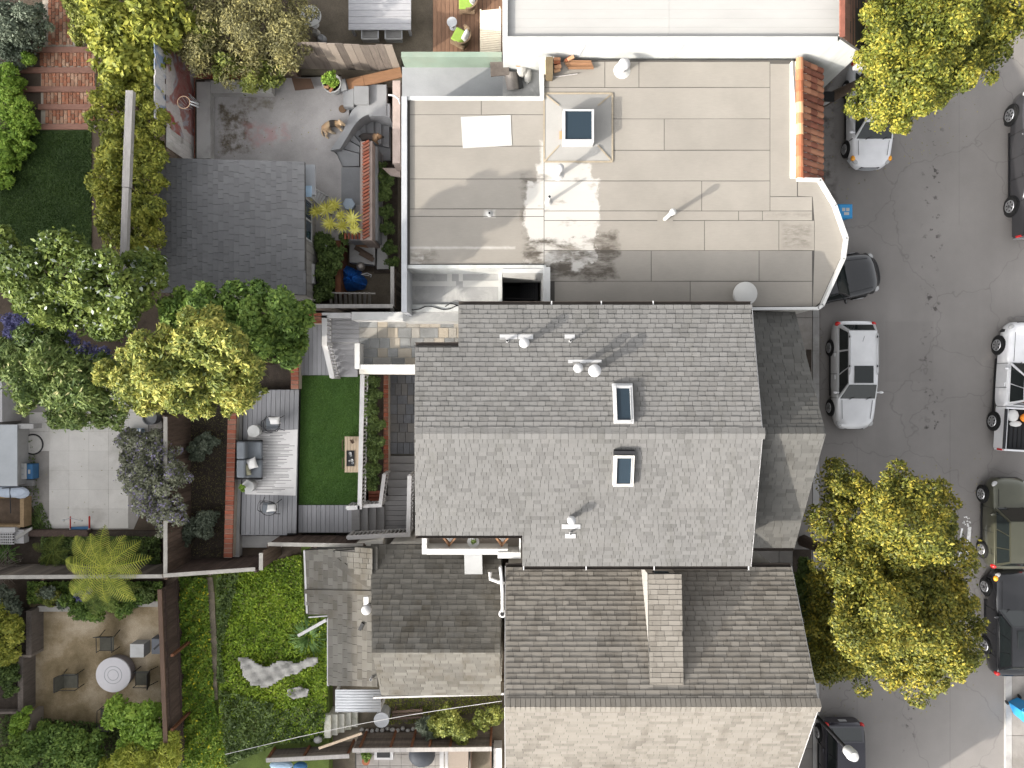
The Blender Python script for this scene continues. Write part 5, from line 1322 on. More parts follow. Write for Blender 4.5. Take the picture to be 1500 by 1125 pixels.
    nwin = 2 if bedlen and False else (3 if rear[1] < -1.7 else 2)
    cuts = [0.03, .36, .68, .97] if nwin == 3 else [.04, .50, .96]
    for s in (-1, 1):
        c = (B['fl'], B['rl'], T['rl'], T['fl']) if s < 0 else (B['rr'], B['fr'], T['fr'], T['rr'])
        for k in range(nwin):
            a, b = cuts[k]+.012, cuts[k+1]-.012
            mb = MB(); pane(mb, c, a, b, .10, .92, .022); build(mb, 'side_window', g, t, local=True)
    # wipers, mirrors, handles, seams
    mb = MB()
    for s in (-1, 1): build(MB().tube([(s*.45*hb, yw0+.02, belt+.03), (s*.45*hb-.32, yw0-.16, belt+.10)], .012, 4), 'wiper', mt['black'], t, local=True)
    for s in (-1, 1):
        m_ = build(MB().ell((s*(W2+.09), yw0-.28, belt+.06), .11, .06, .075, 10, 6).box(s*(W2-.08), s*(W2+.04), yw0-.31, yw0-.25, belt-.01, belt+.05), 'side_mirror', body, t, smooth=50, local=True)
    mb = MB()
    for s in (-1, 1):
        for yy in (wind[0]-.95, wind[0]-1.9):
            if yy > yr0+.2: build(MB().box(s*(W2-.01), s*(W2+.03), yy-.09, yy+.09, belt-.18, belt-.14), 'door_handle', body, t, local=True)
    mb = MB()
    for s in (-1, 1):
        for yy in (wind[0]-.05, wind[0]-1.08, wind[0]-2.0):
            if yy > yr0+.1: build(MB().box(s*(W2-.03), s*(W2+.0025), yy-.008, yy+.008, .32, belt-.05), 'door_seam', mt['black'], t, local=True)
        build(MB().box(s*(W2-.05), s*(W2*.99+.002), -wb/2+wr+.1, wb/2-wr-.1, zb-.01, zb+.07), 'door_sill', mt['black'], t, local=True)
    # hood seams
    mb = MB()
    hy0, hy1 = wind[0]+.05, h-.45
    for s in (-1, 1): build(MB().beam((s*W2*.74, hy0, hood+.037), (s*W2*.68, hy1, hood-.045), .012, .012), 'hood_seam', mt['black'], t, local=True)
    # lamps
    for s in (-1, 1):
        build(MB().ell((s*W2*.74, h-.26, hood-.20), .15, .15, .07, 10, 6), 'headlight', mt['clear_lamp'], t, smooth=True, local=True)
        if orange: build(MB().ell((s*W2*.88, h-.36, hood-.17), .10, .13, .08, 8, 6), 'turn_signal', mt['amber_lamp'], t, smooth=True, local=True)
        if not bedlen: build(MB().ell((s*W2*.86, -h+.12, tk-.14), .12, .11, .13, 10, 6), 'tail_light', mt['red_lamp'], t, smooth=True, local=True)
    if grille: build(MB().box(-W2*.45, W2*.45, h-.06, h+.012, hood-.42, hood-.27), 'grille', mt['black'], t, local=True)
    if plate: build(MB().box(-.17, .17, -h-.02, -h+.03, .62, .76) if plate == 'rear' else MB().box(-.17, .17, h-.01, h+.03, .38, .5), 'number_plate', mt['white_metal'], t, local=True)
    if sunroof:
        build(MB().box(-hr*.62, hr*.62, sunroof-.36, sunroof+.36, zr+.0, zr+.052), 'sunroof', mt['glass_car'], t, local=True)
    if rails:
        for s in (-1, 1):
            rl_ = build(MB().tube([(s*hr*.93, yr1+.1, zr+.0), (s*hr*.93, yr1+.2, zr+.06), (s*hr*.93, yw1-.5, zr+.06), (s*hr*.93, yw1-.4, zr+.0)], .02, 6), 'roof_rail', mt['white_metal'], t, local=True)
        for yy in (yr1+.25, yw1-.75): build(MB().box(-hr*.98, -hr*.88, yy-.04, yy+.04, zr, zr+.07).box(hr*.88, hr*.98, yy-.04, yy+.04, zr, zr+.07), 'rail_foot', mt['black'], t, local=True)
        build(MB().tube([(.05, yr1+.45, zr+.04), (.12, yr1+.25, zr+.3)], .008, 5), 'antenna', mt['black'], t, local=True)
    # wheels
    for s in (-1, 1):
        for yy in (wb/2, -wb/2):
            yy += h-fo-wb/2
            xo = s*(W2+.015); xi = s*(W2-.2)
            def disc(mb, r_, x0, x1, n=20):
                vs = [(x0, yy+r_*math.cos(2*PI*k/n), wr+r_*math.sin(2*PI*k/n)) for k in range(n)]+[(x1, yy+r_*math.cos(2*PI*k/n), wr+r_*math.sin(2*PI*k/n)) for k in range(n)]
                return mb.add(vs, [tuple(range(n)), tuple(range(2*n-1, n-1, -1))]+[(k, n+k, n+(k+1)%n, (k+1)%n) for k in range(n)])
            build(disc(MB(), wr*1.17, s*(W2-.25), s*(W2-.0)), 'wheel_arch', mt['black'], t, local=True)
            w = build(disc(disc(MB(), wr, xi, s*(W2+.035)), wr*.94, s*(W2+.035), s*(W2+.05)), 'wheel', mt['rubber'], t, local=True, smooth=30)
            mb = MB()
            for k in range(7):
                a = 2*PI*k/7; mb.beam((s*(W2+.055), yy, wr), (s*(W2+.055), yy+wr*.62*math.cos(a), wr+wr*.62*math.sin(a)), .045 if True else 0, .07)
            mb.tube([(s*(W2+.05), yy+wr*.62*math.cos(2*PI*k/18), wr+wr*.62*math.sin(2*PI*k/18)) for k in range(18)], .025, 5, True)
            build(mb, 'rim', mt[wheelmat], w, local=True)
    if bedlen:
        zs, wl_ = belt-.02, .12; y1, y0 = yb, -h+.06
        f = build(MB().box(-W2*.97, -W2*.97+wl_, y0, y1, .42, zs).box(W2*.97-wl_, W2*.97, y0, y1, .42, zs).box(-W2*.97+wl_, W2*.97-wl_, y1-.08, y1, .42, zs), 'bed_side', body, t, local=True, bevel=.02)
        build(MB().box(-W2*.95, W2*.95, y0-.07, y0-.003, .45, zs-.01), 'tailgate', body, t, local=True, bevel=.015)
        build(MB().box(-W2*.97+wl_, W2*.97-wl_, y0, y1-.081, .55, .62), 'bed_floor', mt['dark_metal'], t, local=True)
        mb = MB()
        for k in range(9): xx = -W2*.8+k*W2*.2; mb.box(xx-.03, xx+.03, y0+.05, y1-.1, .62, .645)
        build(mb, 'bed_rib', mt['plastic_grey'] if False else mt['black'], t, local=True)
        for s in (-1, 1): build(MB().box(s*W2*.97-.06, s*W2*.97+.062, y0, y1-.09, zs+.001, zs+.03), 'bed_rail', mt['dark_metal'], t, local=True)
        build(MB().box(-W2*.9, W2*.9, -h-.05, -h+.06, .42, .56), 'rear_bumper', mt['alloy'], t, local=True)
        for s in (-1, 1): build(MB().box(s*(W2*.97-.09), s*(W2*.97+.006), y0-.08, y0-.002, .66, .94), 'tail_light', mt['red_lamp'], t, local=True)
    else:
        pass
    return t
p_silver = paint('paint_silver', (.68,.68,.69), .2, .3); p_white = paint('paint_white', (.72,.72,.74), 0, .35)
p_black = paint('paint_black', (.012,.012,.014), 0, .2); p_grey = paint('paint_dark_grey', (.045,.045,.05), .3, .3)
p_green = paint('paint_olive_grey', (.085,.085,.06), .5, .3); p_navy = paint('paint_black_violet', (.02,.018,.028), .2, .25)
car('silver estate car with a sunroof and roof rails parked at the near kerb', 'car', 14.70, .38, PI, 4.62, 1.76, 1.46, p_silver, hood=.90, belt=.95, wind=(1.02,.38), rear=(-1.85,-2.16), wb=2.6, sunroof=-.02, rails=True, roof_w=.72)
car('white saloon with a grey bumper parked half under the top street tree', 'car', 15.38, 11.55, PI, 4.5, 1.78, 1.45, p_white, hood=.95, belt=.98, wind=(1.15,.55), rear=(-1.3,-1.85), trunk=.98, wb=2.6, dark_bumper=True, orange=True)
car('black saloon nosing out from under the curved bay onto the street', 'car', 13.55, 4.42, -PI/2+R(11), 4.5, 1.86, 1.42, p_black, hood=.86, belt=.94, wind=(.72,.02), rear=(-1.5,-2.0), wb=2.65, dark_bumper=mt['black'])
car('dark violet black hatchback below the street lamp at the bottom edge', 'car', 14.18, -16.55, PI, 4.2, 1.74, 1.5, p_navy, hood=.95, belt=1.0, wind=(1.0,.4), rear=(-1.55,-2.0), wb=2.6, plate='rear')
car('dark grey crew truck partly cut off by the upper right edge', 'truck', 22.62, 9.45, 0, 6.3, 2.0, 1.9, p_grey, name='parked_truck', hood=1.15, belt=1.22, wind=(1.35,.75), rear=(-1.6,-1.75), wb=3.95, wr=.40, bedlen=1.5, fo=.95)
tr = car('white pickup truck with tools in its open bed at the right edge', 'pickup', 21.90, -.12, R(-3.5), 5.5, 1.85, 1.72, p_white, name='parked_truck', hood=1.02, belt=1.08, wind=(1.0,.40), rear=(-.62,-.80), wb=3.3, wr=.37, bedlen=1.85, fo=1.0, dark_bumper=mt['dark_metal'])
car('olive grey compact four by four parked behind the white pickup', 'car', 21.28, -5.95, 0, 3.85, 1.72, 1.68, p_green, hood=1.02, belt=1.06, wind=(.72,.22), rear=(-1.5,-1.78), wb=2.4, wr=.34, fo=.75)
car('black estate car with an orange turn signal behind the olive car', 'car', 21.45, -10.2, 0, 4.5, 1.76, 1.55, p_black, hood=1.0, belt=1.05, wind=(.62,.05), rear=(-1.6,-1.95), wb=2.55, wr=.34, orange=True, sunroof=-.45, fo=.85, dark_bumper=mt['dark_metal'])
# load in the pickup
tb = thing('tool_bag', 'orange cloth bag in the bed of the white pickup', 'bag', (21.9*S, -1.6*S, .64+SZ))
build(MB().ell((21.95*S,-1.45*S,.87+SZ), .24, .2, .2, 12, 7).ell((22.05*S,-1.62*S,.82+SZ), .14, .13, .14, 10, 6), 'bag_body', mt['orange'], tb, smooth=True)
wb_ = thing('white_bundle', 'crumpled white plastic bundle beside the orange bag in the pickup', 'bundle', (21.4*S,-1.5*S,.64+SZ))
build(MB().ell((21.42*S,-1.35*S,.82+SZ), .26, .28, .16, 9, 5).ell((21.55*S,-1.7*S,.8+SZ), .28, .14, .12, 8, 5), 'bundle_body', mt['cushion_white'], wb_, smooth=25)
# bins
def bin_(label, x, y, z, rz, w=.6, d=.62, h=1.08):
    t = thing('recycling_bin', label, 'bin', (x*S, y*S, z+SZ), None, rz)
    mb = MB(); mb.add([(sx*(w/2-.07*(1-k)), sy*(d/2-.07*(1-k)), .05+k*(h-.1)) for k in (0, 1) for sx, sy in ((-1,-1),(1,-1),(1,1),(-1,1))], [(3,2,1,0),(4,5,6,7),(0,1,5,4),(1,2,6,5),(2,3,7,6),(3,0,4,7)])
    build(mb, 'bin_body', mt['blue_bin'], t, local=True, bevel=.02)
    lid = build(MB().add([(-w/2-.03,-d/2-.04,h-.04),(w/2+.03,-d/2-.04,h-.04),(w/2+.03,d/2+.03,h-.04),(-w/2-.03,d/2+.03,h-.04),(-w/2+.03,-d/2+.02,h+.05),(w/2-.03,-d/2+.02,h+.05),(w/2-.03,d/2-.03,h+.05),(-w/2+.03,d/2-.03,h+.05)], [(3,2,1,0),(4,5,6,7),(0,1,5,4),(1,2,6,5),(2,3,7,6),(3,0,4,7)]), 'lid', mt['blue_bin'], t, local=True, bevel=.02)
    build(MB().box(-w*.3, -w*.1, -d*.25, d*.1, h+.051, h+.056).box(-w*.02, w*.22, d*.02, d*.24, h+.051, h+.056).box(-w*.02, w*.22, -d*.28, -d*.05, h+.051, h+.056), 'lid_print', mt['pale_blue'] if False else mt['white'], lid, local=True)
    for s in (-1, 1): build(MB().tube([(s*(w/2-.02), d/2-.05, .1), (s*(w/2+.03), d/2-.05, .1)], .1, 12), 'wheel', mt['rubber'], t, local=True)
    build(MB().tube([(-w/2+.05, d/2+.03, h-.06), (-w/2+.05, d/2+.09, h-.03), (w/2-.05, d/2+.09, h-.03), (w/2-.05, d/2+.03, h-.06)], .018, 6), 'handle', mt['blue_bin'], t, local=True)
    return t
bin_('blue recycling bin standing in the street beside the curved bay', 14.12, 7.33, 0, PI/2)
bin_('blue recycling bin on the far pavement at the right edge', 21.75+.25, -14.05, .12, R(25), .62, .75)
# worn white paint on the carriageway
rm = thing('road_marking', 'worn white painted road marking beside the big street tree', 'marking', P(1405, 800, SZ))
wp_ = new_mat('worn_road_paint'); m_, nt, b = wp_; pos = nt.nodes.new('ShaderNodeNewGeometry').outputs['Position']
c = _mix(nt, _ramp(nt, _noise(nt, 5, 5, .7, pos), [(.42, 0.0), (.52, 1.0)]), (.55,.55,.54), (.75,.75,.75)); nt.links.new(c, b.inputs['Base Color'])
def mark(poly): build(MB().prism(pxpoly(poly, SZ+.008), SZ+.001, SZ+.008), 'painted_bar', m_, rm)
mark([(1418,772),(1423,772),(1419,822),(1414,822)]); mark([(1408,774),(1411,774),(1408,788),(1406,788)]); mark([(1407,790),(1410,790),(1408,800),(1405,800)]); mark([(1406,802),(1409,802),(1407,823),(1404,823)])
mark([(1396,802),(1399,802),(1399,805),(1396,805)]); mark([(1388,808),(1398,807),(1398,820),(1388,819)]); mark([(1397,823),(1400,823),(1399,833),(1396,833)])
rr_ = random.Random(4)
for cx_, cy_, rw, rh in ((1416, 764, 6, 8), (1411, 832, 7, 8)):
    for k in range(26):
        a = cx_+rr_.uniform(-rw, rw); b2 = cy_+rr_.uniform(-rh, rh); s = rr_.uniform(.5, 1.5)
        if ((a-cx_)/rw)**2+((b2-cy_)/rh)**2 < 1: mark([(a-s,b2-s*.8),(a+s,b2-s*.6),(a+s*.9,b2+s),(a-s*.7,b2+s*.7)])
# street lamp
lm = thing('street_lamp', 'dark leaning street lamp with a white head above the bottom hatchback', 'street lamp', (11.35, -12.45, SZ+.12))
hd = P(1243, 1100, 7.0)
bs = Vector((hd.x-.0, hd.y+.0, SZ+.12))
build(MB().tube([bs, Vector((hd.x, hd.y, 6.9))], [.10, .065], 12), 'pole', mt['dark_metal'], lm, smooth=40)
build(MB().lathe(bs, [(.2, 0), (.2, .25), (.11, .5), (.10, .55)], 14), 'pole_base', mt['dark_metal'], lm, smooth=40)
build(MB().tube([Vector((hd.x+.05, hd.y-.02, 3.9)), Vector((hd.x+.07, hd.y-.03, 6.9))], .018, 6), 'conduit', mt['fence_cap'], lm)
build(MB().lathe((hd.x, hd.y, 6.9), [(.10, -.05), (.18, .05), (.20, .35), (.15, .5), (.02, .54)], 18), 'lamp_head', mt['white'], lm, smooth=40)
# ------------------------------------------------------------------ leaf materials
lf = {}
lf['street'] = leaf_mat('leaf_street', (.016,.026,.006), (.12,.13,.019), (.42,.335,.048), .8, .22, None, 0, -.02)
lf['street_green'] = leaf_mat('leaf_street_green', (.016,.028,.006), (.12,.138,.019), (.40,.34,.048), .8, .22, None, 0, -.02)
lf['varieg'] = leaf_mat('leaf_variegated', (.04,.07,.02), (.20,.23,.045), (.60,.54,.14), .8, .22, None, 0, -.01)
lf['green'] = leaf_mat('leaf_green', (.035,.075,.015), (.12,.20,.04), (.25,.34,.07), 1.0, .25)
lf['green_flower'] = leaf_mat('leaf_green_flower', (.035,.065,.016), (.125,.175,.035), (.26,.31,.07), 1.0, .25, (.60,.65,.58), .06)
lf['olive'] = leaf_mat('leaf_olive', (.035,.065,.02), (.12,.175,.045), (.25,.30,.09), 1.0, .22, (.55,.53,.26), .05)
lf['hedge'] = leaf_mat('leaf_hedge', (.045,.065,.013), (.21,.235,.035), (.44,.42,.075), 1.1, .25)
lf['bright'] = leaf_mat('leaf_bright', (.06,.12,.015), (.19,.31,.04), (.36,.48,.08), 1.2, .25)
lf['scrub'] = leaf_mat('leaf_scrub', (.05,.05,.025), (.18,.17,.075), (.34,.30,.11), 1.1, .22)
lf['scrub_gr'] = leaf_mat('leaf_scrub_green', (.045,.065,.015), (.16,.19,.04), (.34,.34,.08), 1.1, .22)
lf['grey'] = leaf_mat('leaf_greygreen', (.05,.065,.045), (.13,.16,.11), (.25,.28,.21), 1.2, .2)
lf['purple'] = leaf_mat('leaf_purple', (.055,.06,.04), (.16,.17,.105), (.33,.34,.25), 1.2, .2, (.25,.22,.34), .26)
lf['lilac'] = leaf_mat('leaf_lilac', (.05,.05,.09), (.13,.13,.28), (.25,.25,.46), 1.2, .2)
lf['fern'] = leaf_mat('leaf_fern', (.11,.15,.018), (.32,.36,.05), (.55,.54,.10), 1.2, .25)
lf['fern_dark'] = leaf_mat('leaf_fern_dark', (.05,.08,.015), (.13,.17,.03), (.24,.28,.06), 1.2, .25)
lf['dark'] = leaf_mat('leaf_dark', (.03,.052,.016), (.085,.13,.034), (.17,.235,.065), 1.2, .22)
lf['strap'] = leaf_mat('leaf_strap', (.025,.06,.015), (.08,.16,.035), (.18,.28,.07), 1.5, .2)
lf['yellow'] = leaf_mat('leaf_yellow', (.30,.28,.04), (.58,.54,.10), (.72,.70,.24), 2, .15)
lf['weed'] = leaf_mat('leaf_weed', (.05,.10,.012), (.19,.30,.025), (.40,.50,.05), .55, .25)
lf['weedy'] = leaf_mat('leaf_weed_yellow', (.05,.10,.012), (.14,.25,.028), (.32,.40,.05), .9, .25, (.75,.65,.04), .05)
lf['turf'] = leaf_mat('leaf_turf', (.035,.085,.015), (.068,.145,.024), (.11,.20,.034), .9, .2)
lf['lawn'] = leaf_mat('leaf_lawn', (.024,.05,.013), (.048,.088,.02), (.08,.13,.03), .7, .2)

def gpt(px, py, z=YZ): return tuple(P(px, py, z))
def tree(name, label, base, ls, n, size, lm_, seed, **k):
    return plant(name, label, k.pop('cat', 'tree'), base, px_lobes(ls), n, size, lf[lm_], seed, **k)
# street trees
tree('street_tree', 'large olive green street tree with sunlit golden tops over the lower street', (13.2,-7.1,SZ+.12),
  [(1330,765,7.2,62),(1365,745,6.6,38),(1320,715,6.4,38),(1368,788,6.3,34),(1290,745,6.0,36),(1372,825,5.2,36),(1225,705,4.6,36),(1215,770,4.7,40),(1255,755,4.6,42),
   (1300,905,7.0,72),(1370,930,6.9,60),(1255,860,6.0,45),(1230,820,5.0,38),(1340,985,6.4,44),(1290,955,6.4,45),(1230,940,4.6,56),(1215,885,4.2,48),(1260,975,4.6,34),(1408,900,5.0,32),(1400,950,5.2,32),(1385,870,6.0,36),(1345,840,6.2,38),(1320,840,5.4,85),(1290,800,5.6,50),(1310,900,5.6,80),(1380,960,5.6,38)],
  105000, .125, 'street', 1, sub=13, rs=.34, inner=.3, trunk=.24, low=-.2)
tree('street_tree', 'tall yellow green street tree over the white saloon at the top right', (13.6,12.5,SZ+.12),
  [(1360,40,7.2,60),(1310,20,6.5,42),(1330,110,6.8,62),(1385,105,6.8,42),(1455,45,6.0,48),(1440,80,5.6,40),(1300,150,6.0,45),(1260,150,4.6,28),(1420,5,6.5,60),(1350,-30,6.5,70),(1290,90,5.6,36),(1320,165,5.6,30),(1350,80,5.6,85),(1420,60,5.2,50)],
  80000, .125, 'street_green', 2, sub=13, rs=.34, inner=.3, trunk=.22, low=-.2)
# garden trees
tree('variegated_tree', 'tall cream and yellow leaved tree spilling over the brick wall', gpt(403,527),
  [(205,545,8.0,40),(245,520,9.4,48),(300,500,9.6,50),(270,560,8.4,44),(335,560,8.0,42),(365,575,7.0,24),(185,575,7.0,26),(225,585,7.0,28),(300,590,7.0,22),(340,590,6.8,18),(150,548,7.2,18),(330,520,8.8,40)],
  32000, .19, 'varieg', 3, sub=12, rs=.38, aspect=.34, trunk=.16)
tree('broadleaf_tree', 'mid green bushy tree hanging over the lower edge of the shed roof', gpt(390,480),
  [(340,470,5.6,42),(395,455,5.6,44),(430,470,5.2,28),(370,500,5.3,40),(305,455,5.8,38),(410,505,5.1,34),(260,455,5.6,32),(440,500,4.6,15),(330,520,5.0,32)],
  20000, .19, 'green', 4, sub=11, rs=.4, trunk=.12)
tree('flowering_tree', 'green tree with tiny pale flowers below the dark lawn', gpt(110,430),
  [(40,400,6.8,46),(105,395,6.8,48),(160,420,6.8,48),(60,440,6.6,42),(130,455,6.6,46),(200,430,6.6,40),(170,470,6.4,38),(220,400,6.2,24),(10,370,6.4,30),(95,360,6.0,24),(215,385,5.8,30)],
  28000, .18, 'green_flower', 5, sub=11, rs=.38, trunk=.15)
tree('feathery_tree', 'dark feathery olive tree over the top left of the slab patio', gpt(80,560),
  [(45,560,6.4,45),(100,545,6.5,50),(150,560,6.4,38),(70,510,6.2,40),(25,520,6.2,32),(130,600,6.1,34),(165,610,5.8,22),(95,600,6.1,28)],
  22000, .21, 'olive', 6, sub=11, rs=.38, aspect=.3, trunk=.14)
tree('lilac_bush', 'bush of violet blue blossom between the two green trees', gpt(70,475),
  [(35,470,2.8,24),(65,490,2.9,26),(95,500,3.0,24),(125,515,3.0,20),(150,523,3.0,16),(25,490,2.7,18)], 7000, .13, 'lilac', 7, sub=9, trunk=.06, cat='shrub')
tree('hedge', 'tall sunlit yellow green hedge under the timber beam', gpt(190,260),
  [(165,135,3.9,28),(210,140,3.7,24),(160,180,3.9,26),(215,180,4.0,30),(165,225,4.0,26),(220,225,4.0,28),(155,265,3.9,26),(215,265,3.9,27),(160,310,3.9,26),(215,310,3.9,28),(165,345,3.7,24),(220,345,3.7,28),(190,375,3.7,28),(190,220,3.3,40),(190,300,3.3,40),(190,150,3.3,36)],
  30000, .15, 'hedge', 8, sub=10, rs=.38, trunk=.08, cat='hedge')
tree('large_leaved_tree', 'yellow green large leaved tree beside the brick path', gpt(190,60),
  [(165,25,4.0,38),(215,30,4.0,42),(190,75,3.9,42),(170,105,3.4,28),(225,85,3.6,30),(240,30,4.0,36),(205,110,3.4,22),(155,60,3.6,26)],
  11000, .26, 'hedge', 9, sub=11, rs=.4, trunk=.12)
tree('scrub_bush', 'dry olive brown scrub bush along the top fence', gpt(360,70),
  [(290,30,3.0,45),(340,40,3.2,50),(395,40,3.2,50),(425,60,3.0,36),(300,75,3.0,36),(350,85,3.0,36),(410,90,2.9,28),(440,20,3.0,22),(380,5,3.0,40),(310,-5,3.0,40)],
  24000, .14, 'scrub', 10, sub=11, rs=.4, aspect=.35, trunk=.1, cat='shrub')
tree('climbing_bush', 'greener edge of scrub hanging over the brown fence', gpt(385,100),
  [(330,100,2.9,22),(375,108,2.7,26),(405,110,2.7,16),(300,60,3.2,26),(270,20,3.4,30)], 6000, .15, 'scrub_gr', 11, sub=9, trunk=.05, cat='shrub')
tree('dark_shrub', 'dark green rounded shrub at the top left corner', gpt(35,45), [(20,40,2.0,34),(50,30,2.2,26),(45,60,1.9,22),(15,70,1.8,24)], 9000, .14, 'grey', 12, trunk=.05, cat='shrub')
tree('path_shrub', 'olive shrub hiding the top of the brick path', gpt(120,25), [(118,20,2.2,22),(122,50,2.0,18),(105,-5,2.2,20)], 5000, .13, 'scrub_gr', 13, trunk=.05, cat='shrub')
tree('round_topiary', 'small clipped lime green ball at the brick path edge', gpt(42,88), [(42.5,87,1.75,10,.9)], 1500, .08, 'bright', 14, sub=30, rs=.3, trunk=.03, cat='shrub')
tree('ground_shrub', 'bright green leafy bed along the left of the dark lawn', gpt(20,200),
  [(10,110,1.7,22),(12,150,1.7,24),(35,160,1.7,20),(45,185,1.6,16),(20,195,1.7,24),(10,235,1.6,24),(35,215,1.6,16),(5,265,1.5,16),(5,60,1.8,18),(25,125,1.6,14)],
  11000, .15, 'bright', 15, sub=12, rs=.34, trunk=0, cat='shrub')
tree('purple_shrub', 'grey green shrub with purple flowers across the brown fence', gpt(215,700),
  [(200,650,2.9,26),(235,660,3.0,26),(215,690,3.1,32),(250,700,3.3,28),(225,730,3.1,28),(255,745,3.1,20),(190,670,2.5,18),(240,770,2.8,16),(262,690,3.0,16)],
  17000, .12, 'purple', 16, sub=11, trunk=.08, cat='shrub')
tree('grey_shrub', 'small grey green shrub in the upper mulch bed', gpt(294,655), [(290,660,1.7,14),(300,650,1.7,13),(312,648,1.6,8)], 2500, .13, 'grey', 17, trunk=.03, cat='shrub')
tree('grey_shrub', 'grey green shrub in the lower mulch bed', gpt(292,772), [(280,775,1.7,16),(298,768,1.7,18),(310,760,1.6,12),(272,790,1.6,10)], 3500, .13, 'grey', 18, trunk=.03, cat='shrub')
tree('rose_bush', 'light green rose bush overhanging the bottom of the gravel garden', gpt(205,1060),
  [(180,1040,2.6,20),(205,1050,2.7,24),(225,1070,2.6,20),(165,1055,2.3,14),(195,1080,2.4,20),(232,1040,2.4,12)], 6000, .17, 'bright', 19, trunk=.05, cat='shrub')
tree('dark_hedge_bush', 'dark green bush at the bottom left of the gravel', gpt(85,1100), [(60,1090,2.2,28),(100,1085,2.2,26),(130,1095,2.2,24),(25,1110,2.2,26),(90,1120,2.2,30),(135,1120,2.0,24),(70,1075,1.9,18)], 11000, .15, 'green', 20, trunk=.06, cat='shrub')
tree('conifer', 'feathery yellow green conifer at the bottom edge by the dark fence', gpt(215,1120), [(180,1115,2.6,22),(215,1110,2.7,24),(250,1105,2.7,20),(255,1085,2.6,14),(165,1125,2.4,16)], 9000, .18, 'fern', 21, aspect=.22, trunk=.06, cat='shrub')
tree('bed_shrub', 'yellow green shrub in the raised bed at the left edge', gpt(12,925), [(12,925,2.4,24),(22,915,2.4,14),(5,955,2.3,20),(-5,900,2.3,20)], 6000, .15, 'hedge', 22, trunk=.05, cat='shrub')
tree('bed_shrub', 'dark shrub at the foot of the raised bed', gpt(12,985), [(10,985,2.1,16),(15,1010,2.0,10)], 2500, .14, 'dark', 23, trunk=.04, cat='shrub')
tree('bed_shrub', 'fresh green sprig leaning out of the lower raised bed', gpt(30,1062), [(32,1055,2.1,12),(26,1070,2.0,10),(42,1040,2.1,6)], 1600, .17, 'bright', 24, trunk=.03, cat='shrub')
tree('flower_border', 'green mounds of herbs spilling on the top of the gravel', gpt(135,888), [(115,893,1.6,16),(140,890,1.65,18),(160,880,1.7,16),(185,890,1.6,14),(100,880,1.6,10),(195,878,1.7,12)], 6500, .12, 'green', 25, trunk=0, cat='shrub')
tree('flower_border', 'small clump of magenta flowers in the north flower bed', gpt(122,872), [(120,873,1.7,8),(130,867,1.7,6)], 900, .09, 'lilac', 26, trunk=0, cat='flowers')
tree('flower_border', 'orange brown sedum clump in the north flower bed', gpt(70,878), [(75,878,1.65,10),(62,868,1.65,8),(82,870,1.6,8)], 1500, .11, 'scrub_gr', 27, trunk=0, cat='shrub')
tree('flower_border', 'blue green rosette shrub in the north flower bed', gpt(68,868), [(68,866,1.8,10),(92,882,1.6,8),(15,885,1.9,18),(5,870,1.9,14)], 2600, .16, 'grey', 28, trunk=0, cat='shrub')
tree('side_shrub', 'dark shrub under the tree fern beside the fence', gpt(175,880), [(170,872,1.6,14),(215,868,1.6,12),(160,868,1.6,10)], 2000, .14, 'dark', 29, trunk=0, cat='shrub')
tree('strip_shrub', 'narrow dark green shrub row between railing and house walk', gpt(547,640,.7),
  [(545,560,1.3,11),(547,580,1.35,12),(546,602,1.35,12),(549,624,1.35,13),(548,646,1.35,13),(547,668,1.3,12),(546,690,1.3,11),(546,708,1.25,9)], 9000, .12, 'dark', 30, trunk=0, cat='shrub', bark=None)
tree('yard_shrub', 'dark leafy shrubs between the shed and the blue tarp', gpt(475,400,.3), [(478,360,1.4,14),(483,385,1.5,16),(478,410,1.4,15),(472,430,1.4,13),(495,370,1.3,10),(504,350,1.4,8),(470,350,1.5,8)], 6000, .14, 'dark', 31, trunk=0, cat='shrub')
tree('passage_shrub', 'dark green shrub strip in the passage beside the flat roofed house', gpt(565,290,.1), [(562,265,.9,12),(564,285,.9,12),(566,310,.8,11),(568,335,.7,10),(572,365,.7,10),(575,385,.7,9),(560,245,.9,7)], 5500, .12, 'dark', 32, trunk=0, cat='shrub')
tree('fence_shrub', 'leafy shrub above the rusty posted bottom fence', gpt(660,1065,.6), [(640,1060,1.5,16),(662,1055,1.6,20),(680,1068,1.6,18),(705,1052,1.6,14),(725,1045,1.6,14),(650,1045,1.4,10)], 6500, .14, 'scrub_gr', 33, trunk=0, cat='shrub')
tree('agave_shrub', 'blue green spiky shrub at the left of the bottom border', gpt(625,1065,.6), [(622,1062,1.4,12),(632,1070,1.4,10)], 900, .3, 'grey', 34, aspect=.2, trunk=0, cat='shrub')
tree('street_weeds', 'low dark shrub on the pavement between the two front roofs', (12.8,-8.8,SZ+.12), [(1180,828,0,14),(1170,845,-.2,10)], 1400, .15, 'dark', 35, trunk=0, cat='shrub')
tree('roadside_bush', 'dense dark bush below the big street tree along the brown house', (12.3,-10.7,SZ+.12), [(1180,850,2.6,22),(1190,890,2.6,26),(1195,930,2.6,26),(1205,970,2.4,20)], 9000, .17, 'dark', 36, trunk=.08, cat='shrub')

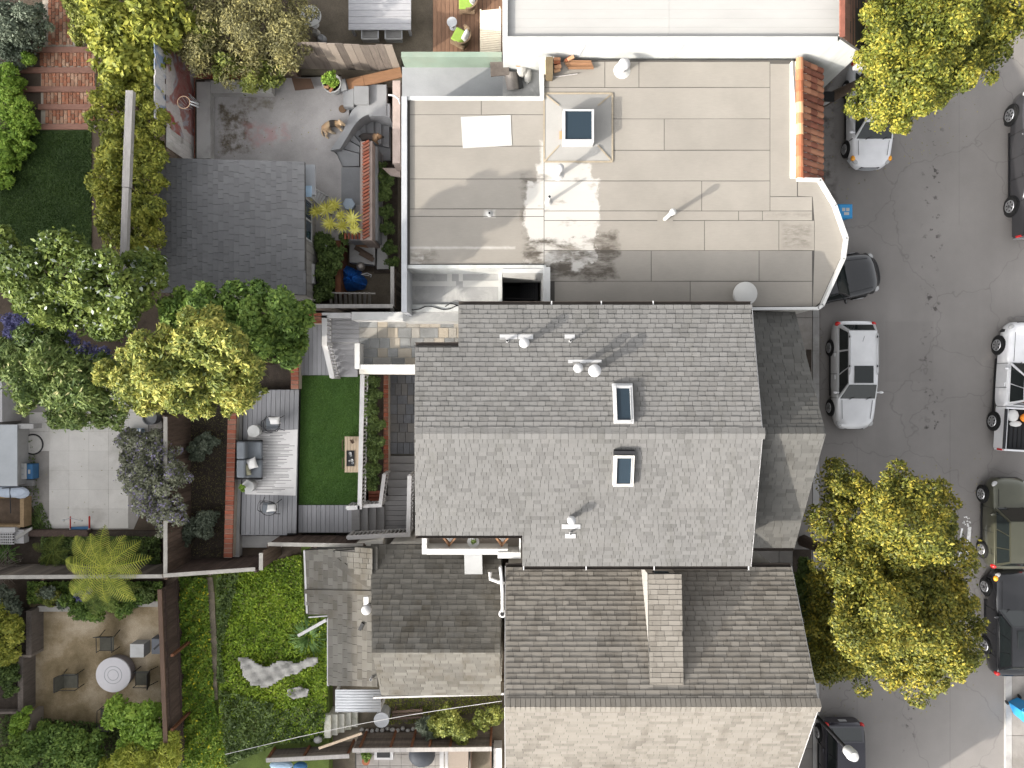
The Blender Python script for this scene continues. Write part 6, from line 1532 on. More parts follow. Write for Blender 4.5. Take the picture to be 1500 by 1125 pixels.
# tree ferns
def fern(label, base, cz, n, Lr, seed, lmn, droop=.35):
    r = random.Random(seed); b = Vector(base); t = thing('tree_fern', label, 'fern', b)
    c = Vector((b.x, b.y, cz)); build(MB().tube([b, c], [.13, .09], 8), 'trunk', mt['bark'], t)
    meshes = []
    def frond(L, dr):
        mb = MB(); m = 22
        for i in range(m):
            s = (i+1)/m; y = L*s*(1-.12*s); z = .35*L*math.sin(min(1.8*s, 1.6))*.6-dr*L*s*s
            wl_ = L*.19*math.sin(PI*min(1, s*.92+.08))**.7*(1 if s < .97 else .6); hw = L/m*.27
            for sg in (-1, 1):
                mb.add([(0, y-hw*.7, z), (sg*wl_, y+wl_*.35-hw*.3, z-wl_*.25), (sg*wl_*.98, y+wl_*.35+hw*.25, z-wl_*.25), (0, y+hw*.7, z)], [(0,1,2,3)])
        mb.tube([(0, 0, 0)]+[(0, L*s*(1-.12*s), .35*L*math.sin(min(1.8*s, 1.6))*.6-dr*L*s*s) for s in (.25,.5,.75,1)], .014, 4)
        me = bpy.data.meshes.new('frond'); me.from_pydata(mb.v, [], mb.f); me.materials.append(lf[lmn]); me.update(); return me
    meshes = [frond(Lr*k, droop*q) for k, q in ((1, 1), (.88, .8), (1.1, 1.2))]
    for i in range(n):
        o = bpy.data.objects.new('frond', meshes[i % 3]); link(o, t); o.location = c-b
        o.rotation_euler = (r.uniform(-.12, .12), 0, 2*PI*i/n+r.uniform(-.15, .15))
    return t
fern('large yellow green tree fern spreading over the dark fence junction', gpt(195,812), 3.3, 14, 1.85, 1, 'fern')
fern('darker green tree fern drooping over the flower bed below the yellow one', gpt(178,842), 2.5, 11, 1.5, 2, 'fern_dark')
fern('low dark fern in the bed below the slab patio', gpt(85,805), 1.5, 9, .95, 3, 'fern_dark', .2)
# strappy and spiky plants
def strap(name, label, cat, base, n, L, w, lmn, seed, up=1.0):
    r = random.Random(seed); b = Vector(base); t = thing(name, label, cat, b); mb = MB()
    for i in range(n):
        a = r.uniform(0, 2*PI); l = L*r.uniform(.6, 1.1); e = r.uniform(.25, 1)*up; d = Vector((math.cos(a), math.sin(a), 0)); s = Vector((-d.y, d.x, 0)); pv = None; m = 5
        for k in range(m+1):
            q = k/m; p = b+d*(l*q*(1.1-.3*e))+EZ*(l*e*(1.5*q-1.35*q*q)+.03); ww = w*(1-q**2)*.5+.003
            pr_ = (p-s*ww, p+s*ww)
            if pv: mb.add([pv[0], pv[1], pr_[1], pr_[0]], [(0,1,2,3)])
            pv = pr_
    build(mb, 'blades', lf[lmn], t); return t
strap('strappy_plant', 'dark green strappy plant beside the lean-to roof', 'plant', gpt(455,930), 170, 1.0, .05, 'strap', 1)
strap('strappy_plant', 'spiky green plant under the laundry basket', 'plant', gpt(12,810), 60, .7, .05, 'strap', 2, .6)
ros = [(448,292,14),(478,307,17),(463,310,13),(490,301,14),(499,316,10),(483,328,15),(502,331,14),(516,321,17),(520,336,11)]
for i, (px, py, rp) in enumerate(ros):
    where = ['rosette nearest the folding ladder', 'largest rosette at the left of the group', 'left most pale rosette by the shed wall', 'rosette right below the ladder foot', 'smallest middle rosette', 'lower left rosette', 'lower middle rosette', 'bright rosette by the brick topped wall', 'lowest small rosette at the right'][i]
    z = 1.9+.15*(i % 3); b = P(px, py, z); t = thing('spiky_succulent', 'yellow spiky succulent, '+where, 'plant', (b.x, b.y, YZ), 'yellow spiky succulents beside the shed')
    r = random.Random(i); mb = MB(); L = rp*.0285
    for k in range(26):
        a = 2*PI*k*.382+r.uniform(-.1, .1); e = .1+.9*(k/26); d = Vector((math.cos(a)*math.cos(e*1.1), math.sin(a)*math.cos(e*1.1), math.sin(e*1.1)*.6)).normalized(); s = d.cross(EZ).normalized(); l = L*r.uniform(.8, 1.1)
        p1 = b+d*l*.35; p2 = b+d*l-EZ*.04
        mb.add([b-s*.012, p1-s*.035, p2, p1+s*.035, b+s*.012], [(0,1,2,3,4)])
    build(mb, 'leaves', lf['yellow'], t); build(MB().tube([(b.x, b.y, YZ-.3), b], [.03, .02], 6), 'stem', mt['bark'], t)
# bare twigs at the left
tw = thing('bare_shrub', 'leafless pale twigs at the left edge above the dark fence', 'shrub', gpt(5,835)); mb = MB(); r = random.Random(6)
for i in range(26):
    a = r.uniform(-.9, .9); l = r.uniform(.6, 1.5); p = P(-6, 835, 1.4); q = p+Vector((l*math.cos(a), l*math.sin(a), r.uniform(.2, .8))); m_ = p.lerp(q, .5)+Vector((0, r.uniform(-.1,.1), .1))
    mb.tube([p, m_, q], [.016, .010, .004], 4)
    for k in range(3): e = m_.lerp(q, r.random()); mb.tube([e, e+Vector((r.uniform(.05,.35), r.uniform(-.3,.3), .1))], [.006, .003], 3)
build(mb, 'twigs', mt['bark_pale'], tw)
# ground covers
def cover(name, poly, z, n, size, lmn, seed, h=.15, aspect=.45, avoid=None, upright=.35):
    rng = np.random.default_rng(seed); xs = [p[0] for p in poly]; ys = [p[1] for p in poly]; pts = []
    pp = np.array(poly)
    def inside(x, y):
        c = np.zeros(len(x), bool); j = len(pp)-1
        for i in range(len(pp)):
            xi, yi = pp[i]; xj, yj = pp[j]
            c ^= ((yi > y) != (yj > y)) & (x < (xj-xi)*(y-yi)/((yj-yi) or 1e-9)+xi); j = i
        return c
    x = rng.uniform(min(xs), max(xs), n*2); y = rng.uniform(min(ys), max(ys), n*2); k = inside(x, y)
    if avoid is not None: k &= ~avoid(x, y)
    x, y = x[k][:n], y[k][:n]
    lump = (np.sin(x*.11+1)*np.sin(y*.09)+np.sin(x*.23+y*.19)+1.4)/3
    zz = z+rng.random(len(x))*h*(.4+lump)
    kk = (CAM_H-zz)/1000; pos = np.stack([(x-750)*kk, -(y-562.5)*kk, zz], 1)
    nrm = _unit(np.array([0,0,1.0])+upright*2*rng.normal(size=pos.shape))
    o = np_quads(name, leaf_quads(pos, nrm, size, rng, aspect), lf[lmn]); o['kind'] = 'stuff'; return o
cover('weeds', [(318,840),(441,812),(446,905),(478,905),(480,1000),(475,1080),(400,1090),(320,1105),(322,1000)], YZ, 26000, .13, 'weed', 1, .28)
cover('weeds', [(262,846),(303,846),(314,1030),(335,1125),(268,1125),(266,1080)], YZ, 15000, .13, 'weedy', 2, .32)
cover('turf_blades', [(438,551),(527,551),(524,740),(438,740)], YZ+.15, 30000, .055, 'turf', 3, .02, .25, None, .8)
cover('lawn_grass', [(0,195),(134,192),(134,360),(0,370)], YZ+.02, 26000, .09, 'lawn', 4, .05, .25, None, .7)
cover('leaf_litter', [(-20,690),(48,640),(62,770),(75,780),(-20,790)], YZ+.02, 1500, .10, 'dark', 5, .08)
cover('leaf_litter', [(280,590),(332,590),(330,815),(266,815)], YZ+.03, 2500, .06, 'scrub', 6, .02)
cover('border_plants', [(40,852),(238,852),(238,880),(40,885)], YZ+.1, 4500, .12, 'green', 7, .3)
cover('yard_weeds', [(560,1015),(735,1010),(735,1040),(640,1050),(600,1060),(560,1062)], .6, 2500, .10, 'scrub_gr', 8, .08)
cover('bank_weeds', [(330,1060),(400,1040),(475,1030),(475,1085),(400,1090),(330,1125)], YZ, 6000, .13, 'dark', 9, .3)
cover('patio_edge_weeds', [(40,760),(60,735),(78,778),(40,780)], YZ+.02, 700, .09, 'dark', 10, .08)
cover('bed_fill', [(60,786),(235,786),(235,826),(60,826)], YZ+.1, 5000, .12, 'dark', 11, .25)
cover('yard_ground_leaves', [(452,345),(500,345),(490,440),(452,440)], .25, 3000, .1, 'dark', 12, .3)
cover('bottom_left_fill', [(0,1046),(260,1070),(260,1125),(0,1125)], YZ, 6000, .13, 'dark', 13, .3)
cover('dead_stems', [(318,840),(441,812),(446,905),(480,1000),(475,1080),(400,1090),(320,1105),(262,1100),(262,846)], YZ+.12, 1600, .16, 'scrub', 14, .2, .12)
cover('dark_weeds', [(320,1010),(400,1030),(400,1095),(330,1120)], YZ+.1, 2500, .16, 'dark', 15, .3)
cover('dark_weeds', [(318,846),(350,838),(336,900),(322,960),(330,1000),(318,1000)], YZ+.1, 1800, .15, 'dark', 16, .3)
cover('fallen_leaves', [(1205,-10),(1440,-10),(1430,200),(1330,240),(1212,330),(1203,330)], SZ+.006, 420, .07, 'scrub', 17, .01, .6, None, .15)
cover('fallen_leaves', [(1199,440),(1206,440),(1206,700),(1440,660),(1440,1010),(1300,1060),(1199,1060)], SZ+.006, 520, .07, 'scrub', 18, .01, .6, None, .15)
cover('fallen_leaves', [(50,600),(210,600),(200,770),(70,772)], YZ+.035, 35, .06, 'scrub', 19, .01, .6, None, .15)
cover('fallen_leaves', [(310,140),(500,140),(470,230),(310,230)], YZ+.012, 40, .06, 'scrub', 20, .01, .6, None, .15)
# ------------------------------------------------------------------ garden furniture on the grey deck
ru = thing('striped_rug', 'white rug with thin broken black stripes on the grey deck', 'rug', P(400, 675, DZ))
rz_ = DZ+.012; build(MB().slab([P(363,633,rz_), P(436,629,rz_), P(433,726,rz_), P(359,724,rz_)], .01), 'rug_cloth', mt['rug'], ru)
mb = MB(); r = random.Random(2)
for i in range(42):
    y = 631+i*2.2; a = 372+abs(r.gauss(0, 9)); b = 424+r.uniform(-22, 9)
    if i % 7 == 3: a += r.uniform(5, 20)
    t_ = (i/42); p = P(a-t_*3, y, rz_); q = P(b-t_*3, y+r.uniform(-.3,.3), rz_)
    mb.box(p.x, q.x, p.y-.005-.009*r.random(), p.y+.006, rz_, rz_+.003)
build(mb, 'stripe_print', M('stripe_black', (.035,.035,.04), .95), ru)
so = thing('garden_sofa', 'dark grey two seat garden sofa facing right on the rug', 'sofa', P(362, 672, DZ))
build(MB().pbox(346, 383, 645, 702, DZ+.08, DZ+.22), 'frame', mt['dark_metal'], so)
for y0, y1 in ((647, 672.6), (673.4, 700)): build(MB().pbox(358, 383, y0, y1, DZ+.22, DZ+.42), 'seat_cushion', mt['cushion_grey'], so, bevel=.05)
for y0, y1 in ((647, 672.5), (673.5, 700)): build(MB().pbox(346, 358.5, y0, y1, DZ+.3, DZ+.78), 'back_cushion', mt['cushion_grey'], so, bevel=.06)
for y in (645.5, 701.5): build(MB().tube([P(346,y,DZ+.1), P(346,y,DZ+.6), P(384,y,DZ+.58), P(384,y,DZ+.05)], .03, 6), 'arm', mt['black'], so, smooth=True)
pl = thing('cushion', 'white scatter cushion on the grey sofa', 'cushion', P(369,679,DZ+.5)); q = P(369,679,DZ+.55)
a = R(18); build(MB().cushion(q, (math.cos(a), math.sin(a), .1), (-math.sin(a), math.cos(a), 0), (0,-.3,1), .44, .46, .2), 'cover', mt['cushion_white'], pl, smooth=True)
pl = thing('cushion', 'olive scatter cushion leaning on the sofa back', 'cushion', P(360,688,DZ+.5)); q = P(360.5,689,DZ+.55)
a = R(20); build(MB().cushion(q, (math.cos(a), math.sin(a), .5), (-math.sin(a), math.cos(a), 0), (-.5,0,1), .40, .50, .2), 'cover', mt['cushion_olive'], pl, smooth=True)
for px, py, lb in ((371, 631.5, 'white drum side table above the sofa'), (362.5, 713, 'white drum side table with a plant below the sofa')):
    t = thing('side_table', lb, 'table', P(px, py, DZ), 'white drum side tables'); b = P(px, py, DZ+.45); 
    build(MB().lathe((b.x+.02, b.y, DZ+.01), [(.20,0),(.24,.08),(.25,.22),(.24,.36),(.23,.43)], 22), 'drum', mt['white'], t, smooth=40); build(MB().lathe((b.x+.02, b.y, DZ+.44), [(.25,0),(.255,.02),(.24,.035)], 22), 'top', mt['white'], t, smooth=40)
t = thing('potted_plant', 'small green leafy plant on the lower drum table', 'plant', P(357, 713, DZ+.48)); q = P(359,713,DZ+.48)
build(MB().lathe(q, [(.05,0),(.065,.1)], 12), 'pot', mt['cushion_white'], t, smooth=40)
pos, nrm, rng = crown_points([(q.x-.02,q.y,q.z+.2,.13,.15,.1)], 110, 5); np_quads('foliage', leaf_quads(pos, nrm, .13, rng), lf['bright'], t, tuple(P(357,713,DZ+.48)))
def wire_chair(px, py, rz, label):
    c = P(px, py, DZ); t = thing('wire_chair', label, 'chair', c, 'black wire chairs on the deck', rz); 
    rim = [(.33*math.cos(2*PI*k/20)*(1.05), .31*math.sin(2*PI*k/20)-.0, .48+.16*max(0, -math.sin(2*PI*k/20))) for k in range(20)]
    mb = MB().tube(rim, .014, 5, True)
    for k in range(13):
        x = -.27+k*.045; mb.tube([(x, .22, .42), (x, -.05, .38), (x*1.05, -.3, .74)], .006, 4)
    for k in range(6): mb.tube([(-.27, .2-k*.08, .40), (.27, .2-k*.08, .40)], .006, 4)
    mb.tube([(-.27,-.3,.72),(-.1,-.34,.80),(.1,-.34,.80),(.27,-.3,.72)], .013, 5)
    build(mb, 'wire_shell', mt['dark_metal'], t, local=True)
    for s in (-1, 1):
        build(MB().tube([(s*.30,.22,.42),(s*.36,.30,0)], .012, 5), 'leg', mt['dark_metal'], t, local=True); build(MB().tube([(s*.28,-.2,.42),(s*.36,-.32,0)], .012, 5), 'leg', mt['dark_metal'], t, local=True)
        build(MB().tube([(s*.27,.22,.44),(s*.38,.1,.62),(s*.38,-.15,.64),(s*.28,-.31,.72)], .013, 5), 'arm', mt['dark_metal'], t, local=True)
    build(MB().box(-.25,.25,-.2,.22,.41,.45), 'seat_pad', mt['cushion_grey'], t, local=True, bevel=.02)
    return t
wire_chair(404, 620, R(2), 'black wire armchair at the top of the rug'); wire_chair(399, 741, R(180-6), 'black wire armchair below the rug')
t = thing('cushion', 'white cushion on the wire chair above the rug', 'cushion', P(402,616,DZ+.5)); build(MB().cushion(P(402.5,616,DZ+.6), (1,.05,.0), (0,.8,.6), (0,-.6,.8), .46, .36, .18), 'cover', mt['cushion_white'], t, smooth=True)
t = thing('cushion', 'white cushion on the wire chair below the rug', 'cushion', P(399,743,DZ+.5)); build(MB().cushion(P(398,744,DZ+.58), (1,.12,0), (0,.85,-.5), (0,.5,.85), .42, .34, .18), 'cover', mt['cushion_white'], t, smooth=True)
# coffee table on the turf
tz_ = YZ+.6
t = thing('bench_table', 'pale plank table with a black tray against the turf railing', 'table', P(514, 665, YZ+.15))
for i in range(5):
    a = P(505+i*4.2, 639.5, tz_); b = P(508.9+i*4.2, 692, tz_); bpiece('plank', mt['oak'], t, a.x, b.x, a.y, b.y, tz_-.04, tz_)
for y in (652, 678): build(MB().tube([P(505,y-7,tz_-.06), P(502,y-7,tz_-.08), P(501.5,y,tz_-.08), P(502,y+8,tz_-.08), P(505,y+8,tz_-.06)], .02, 5), 'side_hoop', mt['brown_trim'], t)
for x in (508, 522):
    for y in (643, 689): a = P(x, y, tz_); build(MB().box(a.x-.03, a.x+.03, a.y-.03, a.y+.03, YZ+.1, tz_-.04), 'leg', mt['oak'], t)
t = thing('tray', 'black tray with white bowls on the plank table', 'tray', P(513,671,tz_)); build(MB().pbox(507.5,519,660,683,tz_,tz_+.015), 'tray_base', mt['black'], t)
mb = MB()
for q in ((507.5,508.3,660,683),(518.2,519,660,683)): mb.pbox(*q, tz_+.0151, tz_+.05)
build(mb, 'tray_rim', mt['black'], t)
for i, (x, y, rr2) in enumerate(((513.5,664,.06),(514.5,667,.045),(516,674,.06),(517,678,.05),(512,675,.04))):
    w = thing('bowl', ['white bowl at the top of the tray','small white cup below the top bowl','white bowl in the lower half of the tray','dark rimmed bowl at the tray corner','small pale cup left of the lower bowl'][i], 'bowl', P(x,y,tz_+.016)); build(MB().lathe(P(x,y,tz_+.016), [(rr2*.5,0),(rr2,.06),(rr2*.9,.06),(rr2*.4,.015)], 14), 'bowl_shell', mt['white'] if i != 3 else mt['plastic_grey'], w, smooth=50)
t = thing('dried_plant', 'small brown dried plant on the plank table', 'plant', P(517,647,tz_)); q = P(517,647,tz_+.05)
pos, nrm, rng = crown_points([(q.x,q.y,q.z+.06,.09,.09,.07)], 150, 9); np_quads('foliage', leaf_quads(pos, nrm, .06, rng), mt['brown_trim'], t, tuple(P(517,647,tz_)))
# balcony furniture
for px, lb in ((656, 'left wooden lounge chair on the balcony'), (733, 'right wooden lounge chair on the balcony')):
    c = P(px, 786, bz); t = thing('lounge_chair', lb, 'chair', c, 'wooden chairs on the balcony')
    f = MB(); z = bz+.62
    tip = P(px+2, 799.5, z); l_ = P(px-13, 779, z); r_ = P(px+18, 779, z)
    f.beam(l_, tip, .06, .05); f.beam(tip, r_, .06, .05)
    build(f, 'arm_frame', mt['teak'], t)
    f = MB(); z2 = bz+.4; tip2 = P(px+2, 796, z2); f.beam(P(px-10,779,z2), tip2, .05, .04).beam(tip2, P(px+14,779,z2), .05, .04); build(f, 'seat_frame', mt['teak'], t)
    for q in (tip, P(px-9,783,z), P(px+12,783,z)): build(MB().box(q.x-.03, q.x+.03, q.y-.03, q.y+.03, bz, z), 'leg', mt['teak'], t)
    cc = P(px+3, 784, bz+.5); build(MB().slab([P(px-6,776,bz+.5), P(px+12,776,bz+.5), P(px+10,786,bz+.5), P(px+3,795,bz+.5), P(px-2,789,bz+.5)], .12), 'seat_cushion', mt['cushion_white'], t, bevel=.03)
t = thing('balcony_table', 'round white table between the two balcony chairs', 'table', P(694,788,bz)); q = P(694.5,789,bz); build(MB().lathe(q, [(.15,0),(.05,.05),(.05,.5),(.22,.52),(.22,.55)], 22), 'table_top', mt['white'], t, smooth=40)
t = thing('potted_plant', 'dark leafed plant on the balcony table', 'plant', P(694,791,bz+.56)); q = P(694,792.5,bz+.58)
pos, nrm, rng = crown_points([(q.x,q.y,q.z+.05,.09,.09,.06)], 60, 8); np_quads('foliage', leaf_quads(pos, nrm, .13, rng, .35), lf['dark'], t, tuple(P(694,791,bz+.56)))
# ------------------------------------------------------------------ court
t = thing('flower_pot', 'white round pot with a bright green plant and bricks beside the grey fence', 'pot', P(487,124,YZ)); q = P(486,122,YZ+.5)
build(MB().lathe((q.x,q.y,YZ), [(.30,0),(.38,.3),(.40,.52),(.35,.52),(.34,.44)], 22), 'pot_shell', mt['white'], t, smooth=40)
build(MB().lathe((q.x,q.y,YZ+.42), [(.33,0),(.33,.02)], 18), 'soil', mt['mulch'], t)
for i, (x, y) in enumerate(((478,128),(485,132),(481,124))): c = P(x, y, YZ+.5); piece('brick', mt['terracotta'], t, c, Vector((math.cos(i),math.sin(i),0)), Vector((-math.sin(i),math.cos(i),0)), EZ, (.2,.1,.08))
q = P(483,113,YZ+1.0); pos, nrm, rng = crown_points([(q.x,q.y,q.z,.32,.3,.22),(q.x+.1,q.y-.15,q.z-.2,.2,.2,.15)], 1400, 8); np_quads('foliage', leaf_quads(pos, nrm, .12, rng), lf['bright'], t, tuple(P(487,124,YZ)))
t = thing('brown_mat', 'brown doormat at the end of the low concrete wall', 'mat', P(443,121,YZ)); build(MB().slab([P(427,114,YZ+.3),P(455,115,YZ+.3),P(460,129,YZ+.3),P(432,132,YZ+.3)], .05), 'mat_sheet', mt['fence_red'] if False else mt['brown_trim'], t)
t = thing('round_stepping_stone', 'round brown disc on the court by the curved steps', 'disc', P(502,160,YZ)); build(MB().lathe(P(502,160,YZ+.01), [(.16,0),(.16,.05)], 18), 'disc_slab', M('disc_brown', (.16,.10,.06), .9), t)
t = thing('stone_slab', 'brown stone slab beside the flower pot', 'slab', P(518,110,YZ))
build(MB().slab([P(498,118,YZ+.5), P(505,115,YZ+.5), P(508,131,YZ+.5), P(500,134,YZ+.5)], .2), 'slab_block', mt['step_conc'], t)
t = thing('folding_ladder', 'pale blue step ladder leaning at the corner of the shed', 'ladder', P(465,290,YZ)); tp = P(452,279,2.9)
build(MB().pbox(447,456,272,288,2.86,2.92), 'top_step', mt['pale_blue'], t)
A0, A1 = P(455,273,2.86), P(481,288,YZ); B0, B1 = P(455,288,2.86), P(470,303,YZ)
build(MB().beam(A0, A1, .06, .04), 'rail', mt['white_metal'], t); build(MB().beam(B0, B1, .06, .04), 'rail', mt['white_metal'], t)
for k in range(1, 6): build(MB().beam(A0.lerp(A1,k/6), B0.lerp(B1,k/6), .08, .03), 'rung', mt['white_metal'], t)
t = thing('stool', 'blue grey hexagonal stool beside the yellow succulents', 'stool', P(511,300,YZ)); q = P(511,299,YZ+.4)
build(MB().lathe((q.x,q.y,YZ), [(.2,0),(.25,.3),(.26,.4)], 6), 'drum', mt['plastic_grey'] if False else M('stool_blue', (.27,.32,.38), .6), t); build(MB().lathe((q.x,q.y,YZ+.4), [(.27,0),(.25,.035)], 6), 'seat', bpy.data.materials['stool_blue'], t)
t = thing('blue_tarp', 'crumpled bright blue tarpaulin over a heap in the little yard', 'tarpaulin', P(517,408,0)); mb = MB(); n = 26; rr3 = random.Random(3)
vs = []
outline = [(500,388),(512,390),(522,395),(529,398),(531,403),(538,410),(537,420),(530,425),(510,427),(500,422),(498,410)]
cp = P(514,409,.9)
ring_n = 5; oc = [P(x, y, .1) for x, y in outline]; M_ = len(oc)*3; fine_ = []
for i in range(M_):
    f = i/3; a = oc[int(f) % len(oc)]; b = oc[(int(f)+1) % len(oc)]; fine_.append(a.lerp(b, f-int(f)))
for k in range(1, ring_n+1):
    s = k/ring_n
    for i, o in enumerate(fine_):
        p = cp.lerp(o, s); p.z = .95*(1-s**1.7)+.12+.10*math.sin(i*1.9+k)*(.3+s)*.8+rr3.uniform(-.05,.05); vs.append(p)
mb.v = [tuple(cp)]+[tuple(v) for v in vs]
for i in range(M_): mb.f.append((0, 1+i, 1+(i+1) % M_))
for k in range(ring_n-1):
    for i in range(M_): a = 1+k*M_+i; b = 1+k*M_+(i+1) % M_; mb.f.append((a, a+M_, b+M_, b))
build(mb, 'tarp_sheet', mt['blue_tarp'], t, smooth=22)
t = thing('metal_ball', 'dull metal sphere beside the blue tarp', 'ball', P(529,391,0)); build(MB().ell(P(528.5,390.5,.75), .19, .19, .19, 18, 10), 'globe', M('dull_steel', (.32,.29,.27), .35, .1, 3, .1, metal=.6), t, smooth=True); build(MB().tube([P(528.5,390.5,0), P(528.5,390.5,.6)], .04, 8), 'stand', mt['dark_metal'], t)
t = thing('white_pot', 'white watering can at the foot of the shed wall', 'watering can', P(476,361,YZ)); q = P(477,361,YZ); build(MB().ell((q.x,q.y,YZ+.15), .19, .14, .15, 12, 8).tube([(q.x-.15,q.y+.05,YZ+.15),(q.x-.3,q.y+.1,YZ+.3)], .025, 6), 'can_body', mt['white'], t, smooth=True)
t = thing('scrap_boards', 'brown boards lying on the small concrete slab', 'boards', P(532,368,.45))
for i, (a, b) in enumerate((((520,362),(545,377)),((522,357),(540,360)),((527,370),(547,381)))): build(MB().beam(P(*a,.5+.03*i), P(*b,.5+.03*i), .2, .03), 'plank', mt['teak'] if i == 1 else mt['fence'], t)
t = thing('metal_clamp', 'pale metal hook lying beside the blue tarp', 'hook', P(537,401,.1)); build(MB().tube([P(529,402,.5),P(538,400,.5),P(544,403,.5),P(543,406,.5)], .025, 6).tube([P(529,402,.5),P(541,404,.5)], .02, 6), 'hook_bar', mt['white_metal'], t)
# ------------------------------------------------------------------ dogs
def dog(label, base, joints, edges, mats, rz=0):
    """one skinned body; joints: (x, y, z, r)"""
    me = bpy.data.meshes.new('dog'); me.from_pydata([j[:3] for j in joints], edges, []); me.materials.append(mats)
    o = bpy.data.objects.new('dog', me); COL.objects.link(o); o.location = base; o.rotation_euler = (0,0,rz)
    sk_ = o.modifiers.new('skin', 'SKIN'); sk_.use_smooth_shade = True
    for v, j in zip(me.skin_vertices[0].data, joints): v.radius = (j[3], j[3])
    me.skin_vertices[0].data[0].use_root = True
    ss_ = o.modifiers.new('smooth', 'SUBSURF'); ss_.levels = 2; ss_.render_levels = 2
    return tag(o, label, 'dog')
def fur(name, c1, c2, c3, thr, sc=3.0):
    m, nt, b = new_mat(name); tc = nt.nodes.new('ShaderNodeTexCoord'); s = nt.nodes.new('ShaderNodeSeparateXYZ'); nt.links.new(tc.outputs['Object'], s.inputs[0])
    n = _noise(nt, sc*2, 4, .6, tc.outputs['Object'])
    v = _math(nt, 'ADD', s.outputs[0], _math(nt, 'MULTIPLY', _math(nt, 'SUBTRACT', n, .5), .22))
    c = _ramp(nt, _math(nt, 'ADD', v, .5), thr)
    c = _mix(nt, 1, c, _ramp(nt, _noise(nt, 40, 4, .7, stretch(nt, tc.outputs['Object'], (.6,1.6,1.6))), [(.3, .65), (.7, 1.0)]), 'MULTIPLY')
    z = _ramp(nt, s.outputs[2], [(.12, 1.0), (.3, 0.0)]); c = _mix(nt, _math(nt, 'MULTIPLY', z, .55), c, c3)
    nt.links.new(c, b.inputs['Base Color']); b.inputs['Roughness'].default_value = .9; return m
tan, cream, blk = (.40,.25,.13), (.55,.45,.32), (.03,.025,.022)
f1 = fur('fur_tan', tan, blk, cream, [(.0, (.34,.20,.11)), (.38, (.46,.33,.20)), (.44, blk), (.64, (.04,.03,.022)), (.70, (.36,.23,.12)), (1.0, (.55,.42,.28))])
j1 = [(-.30,.02,.24,.15),(-.12,.06,.30,.16),(.08,.07,.32,.155),(.24,.04,.34,.12),(.34,.0,.42,.095),(.42,-.03,.46,.095),(.50,-.06,.43,.06),(.57,-.09,.40,.04),   # 0-7 spine to nose
      (-.38,-.06,.18,.11),(-.30,-.26,.14,.07),(-.36,-.36,.07,.045),(-.26,-.44,.04,.038),                         # 8-11 near hind leg
      (-.20,-.14,.14,.09),(-.05,-.24,.08,.055),(.06,-.26,.04,.038),                                              # 12-14 far hind
      (.24,-.06,.18,.075),(.34,-.20,.07,.048),(.52,-.24,.04,.036),(.62,-.27,.035,.036),                           # 15-18 foreleg
      (.30,.10,.18,.07),(.46,.02,.07,.045),(.62,-.05,.045,.035),(.68,-.07,.04,.034),                              # 19-22 foreleg
      (-.46,.0,.12,.05),(-.52,-.18,.06,.04),(-.46,-.34,.04,.025),                                                 # tail 23-25
      (.38,.06,.53,.04),(.36,.10,.60,.014),(.43,-.12,.52,.04),(.42,-.17,.585,.014)]                                # ears
e1 = [(0,1),(1,2),(2,3),(3,4),(4,5),(5,6),(6,7),(0,8),(8,9),(9,10),(10,11),(0,12),(12,13),(13,14),(3,15),(15,16),(16,17),(17,18),(3,19),(19,20),(20,21),(21,22),(0,23),(23,24),(24,25),(5,26),(26,27),(5,28),(28,29)]
q = P(487,184,YZ+.25); dog('tan and black shepherd dog lying on the court by the curved steps', (q.x, q.y, YZ), j1, e1, f1, R(6))
f2 = fur('fur_black_tan', blk, tan, tan, [(.0, blk), (.50, (.03,.022,.02)), (.57, (.22,.13,.07)), (.62, (.36,.22,.12)), (.86, (.33,.20,.11)), (.93, blk), (1.0, blk)])
j2 = [(-.42,.0,.52,.13),(-.25,.0,.55,.145),(-.02,.0,.55,.15),(.14,.0,.58,.12),(.24,.0,.66,.10),(.33,.0,.72,.10),(.43,.0,.70,.06),(.52,.0,.67,.04),
      (-.42,.10,.42,.09),(-.36,.11,.26,.055),(-.46,.11,.14,.036),(-.42,.11,.02,.034),(-.42,-.10,.42,.09),(-.36,-.11,.26,.055),(-.46,-.11,.14,.036),(-.42,-.11,.02,.034),
      (.08,.10,.44,.075),(.10,.10,.24,.045),(.12,.10,.03,.036),(.08,-.10,.44,.075),(.12,-.10,.24,.045),(.14,-.10,.03,.036),
      (-.55,.03,.46,.05),(-.63,.06,.30,.045),(-.64,.07,.16,.02),
      (.27,.075,.80,.038),(.25,.09,.88,.012),(.27,-.075,.80,.038),(.25,-.09,.88,.012)]
e2 = [(0,1),(1,2),(2,3),(3,4),(4,5),(5,6),(6,7),(0,8),(8,9),(9,10),(10,11),(0,12),(12,13),(13,14),(14,15),(3,16),(16,17),(17,18),(3,19),(19,20),(20,21),(0,22),(22,23),(23,24),(5,25),(25,26),(5,27),(27,28)]
q = P(546,201,1.05); dog('black and tan shepherd dog standing on the curved steps', (q.x, q.y, .5), j2, e2, f2, R(-6))
